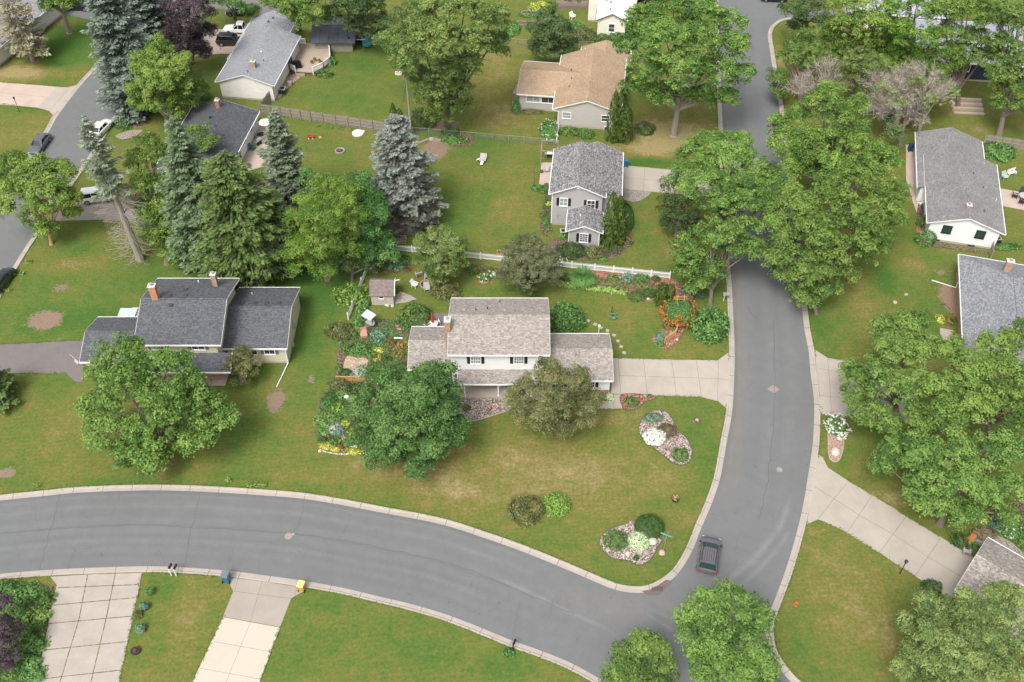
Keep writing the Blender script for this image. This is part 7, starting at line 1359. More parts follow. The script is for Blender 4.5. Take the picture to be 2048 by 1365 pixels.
def flat_stone(label, base, w, h, rz, mat, name, group, th=.035):
    rnd = random.Random(int(base[0] * 7 + base[1])); b = MB(); n = 4 if name != 'flagstone' else 6; pl = []
    for k in range(n): a = 2 * math.pi * (k + .5) / n; rr = rnd.uniform(.88, 1.08); pl.append((math.cos(a) * w * .7 * rr, math.sin(a) * h * .7 * rr))
    b.prism(pl, 0, th); o = b.build(name, M[mat]); o.location = (*P(*base), .0); o.rotation_euler = (0, 0, rz); tag(o, label, 'stepping stone', group)
for (x, y) in [(1176, 642), (1190, 649), (1202, 656), (1215, 662), (1228, 671), (1236, 683), (1242, 694), (1248, 706)]: flat_stone('square pale stepping stone curving round the back of the garage', (x, y), .42, .42, R(-25), 'conc', 'stepping_stone', 'stepping stones round the garage')
for (x, y) in [(790, 592), (796, 591), (790, 597), (789, 602), (796, 601), (806, 595), (804, 602), (806, 588)]: flat_stone('irregular tan flagstone set in gravel by the garden shed', (x, y), .3, .26, R(20), 'flag', 'flagstone', 'flagstones by the garden shed', .08)
M['brickpath'] = brick('path_bricks', (.42, .22, .16), (.34, .18, .13)); M['brickpath'] = plain('clay_paver', (.42, .25, .19), .2, 8, .9)
for i in range(6): flat_stone('clay paver step in the short path of the side garden', (795 + i * 3.3, 653 + i * 6.4), .5, .22, R(-12), 'brickpath', 'paver_step', 'clay paver steps in the side garden', .1)
M['oldiron'] = plain('worn_iron', (.29, .27, .25), .2, 8, .7)
def cover(label, base, r, col='road2', ring_=True, name='manhole_cover'):
    t = thing(name, label, 'manhole cover', P(*base)); b = MB(); b.cyl(0, 0, 0, .022, r, r, 20); b.build('collar', M[col], t)
    b = MB(); b.cyl(0, 0, .0, .028, r * .72, r * .72, 20); b.build('lid', M['oldiron'], t)
cover('round manhole cover in the bottom street', (577, 1073), .52); cover('round manhole cover in the right-hand street', (1559, 940), .42)
b = MB(); b.prism([(-.75, 0), (0, -.62), (.75, 0), (0, .62)], 0, .016); M['patchm'] = asphalt('pinkish_patch', (.30, .235, .215)); o = b.build('utility_patch', M['patchm'], loc=(*P(1547, 779), .0)); tag(o, 'pinkish diamond-shaped patch in the right-hand street', 'road patch')
b = MB(); b.cyl(0, 0, 0, .024, .14, .14, 12); o = b.build('valve_cover', M['grey'], loc=P(586, 1069)); tag(o, 'small round valve cover next to the bottom street manhole', 'valve cover')
# storm drain with old patched asphalt at the corner
b = MB(); q = px([(1283, 1183), (1300, 1180), (1318, 1170), (1332, 1160), (1346, 1163), (1330, 1178), (1318, 1190), (1300, 1191)]); c0 = P(1315, 1178); b.prism([(x - c0[0], y - c0[1]) for x, y in q], 0, .03); M['drainp'] = asphalt('brown_patch', (.16, .125, .11)); t = thing('storm_drain', 'kerb-side storm drain patch at the corner of the two streets', 'storm drain', c0); b.build('apron', M['drainp'], t)
b = MB()
for i in range(7): b.bar((-.5 + i * .16, -.22, .05), (-.5 + i * .16, .22, .05), .05, .03)
b.build('grate', M['dark'], t)
# ================= DECK OF THE LONG WHITE HOUSE =================
dk = thing('deck', 'octagonal timber deck with white railings behind the long white house', 'deck', P(625, 118)); D0 = P(625, 118)
def dl(x, y, z=.0): q = P(x, y, z); return (q[0] - D0[0], q[1] - D0[1])
outl = [dl(578, 142), dl(592, 148), dl(627, 150), dl(648, 140), dl(662, 128), dl(660, 105), dl(643, 93), dl(632, 92), dl(600, 92), dl(590, 105)]
b = MB(); b.prism(outl, .3, .5); b.build('floor', M['deckwood'], dk); b = MB()
for i in range(14):
    f = i / 13; a = np.array(dl(585, 140)) * (1 - f) + np.array(dl(630, 148)) * f; c = np.array(dl(604, 94)) * (1 - f) + np.array(dl(655, 106)) * f; b.bar((*a, .505), (*c, .505), .02, .012)
b.build('board_gaps', M['bark'], dk)
def rail(a, c):
    a = np.array(a); c = np.array(c); b = MB(); b.bar((*a, 1.35), (*c, 1.35), .16, .08); b.bar((*a, .58), (*c, .58), .06, .08); l = np.linalg.norm(c - a); n = max(2, int(l / .17))
    for k in range(n + 1): q = a + (c - a) * k / n; b.bar((*q, .5), (*q, 1.35), .07, .07)
    b.bar((*a, 0), (*a, 1.45), .12, .12); b.bar((*c, 0), (*c, 1.45), .12, .12); b.build('railing', M['white'], dk)
for i, j in ((0, 1), (2, 3), (3, 4), (4, 5), (5, 6), (6, 7)): rail(outl[i], outl[j])
rail(dl(600, 92), dl(612, 93)); b = MB(); s0, s1 = dl(593, 151), dl(610, 152); b.box(s0[0], s1[0], s0[1] - .45, s0[1] + .2, 0, .25); b.build('step', M['wood'], dk)
M['bluecloth'] = plain('pale_blue_cloth', (.45, .55, .68), .1, 4, .8)
def umbrella(label, base, col, h=2.3, r=1.3, z0=0.0):
    t = thing('patio_umbrella', label, 'umbrella', (*P(*base), z0)); b = MB(); b.cyl(0, 0, 0, h + .25, .025, .025, 6); b.build('pole', M['dark'], t); b = MB(); b.lathe([(r, h - .35), (r * .5, h - .08), (0.0, h + .12)], 8); b.build('canopy', M[col], t)
umbrella('small pale blue parasol on the white railed deck', (636, 98), 'bluecloth', 1.6, .65, .5); M['creamcloth'] = plain('cream_cloth', (.75, .71, .62), .05, 4, .8); umbrella('cream parasol on the patio of the dark-roofed house', (535, 268), 'creamcloth', 2.4, 1.05)
M['grillblack'] = plain('grill_black', (.012, .012, .014), .1, 5, .35)
def grill(label, base, rz=0, lid='grillblack', z0=0.0, cov=False):
    t = thing('barbecue_grill', label, 'grill', (*P(*base), z0), rz)
    if cov: b = MB(); b.loft([[(-.8, -.35, 0), (.8, -.35, 0), (.8, .35, 0), (-.8, .35, 0)], [(-.75, -.33, .8), (.75, -.33, .8), (.75, .33, .8), (-.75, .33, .8)], [(-.45, -.28, 1.15), (.45, -.28, 1.15), (.45, .28, 1.15), (-.45, .28, 1.15)]]); b.build('cover', M['grillblack'], t, smooth=True); return
    for x in (-.3, .3): b = MB(); b.box(x - .04, x + .04, -.2, .2, 0, .75); b.build('leg', M['dark'], t)
    b = MB(); b.box(-.38, .38, -.27, .27, .55, .8); b.build('firebox', M['grillblack'], t); b = MB(); b.loft([[(-.38, -.27, .8), (.38, -.27, .8), (.38, .27, .8), (-.38, .27, .8)], [(-.36, -.2, 1.0), (.36, -.2, 1.0), (.36, .2, 1.05), (-.36, .2, 1.05)], [(-.34, -.02, 1.1), (.34, -.02, 1.1), (.34, .12, 1.12), (-.34, .12, 1.12)]]); b.build('lid', M[lid], t, smooth=True)
    b = MB(); b.box(-.72, -.4, -.22, .22, .76, .8); b.box(.4, .72, -.22, .22, .76, .8); b.build('side_shelf', M['steel'], t)
grill('large black covered grill at the near end of the deck', (595, 141), R(10), z0=.5, cov=True); grill('black and steel grill on the brown patio', (519, 290), R(60), 'steel'); grill('grill with white lid inside the grey pergola', (1099, 316), 0, 'white')
def potted(label, base, r=.22, h=.35, mat='vine', pot='bark', pr=.3, flowers=None, z0=0.0, seed=1, name='potted_plant'):
    t = thing(name, label, 'potted plant', (*P(*base), z0)); b = MB(); b.lathe([(r * .75, 0), (r, h), (r * .88, h), (r * .85, h * .85), (0, h * .85)], 12); b.build('pot', M[pot], t); rng = np.random.default_rng(seed); n = 260
    d = unit(rng.normal(size=(n, 3))); d[:, 2] = np.abs(d[:, 2]); C = d * np.array([pr, pr, pr * .9]) * rng.uniform(.6, 1, n)[:, None] + np.array([0, 0, h]); u, v = frame(unit(d + rng.normal(size=(n, 3)) * .5), rng); quads_obj('foliage', C, u * .09, v * .055, .5 + rng.normal(size=n) * .2, M[mat], t)
    if flowers:
        n = 90; d = unit(rng.normal(size=(n, 3))); d[:, 2] = np.abs(d[:, 2]); C = d * pr * 1.03 + np.array([0, 0, h]); u, v = frame(unit(d + rng.normal(size=(n, 3)) * .5), rng); quads_obj('flowers', C, u * .055, v * .055, rng.random(n), M[flowers], t)
M['terracotta'] = plain('terracotta', (.42, .17, .09), .15, 5, .85)
potted('terracotta potted plant on the deck by the curved railing', (640, 131), .3, .4, 'vine', 'terracotta', .25, z0=.5, seed=2); potted('green plant in a clay pot on the deck', (631, 128), .28, .35, 'vine', 'terracotta', .3, z0=.5, seed=3); potted('third clay pot on the deck near the steps', (625, 133), .25, .35, 'olive', 'terracotta', .22, z0=.5, seed=4)
potted('flower pot in the lawn above the clipped corner shrubs', (1350, 1001), .42, .4, 'sh_mid', 'dark', .34, 'f_coral', seed=5); potted('hanging basket of orange and pink flowers at the porch', (980, 776), .22, .2, 'sh_mid', 'dark', .36, 'f_orange', z0=1.55, seed=6, name='hanging_basket'); potted('small potted red flowers on the river rock', (979, 819), .2, .25, 'sh_dark', 'dark', .24, 'f_coral', seed=7)
potted('hanging red flower basket at the left end of the porch', (915, 772), .2, .2, 'sh_mid', 'dark', .3, 'f_red', z0=1.5, seed=8, name='hanging_basket')
potted('topmost bucket planter in the row right of the weedy driveway', (301, 1188), .26, .35, 'vine', 'dark', .5, seed=9); potted('second bucket planter in the row right of the weedy driveway', (290, 1217), .42, .35, 'sh_bluegreen', 'dark', .52, seed=10); potted('third grey bucket planter in the row right of the weedy driveway', (283, 1262), .45, .45, 'sh_bluegreen', 'concd', .52, seed=11); potted('round planter with reddish soil beside the weedy driveway', (272, 1305), .42, .35, 'sh_brown', 'dark', .14, 'f_red', seed=12)
potted('loose plant clump between the bucket planters', (276, 1233), .2, .2, 'olive', 'dark', .5, seed=13); potted('white bowl planter next to the taupe garage roof', (1948, 1105), .3, .3, 'sh_brown', 'white', .18, seed=14); potted('green potted plant on the patio post of the grey house', (1083, 346), .18, .3, 'vine', 'dark', .25, seed=15)
# seats
def adk(label, base, rz, mat='white', group=None, w=.6):
    t = thing('garden_chair', label, 'chair', P(*base), rz, group); b = MB(); b.box(-w / 2, w / 2, -.3, .25, .34, .38); b.build('seat', M[mat], t); b = MB(); b.hexa([(-w / 2, .22, .36), (w / 2, .22, .36), (w / 2, .27, .36), (-w / 2, .27, .36), (-w / 2, .5, 1.0), (w / 2, .5, 1.0), (w / 2, .55, 1.0), (-w / 2, .55, 1.0)]); b.build('backrest', M[mat], t)
    for s in (-1, 1): b = MB(); b.box(s * w / 2 - .06, s * w / 2 + .06, -.34, .36, .56, .60); b.build('armrest', M[mat], t)
    for s in (-1, 1):
        for y in (-.28, .28): b = MB(); b.box(s * w / 2 - .03, s * w / 2 + .03, y - .03, y + .03, 0, .56); b.build('leg', M[mat], t)
M['chairgrey'] = plain('grey_paint', (.42, .40, .40), .1, 5, .7); M['bluegreyp'] = plain('blue_grey_paint', (.38, .45, .46), .08, 5, .7); M['greenplastic'] = plain('green_plastic', (.03, .20, .13), .1, 5, .5)
adk('grey reclining garden chair above the fire pit', (838, 553), R(200), 'chairgrey', w=.75); adk('white garden chair nearest the small yellow-green tree', (855, 557), R(175), 'white'); adk('white garden chair left of the round fire pit', (830, 574), R(60), 'white'); adk('dark grey chair below the round fire pit', (854, 581), R(10), 'chairgrey', w=.7)
adk('pale adirondack chair on the right of the white house lawn', (2008, 358), R(20), 'bluegreyp', w=.75); adk('green plastic chair on the brown patio', (506, 300), R(70), 'greenplastic'); adk('white lawn chair on the back yard patio by the pale spruce', (548, 268), R(120), 'white', w=.8)
adk('white patio chair behind the centre house wing', (852, 655), R(150)); adk('second white patio chair behind the centre house wing', (874, 650), R(200)); adk('grey chair beside the taupe garage driveway', (1931, 1108), R(160), 'chairgrey'); adk('white chair by the path of the right-hand white house', (1840, 412), R(200)); adk('metal chair on the grey house patio', (1093, 344), R(0), 'chairgrey')
def bench(label, base, rz, mat='cedar', w=1.4, name='garden_bench'):
    t = thing(name, label, 'bench', P(*base), rz); b = MB()
    for i in range(4): b.box(-w / 2, w / 2, -.25 + i * .12, -.15 + i * .12, .42, .45)
    b.build('seat', M[mat], t); b = MB()
    for i in range(4): b.box(-w / 2, w / 2, .26, .29, .52 + i * .11, .6 + i * .11)
    b.build('backrest', M[mat], t)
    for s in (-1, 1): b = MB(); b.box(s * w / 2 - .04, s * w / 2 + .04, -.25, .3, 0, .06); b.box(s * w / 2 - .03, s * w / 2 + .03, -.24, -.18, 0, .45); b.box(s * w / 2 - .03, s * w / 2 + .03, .24, .3, 0, .95); b.build('leg', M[mat], t)
M['orangewood'] = plain('orange_stained_wood', (.50, .22, .07), .15, 6, .6)
bench('white slatted garden bench beside the pale chair', (2022, 350), R(25), 'white'); bench('orange-stained garden bench by the diagonal driveway', (1940, 1083), R(45), 'orangewood', 1.5)
t = thing('swing_seat', 'canopied garden swing seat on the slate patch', 'swing seat', P(741, 652), R(-38)); b = MB(); b.hexa([(-.75, -.6, 1.75), (.75, -.6, 1.75), (.75, .5, 1.9), (-.75, .5, 1.9), (-.75, -.6, 1.8), (.75, -.6, 1.8), (.75, .5, 1.95), (-.75, .5, 1.95)]); M['canopy'] = plain('blue_grey_canopy', (.50, .56, .60), .06, 4, .7); b.build('canopy', M['canopy'], t)
for s in (-1, 1): b = MB(); b.bar((s * .72, -.6, 0), (s * .72, -.1, 1.8), .05); b.bar((s * .72, .5, 0), (s * .72, 0, 1.85), .05); b.build('frame', M['dark'], t)
b = MB(); b.box(-.6, .6, -.25, .25, .45, .5); b.box(-.6, .6, .22, .28, .5, 1.0); b.build('seat', M['chairgrey'], t)
t = thing('storage_bench', 'terracotta-coloured garden bench box beside the hedge', 'bench', P(728, 672), R(12)); M['terr2'] = plain('faded_red_paint', (.50, .25, .20), .1, 5, .8); b = MB(); b.box(-.38, .38, -.55, .55, 0, .5); b.build('box', M['terr2'], t); b = MB(); b.box(-.42, .42, -.6, .6, .5, .55); b.box(-.42, .42, .52, .6, .55, .9); b.build('lid', M['terr2'], t)
umb = thing('folded_umbrella', 'closed red patio umbrella behind the centre house wing', 'umbrella', P(866, 656)); b = MB(); b.cyl(0, 0, 0, 2.6, .03, .03, 6); b.build('pole', M['steel'], umb); M['redcloth'] = plain('red_cloth', (.52, .05, .035), .12, 5, .8); b = MB(); b.lathe([(.12, 1.0), (.2, 1.2), (.13, 2.2), (.02, 2.6)], 8); b.build('canopy', M['redcloth'], umb)
t = thing('patio_table', 'white round patio table under the closed red umbrella', 'table', P(866, 656)); b = MB(); b.cyl(0, 0, .70, .74, .62, .62, 20); b.build('top', M['white'], t)
for k in range(4): a = k * 1.57 + .7; b = MB(); b.bar((math.cos(a) * .3, math.sin(a) * .3, .7), (math.cos(a) * .45, math.sin(a) * .45, 0), .04); b.build('leg', M['white'], t)
# fire pits
def firepit(label, base, r, col):
    t = thing('fire_pit', label, 'fire pit', P(*base)); n = 14
    for k in range(n):
        a = 2 * math.pi * k / n; b = MB(); b.obox(math.cos(a) * r, math.sin(a) * r, 0, .2, .16, r * .42, a); b.build('ring_stone', M[col], t)
    b = MB(); b.cyl(0, 0, 0, .05, r * .92, r * .92, 16); b.build('ash_bed', M['dark'], t)
    b = MB(); b.bar((-r * .5, -.1, .1), (r * .4, .2, .14), .1); b.bar((-r * .2, .3, .1), (r * .3, -.3, .16), .1); b.build('logs', M['bark'], t)
firepit('fire pit ring in the middle back yard lawn', (680, 303), .62, 'concd'); firepit('brick fire pit between the garden chairs', (852, 570), .72, 'brickpath'); firepit('brick ring round the hydrangea on the back lawn', (968, 561), .62, 'brickpath')
# wagon
t = thing('toy_wagon', 'small red toy wagon on the back yard lawn', 'wagon', P(622, 277), R(0)); b = MB(); b.box(-.45, .45, -.22, .22, .2, .24)
for s in (-1, 1): b.box(-.45, .45, s * .22 - .015, s * .22 + .015, .24, .42); b.box(s * .45 - .015, s * .45 + .015, -.22, .22, .24, .42)
b.build('tray', M['redcloth'], t)
for x in (-.3, .3):
    for y in (-.24, .24): b = MB(); b.tube([(x, y - .03, .1), (x, y + .03, .1)], .1, 10); b.build('wheel', M['white'], t)
b = MB(); b.bar((.45, 0, .24), (.85, 0, .5), .03); b.build('handle', M['dark'], t)
M['frisbee'] = plain('orange_toy', (.7, .35, .12), .1, 4, .6); b = MB(); b.cyl(0, 0, 0, .05, .22, .2, 12); o = b.build('toy_disc', M['frisbee'], loc=P(640, 275)); tag(o, 'orange toy disc on the grass beside the wagon', 'toy')
t = thing('turtle_sandbox', 'white lidded sandbox on the lawn below the board fence', 'sandbox', P(716, 268)); b = MB(); b.lathe([(.85, 0), (.88, .18), (.75, .3), (0, .42)], 16); b.build('lid', M['white'], t, smooth=True); b = MB(); b.cyl(.75, .5, 0, .2, .25, .2, 10); b.build('head', M['white'], t)
# white trash of the side yard, AC units
def ac(label, base, w=.8, h=.75, rz=0):
    t = thing('air_conditioner', label, 'air conditioner', P(*base), rz); b = MB(); b.box(-w / 2, w / 2, -w / 2, w / 2, .05, h); b.build('cabinet', M['dark'], t); b = MB(); b.box(-w / 2 - .02, w / 2 + .02, -w / 2 - .02, w / 2 + .02, h, h + .05); b.build('top_frame', M['chairgrey'], t); b = MB(); b.cyl(0, 0, h + .05, h + .07, w * .36, w * .36, 14); b.build('fan_grille', M['black'], t)
ac('air conditioner unit beside the long white house wall', (566, 186), 1.0, .8); ac('air conditioner unit at the step of the grey house', (1126, 470), .8, .7); ac('air conditioner unit at the far wall of the right-hand white house', (1992, 486), .8, .8)
b = MB(); b.box(-.3, .3, -.25, .25, 0, .6); b.box(-.33, .33, -.28, .28, .6, .66); o = b.build('utility_box', M['chairgrey'], loc=P(580, 171)); tag(o, 'small grey utility box beside the long white house', 'utility box')
t = thing('hot_tub', 'grey-lidded hot tub beside the charcoal-roofed house', 'hot tub', P(258, 640), 0); b = MB(); b.box(-1.0, 1.0, -1.0, 1.0, 0, .85); b.build('shell', M['dark'], t); b = MB(); b.box(-1.05, 1.05, -1.05, 1.05, .85, .97); b.build('cover', M['canopy'], t)
t = thing('patio_table', 'slatted dark-framed patio table next to the hot tub', 'table', P(280, 633)); b = MB()
for i in range(5): b.box(-.9, .9, -.75 + i * .32, -.5 + i * .32, .75, .79)
b.build('top', M['chairgrey'], t)
for x in (-.8, .8):
    for y in (-.65, .65): b = MB(); b.box(x - .04, x + .04, y - .04, y + .04, 0, .75); b.build('leg', M['dark'], t)
b = MB(); b.box(-.95, .95, -.82, -.76, .6, .82); b.build('front_rail', M['black'], t)
# pergola of the grey house
t = thing('pergola', 'dark grey pergola frame behind the grey house', 'pergola', P(1099, 322), R(-5))
for x in (-1.2, 1.1):
    for y in (-1.1, 1.4): b = MB(); b.box(x - .06, x + .06, y - .06, y + .06, 0, 2.4); b.build('post', M['wood'], t)
for y in (-1.1, 1.4): b = MB(); b.bar((-1.3, y, 2.45), (1.2, y, 2.45), .1, .14); b.build('beam', M['wood'], t)
for x in (-1.2, 1.1): b = MB(); b.bar((x, -1.2, 2.47), (x, 1.5, 2.47), .1, .14); b.build('beam', M['wood'], t)
# playset / lawn seat in the middle yard
t = thing('lawn_seat', 'white folding lawn lounge on the middle back lawn', 'lawn chair', P(965, 326), R(-8)); b = MB(); b.box(-.5, .45, -.1, .75, .38, .44); b.build('seat', M['chairgrey'], t); b = MB(); b.box(-.22, .2, -.95, -.12, .32, .38); b.build('footrest', M['white'], t); b = MB(); b.hexa([(-.9, .0, .3), (-.5, .15, .42), (-.5, .5, .42), (-.9, .2, .3), (-.9, .0, .36), (-.5, .15, .48), (-.5, .5, .48), (-.9, .2, .36)]); b.build('armrest', M['white'], t); b = MB(); b.hexa([(-.45, .7, .42), (.5, .7, .42), (.5, .76, .42), (-.45, .76, .42), (-.45, 1.0, .95), (.5, 1.0, .95), (.5, 1.05, .95), (-.45, 1.05, .95)]); b.build('backrest', M['chairgrey'], t)
for x in (-.4, .4): b = MB(); b.box(x - .03, x + .03, -.05, .02, 0, .38); b.build('leg', M['dark'], t)
# retaining timbers
t = thing('timber_edging', 'curved row of pale timbers round the bare soil ring', 'timber edging', P(865, 281)); O_ = P(865, 281)
for (a, c) in (((836, 290), (857, 281)), ((866, 280), (882, 284))): p0, p1 = P(*a), P(*c); b = MB(); b.bar((p0[0] - O_[0], p0[1] - O_[1], .15), (p1[0] - O_[0], p1[1] - O_[1], .15), .28, .3); b.build('timber', M['wood'], t)
b = MB(); b.box(-.5, .1, -.1, .3, 0, .3); b.build('corner_block', M['chairgrey'], t)
# flags
M['flagred'] = plain('flag_red', (.50, .04, .05), .05, 4, .8); M['flagblue'] = plain('flag_blue', (.03, .045, .16), .05, 4, .8)
def flag(label, base, z, rz, L=1.5, W=.9, drop=True):
    t = thing('flag', label, 'flag', (*P(base[0], base[1], z), z), rz); b = MB(); b.bar((0, 0, -.5), (.9, 0, .75), .035); b.build('flag_pole', M['white'], t); c = MB(); n = 13
    for i in range(n):
        for k in range(8):
            f0, f1 = k / 8, (k + 1) / 8; yy = lambda f, s: .10 * math.sin(f * 7 + s * .5)
            u0, u1 = i / n, (i + 1) / n; g = lambda u, f: (.85 - u * W * .55 - f * .25, yy(f, u * 6), .68 - u * W * .75 - f * L * .8)
            blue = u0 < .5 and f0 < .39; c.face([g(u0, f0), g(u1, f0), g(u1, f1), g(u0, f1)], 2 if blue else (0 if i % 2 == 0 else 1))
    c.build('cloth', [M['flagred'], M['white'], M['flagblue']], t)
flag('stars and stripes flag by the arborvitae of the grey house', (1243, 440), 1.7, R(10)); flag('stars and stripes flag at the left corner of the charcoal-roofed house', (158, 722), 2.2, R(165), 1.2, .8)
# birdbath, white garden items
t = thing('birdbath', 'small white birdbath in the flower garden', 'birdbath', P(694, 801)); b = MB(); b.lathe([(.18, 0), (.08, .1), (.07, .55), (.26, .65), (.24, .67), (.05, .6)], 14); b.build('bowl', M['white'], t)
b = MB(); b.box(-.5, .5, -.08, .08, .35, .42); b.box(-.45, -.38, -.06, .06, 0, .35); b.box(.38, .45, -.06, .06, 0, .35); o = b.build('plank_bench', M['white'], loc=P(797, 681)); tag(o, 'narrow white bench plank in the side garden', 'bench')
# compost bin / crate by board shed, boat, trailer
t = thing('slatted_crate', 'wooden slatted compost crate in front of the board shed', 'crate', P(796, 484), R(-3)); b = MB()
for z in (.15, .4, .65): b.bar((-1.1, -.45, z), (1.1, -.45, z), .04, .12); b.bar((-1.1, .5, z), (1.1, .5, z), .04, .12); b.bar((-1.1, -.45, z), (-1.1, .5, z), .04, .12); b.bar((1.1, -.45, z), (1.1, .5, z), .04, .12)
b.build('slats', M['deckwood'], t)
for x in (-1.1, 0, 1.1): b = MB(); b.box(x - .05, x + .05, -.5, -.42, 0, .8); b.build('post', M['deckwood'], t)
b = MB(); b.box(-.3, .35, -.2, .25, 0, .45); b.build('sack', M['canopy'], t)
M['teal'] = plain('teal_tarp', (.05, .22, .27), .15, 4, .5)
t = thing('covered_boat', 'boat under a teal tarp at the edge of the lawn', 'boat', P(739, 88), R(80)); b = MB(); b.loft([[(x, -w, .5), (x, w, .5), (x, w * 1.05, .8), (x, w * .3, 1.1), (x, -w * .3, 1.1), (x, -w * 1.05, .8)] for x, w in ((-1.9, .3), (-1.6, .7), (-.4, .95), (1.2, .9), (2.4, .6))]); b.build('tarp', M['teal'], t, smooth=True); b = MB(); b.bar((-1.9, 0, .45), (-3.1, 0, .35), .08); b.tube([(.2, -1.0, .3), (.2, -.85, .3)], .3, 10); b.tube([(.2, .85, .3), (.2, 1.0, .3)], .3, 10); b.build('trailer', M['dark'], t)
t = thing('utility_trailer', 'dark trailer with a white bar beside the large dark shed', 'trailer', P(722, 86), 0); b = MB(); b.box(-1.3, 1.0, -.6, .9, .5, .9); b.build('bed', M['black'], t); b = MB(); b.bar((-.6, -.65, .95), (.9, -.65, .95), .14, .14); b.build('white_bar', M['white'], t)
for s in (-1, 1): b = MB(); b.tube([(.3, .15 + s * .95, .3), (.3, .15 + s * 1.1, .3)], .3, 12); b.build('wheel', M['tyre'], t)
# black planter / kettle, white table on brown patio
t = thing('rain_barrel', 'wide grey tub with dark water on the patio', 'tub', P(524, 276)); b = MB(); b.lathe([(.75, 0), (.85, .7), (.78, .7), (.74, .55)], 14); b.build('tub', M['chairgrey'], t); b = MB(); b.cyl(0, 0, .5, .55, .74, .74, 14); b.build('water', M['black'], t)
# raised beds and garden bits at the top
def box_bed(label, base, w, d, h=.4, mat='wood', fill='brownmulch'):
    t = thing('raised_bed', label, 'raised bed', P(*base)); b = MB(); b.box(-w / 2, w / 2, -d / 2, -d / 2 + .06, 0, h); b.box(-w / 2, w / 2, d / 2 - .06, d / 2, 0, h); b.box(-w / 2, -w / 2 + .06, -d / 2, d / 2, 0, h); b.box(w / 2 - .06, w / 2, -d / 2, d / 2, 0, h); b.build('frame', M[mat], t); b = MB(); b.box(-w / 2 + .06, w / 2 - .06, -d / 2 + .06, d / 2 - .06, 0, h - .06); b.build('soil', M[fill], t)
box_bed('grey raised bed in the top vegetable garden', (1062, 30), 3.2, 1.0, .5, 'grey'); box_bed('long reddish soil bed in the top vegetable garden', (1062, 47), 5.0, 1.2, .15); box_bed('small wooden raised bed beside the crabapple', (1001, 510), .95, .8, .5, 'cedar'); box_bed('small white-edged raised bed under the silver maple', (797, 148), 1.1, .8, .2, 'white', 'sand')
adk('white chair on the lawn beside the ivory house', (1145, 37), R(40), w=.8)
# timber deck / clutter of the ivory house
t = thing('deck', 'cluttered brown timber deck left of the ivory house', 'deck', P(1150, 12)); b = MB(); b.box(-3.3, 2.2, -1.2, 3.5, .0, .5); b.build('floor', M['bark'], t)
b = MB(); b.bar((-3.3, -1.2, 1.3), (2.2, -1.2, 1.3), .08)
for i in range(24): b.bar((-3.3 + i * .24, -1.2, .5), (-3.3 + i * .24, -1.2, 1.3), .03)
b.build('railing', M['wood'], t)
rnd = random.Random(8)
for i in range(5): potted(['dark pot on the timber deck of the ivory house, leftmost', 'second pot on the timber deck of the ivory house', 'middle pot on the timber deck of the ivory house', 'fourth pot on the timber deck of the ivory house', 'rightmost pot on the timber deck of the ivory house'][i], (1130 + i * 9, 6 + (i % 2) * 5), .3, .4, ['sh_mid', 'sh_brown', 'vine'][i % 3], ['dark', 'terracotta', 'concd'][i % 3], .4, z0=.5, seed=30 + i)
# steps at the upper right
t = thing('timber_steps', 'pale wooden garden steps behind the trees, upper right', 'steps', P(1935, 222), R(-4))
for i in range(4): b = MB(); b.box(-2.3, 2.3, -1.0 + i * .9, -.5 + i * .9, .0, .18 + i * .25); b.build('tread', M['deckwood'], t)
t = thing('patio_table', 'round dark patio table with chairs at the right edge', 'table', P(2046, 400)); b = MB(); b.cyl(0, 0, .7, .75, .75, .75, 16); b.build('top', M['chairgrey'], t); b = MB(); b.cyl(0, 0, 0, .7, .08, .08, 8); b.build('pedestal', M['dark'], t)
for k, lab in enumerate(['dark metal patio chair above the round table at the right edge', 'dark metal patio chair left of the round table at the right edge', 'dark metal patio chair below the round table at the right edge']): a = 1.4 + k * 1.35; q = P(2046, 400); o = bpy.data.objects; p_ = (q[0] + math.cos(a) * 1.15, q[1] + math.sin(a) * 1.15); adk(lab, (2046, 400), a - 1.57, 'dark'); bpy.data.objects[[x.name for x in bpy.data.objects if x.get('label') == lab][0]].location = (*p_, 0)
b = MB(); b.bar((0, 0, .3), (3.2, 1.0, .9), .12, .12); b.build('plank', M['white']).location = (*P(1968, 300), 0); o = bpy.data.objects['plank']; tag(o, 'yellow timber plank leaning by the back fence of the white house', 'plank'); M['yellowp'] = plain('yellow_paint', (.65, .42, .04), .1, 4, .6); o.data.materials[0] = M['yellowp']
wire('tangle of pale hose on the gravel by the brick house', (*P(1880, 610), .05), (*P(1900, 620), .05), -.35, .03)
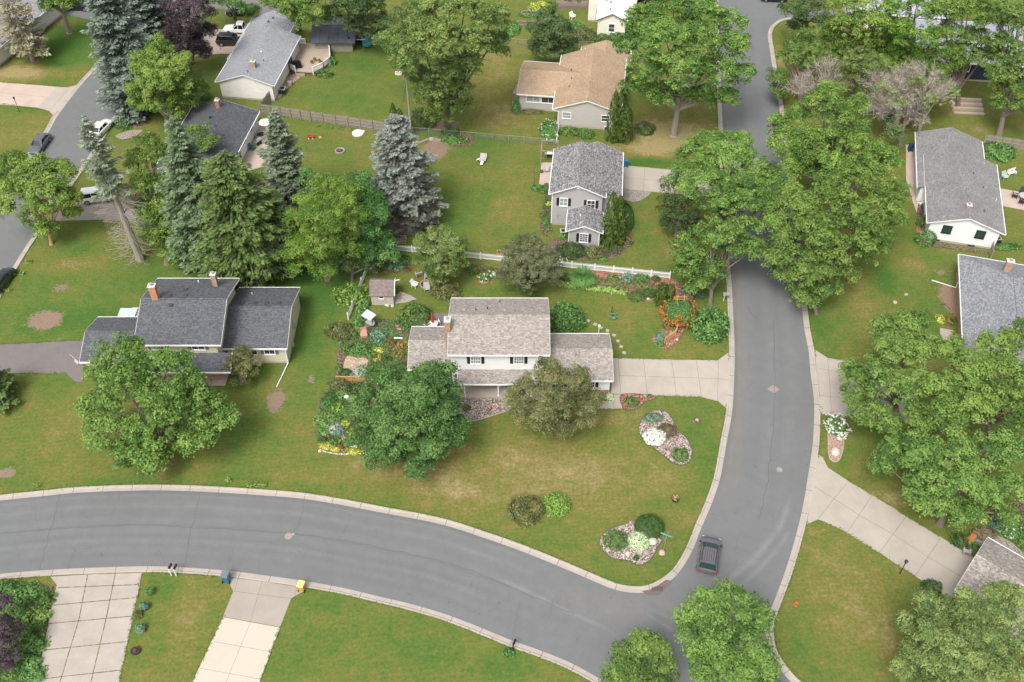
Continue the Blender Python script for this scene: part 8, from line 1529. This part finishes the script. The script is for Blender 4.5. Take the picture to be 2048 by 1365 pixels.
# ragged grass growing over the edges of kerbs and paving
def edge_grass():
    rng = np.random.default_rng(77); C = []; W = []
    lines = [offs(w1, .06), offs(w2, -.06), offs(w3, .06), offs(w4, -.06), offs(w5, .06)]
    for l in ([(1236, 717), (1341.5, 719.7), (1436, 721)], [(1403, 795), (1313, 791.5)], [(1655, 716), (1698, 723)], [(1656, 936), (1697, 963), (1784, 1015), (1812, 1034), (1882, 1075)], [(1830, 1153), (1759, 1107), (1692, 1065), (1646, 1043)], [(284, 1147), (238, 1365)], [(467, 1183), (446, 1234), (384, 1365)], [(583, 1197), (560, 1255), (519, 1365)], [(0, 165), (134, 175)], [(0, 208), (98, 223)], [(0, 690), (166, 681)], [(38, 747), (133, 748)], [(1248, 331), (1349, 340)], [(1195, 819), (1244, 819)], [(107, 1195), (97, 1246), (68, 1365)]): lines.append(px(l))
    gaps = [(P(1457, 765), 3.7), (P(190, 1147), 5.3), (P(530, 1163), 4.5), (P(1637, 765), 3.9), (P(1626, 978), 4.1), (P(130, 200), 3.8), (P(95, 445), 3)]
    for w in lines:
        for i in range(len(w) - 1):
            a = np.array(w[i]); b = np.array(w[i + 1]); l = np.linalg.norm(b - a)
            m = (a + b) / 2
            if any(math.hypot(m[0] - q[0], m[1] - q[1]) < r for q, r in gaps): continue
            if not (-85 < m[0] < 85 and 25 < m[1] < 180): continue
            n = int(l * 16); t = rng.random(n)[:, None]; q = a + (b - a) * t + rng.normal(size=(n, 2)) * .07 * (1 + 1.2 * (rng.random((n, 1)) < .12)); C.append(q); W.append(.5 + .25 * np.sin(q[:, 0] * .9 + q[:, 1] * .6) + rng.normal(size=n) * .2)
    C = np.concatenate(C); n = len(C); C = np.concatenate([C, rng.uniform(.03, .13, (n, 1))], 1); nr = unit(rng.normal(size=(n, 3)) * .6 + np.array([0, 0, 1.])); u, v = frame(nr, rng); s = rng.uniform(.05, .11, n)[:, None]
    LM('edge', (.05, .10, .018), (.085, .135, .024), (.14, .15, .035)); o = quads_obj('grass_edge', C, u * s, v * s * .6, np.concatenate(W), M['edge']); tag(o, kind='stuff')
edge_grass()

def ground_cover(label, poly, mats, hgt, dens, leaf, seed):
    rng = np.random.default_rng(seed); q = np.array(px(poly)); lo, hi = q.min(0), q.max(0); n = int((hi[0] - lo[0]) * (hi[1] - lo[1]) * dens); c = rng.uniform(lo, hi, (n, 2))
    ins = np.zeros(n, bool); j = len(q) - 1
    for i in range(len(q)):
        xi, yi = q[i]; xj, yj = q[j]; m = ((yi > c[:, 1]) != (yj > c[:, 1])) & (c[:, 0] < (xj - xi) * (c[:, 1] - yi) / (yj - yi + 1e-9) + xi); ins ^= m; j = i
    f = np.sin(c[:, 0] * 2.3 + seed) * np.cos(c[:, 1] * 2.9) + .6 * np.sin(c[:, 0] * 5.1 + c[:, 1] * 4.3); c = c[ins & (f > -.75)]; f = f[ins & (f > -.75)] if False else np.sin(c[:, 0] * 2.3 + seed) * np.cos(c[:, 1] * 2.9) + .6 * np.sin(c[:, 0] * 5.1 + c[:, 1] * 4.3)
    n = len(c); z = .04 + hgt * (.3 + .35 * (f + 1)) * rng.uniform(.3, 1, n); C = np.column_stack([c, z]); nr = unit(rng.normal(size=(n, 3)) * .55 + np.array([0, 0, .8])); u, v = frame(nr, rng); s = leaf * rng.uniform(.6, 1.3, n)[:, None]
    o = quads_obj('ground_cover', C, u * s, v * s * .6, .45 + .18 * f + rng.normal(size=n) * .2, M[mats]); tag(o, kind='stuff')
ground_cover('', [(684, 660), (722, 665), (760, 640), (800, 640), (832, 660), (822, 720), (800, 757), (736, 760), (736, 712), (690, 712), (676, 700)], 'vine', .35, 150, .075, 5)
ground_cover('', [(640, 800), (668, 766), (800, 766), (800, 900), (730, 903), (690, 900), (642, 890), (637, 870)], 'sh_mid', .4, 150, .075, 6)
ground_cover('', [(730, 515), (775, 505), (812, 512), (818, 530), (800, 545), (768, 546), (742, 545)], 'vine', .3, 130, .075, 7)
ground_cover('', [(1180, 556), (1240, 560), (1310, 568), (1330, 580), (1300, 596), (1262, 586), (1180, 576), (1112, 568), (1112, 557)], 'olive', .3, 120, .07, 8)
ground_cover('', [(0, 1172), (60, 1168), (106, 1178), (102, 1200), (94, 1250), (82, 1310), (66, 1370), (60, 1400), (-40, 1400), (-40, 1185)], 'vine', .5, 110, .09, 9)
ground_cover('', [(1960, 1050), (1985, 1060), (2020, 1070), (2050, 1095), (2100, 1120), (2100, 1030), (1990, 1030)], 'sh_mid', .4, 100, .08, 10)
ground_cover('', [(1086, 375), (1101, 378), (1102, 458), (1088, 466), (1082, 440), (1090, 400)], 'sh_mid', .4, 120, .08, 11)
ground_cover('', [(1110, 492), (1135, 488), (1210, 505), (1245, 490), (1250, 500), (1225, 515), (1200, 518), (1150, 516), (1110, 508)], 'sh_dark', .4, 90, .08, 12)
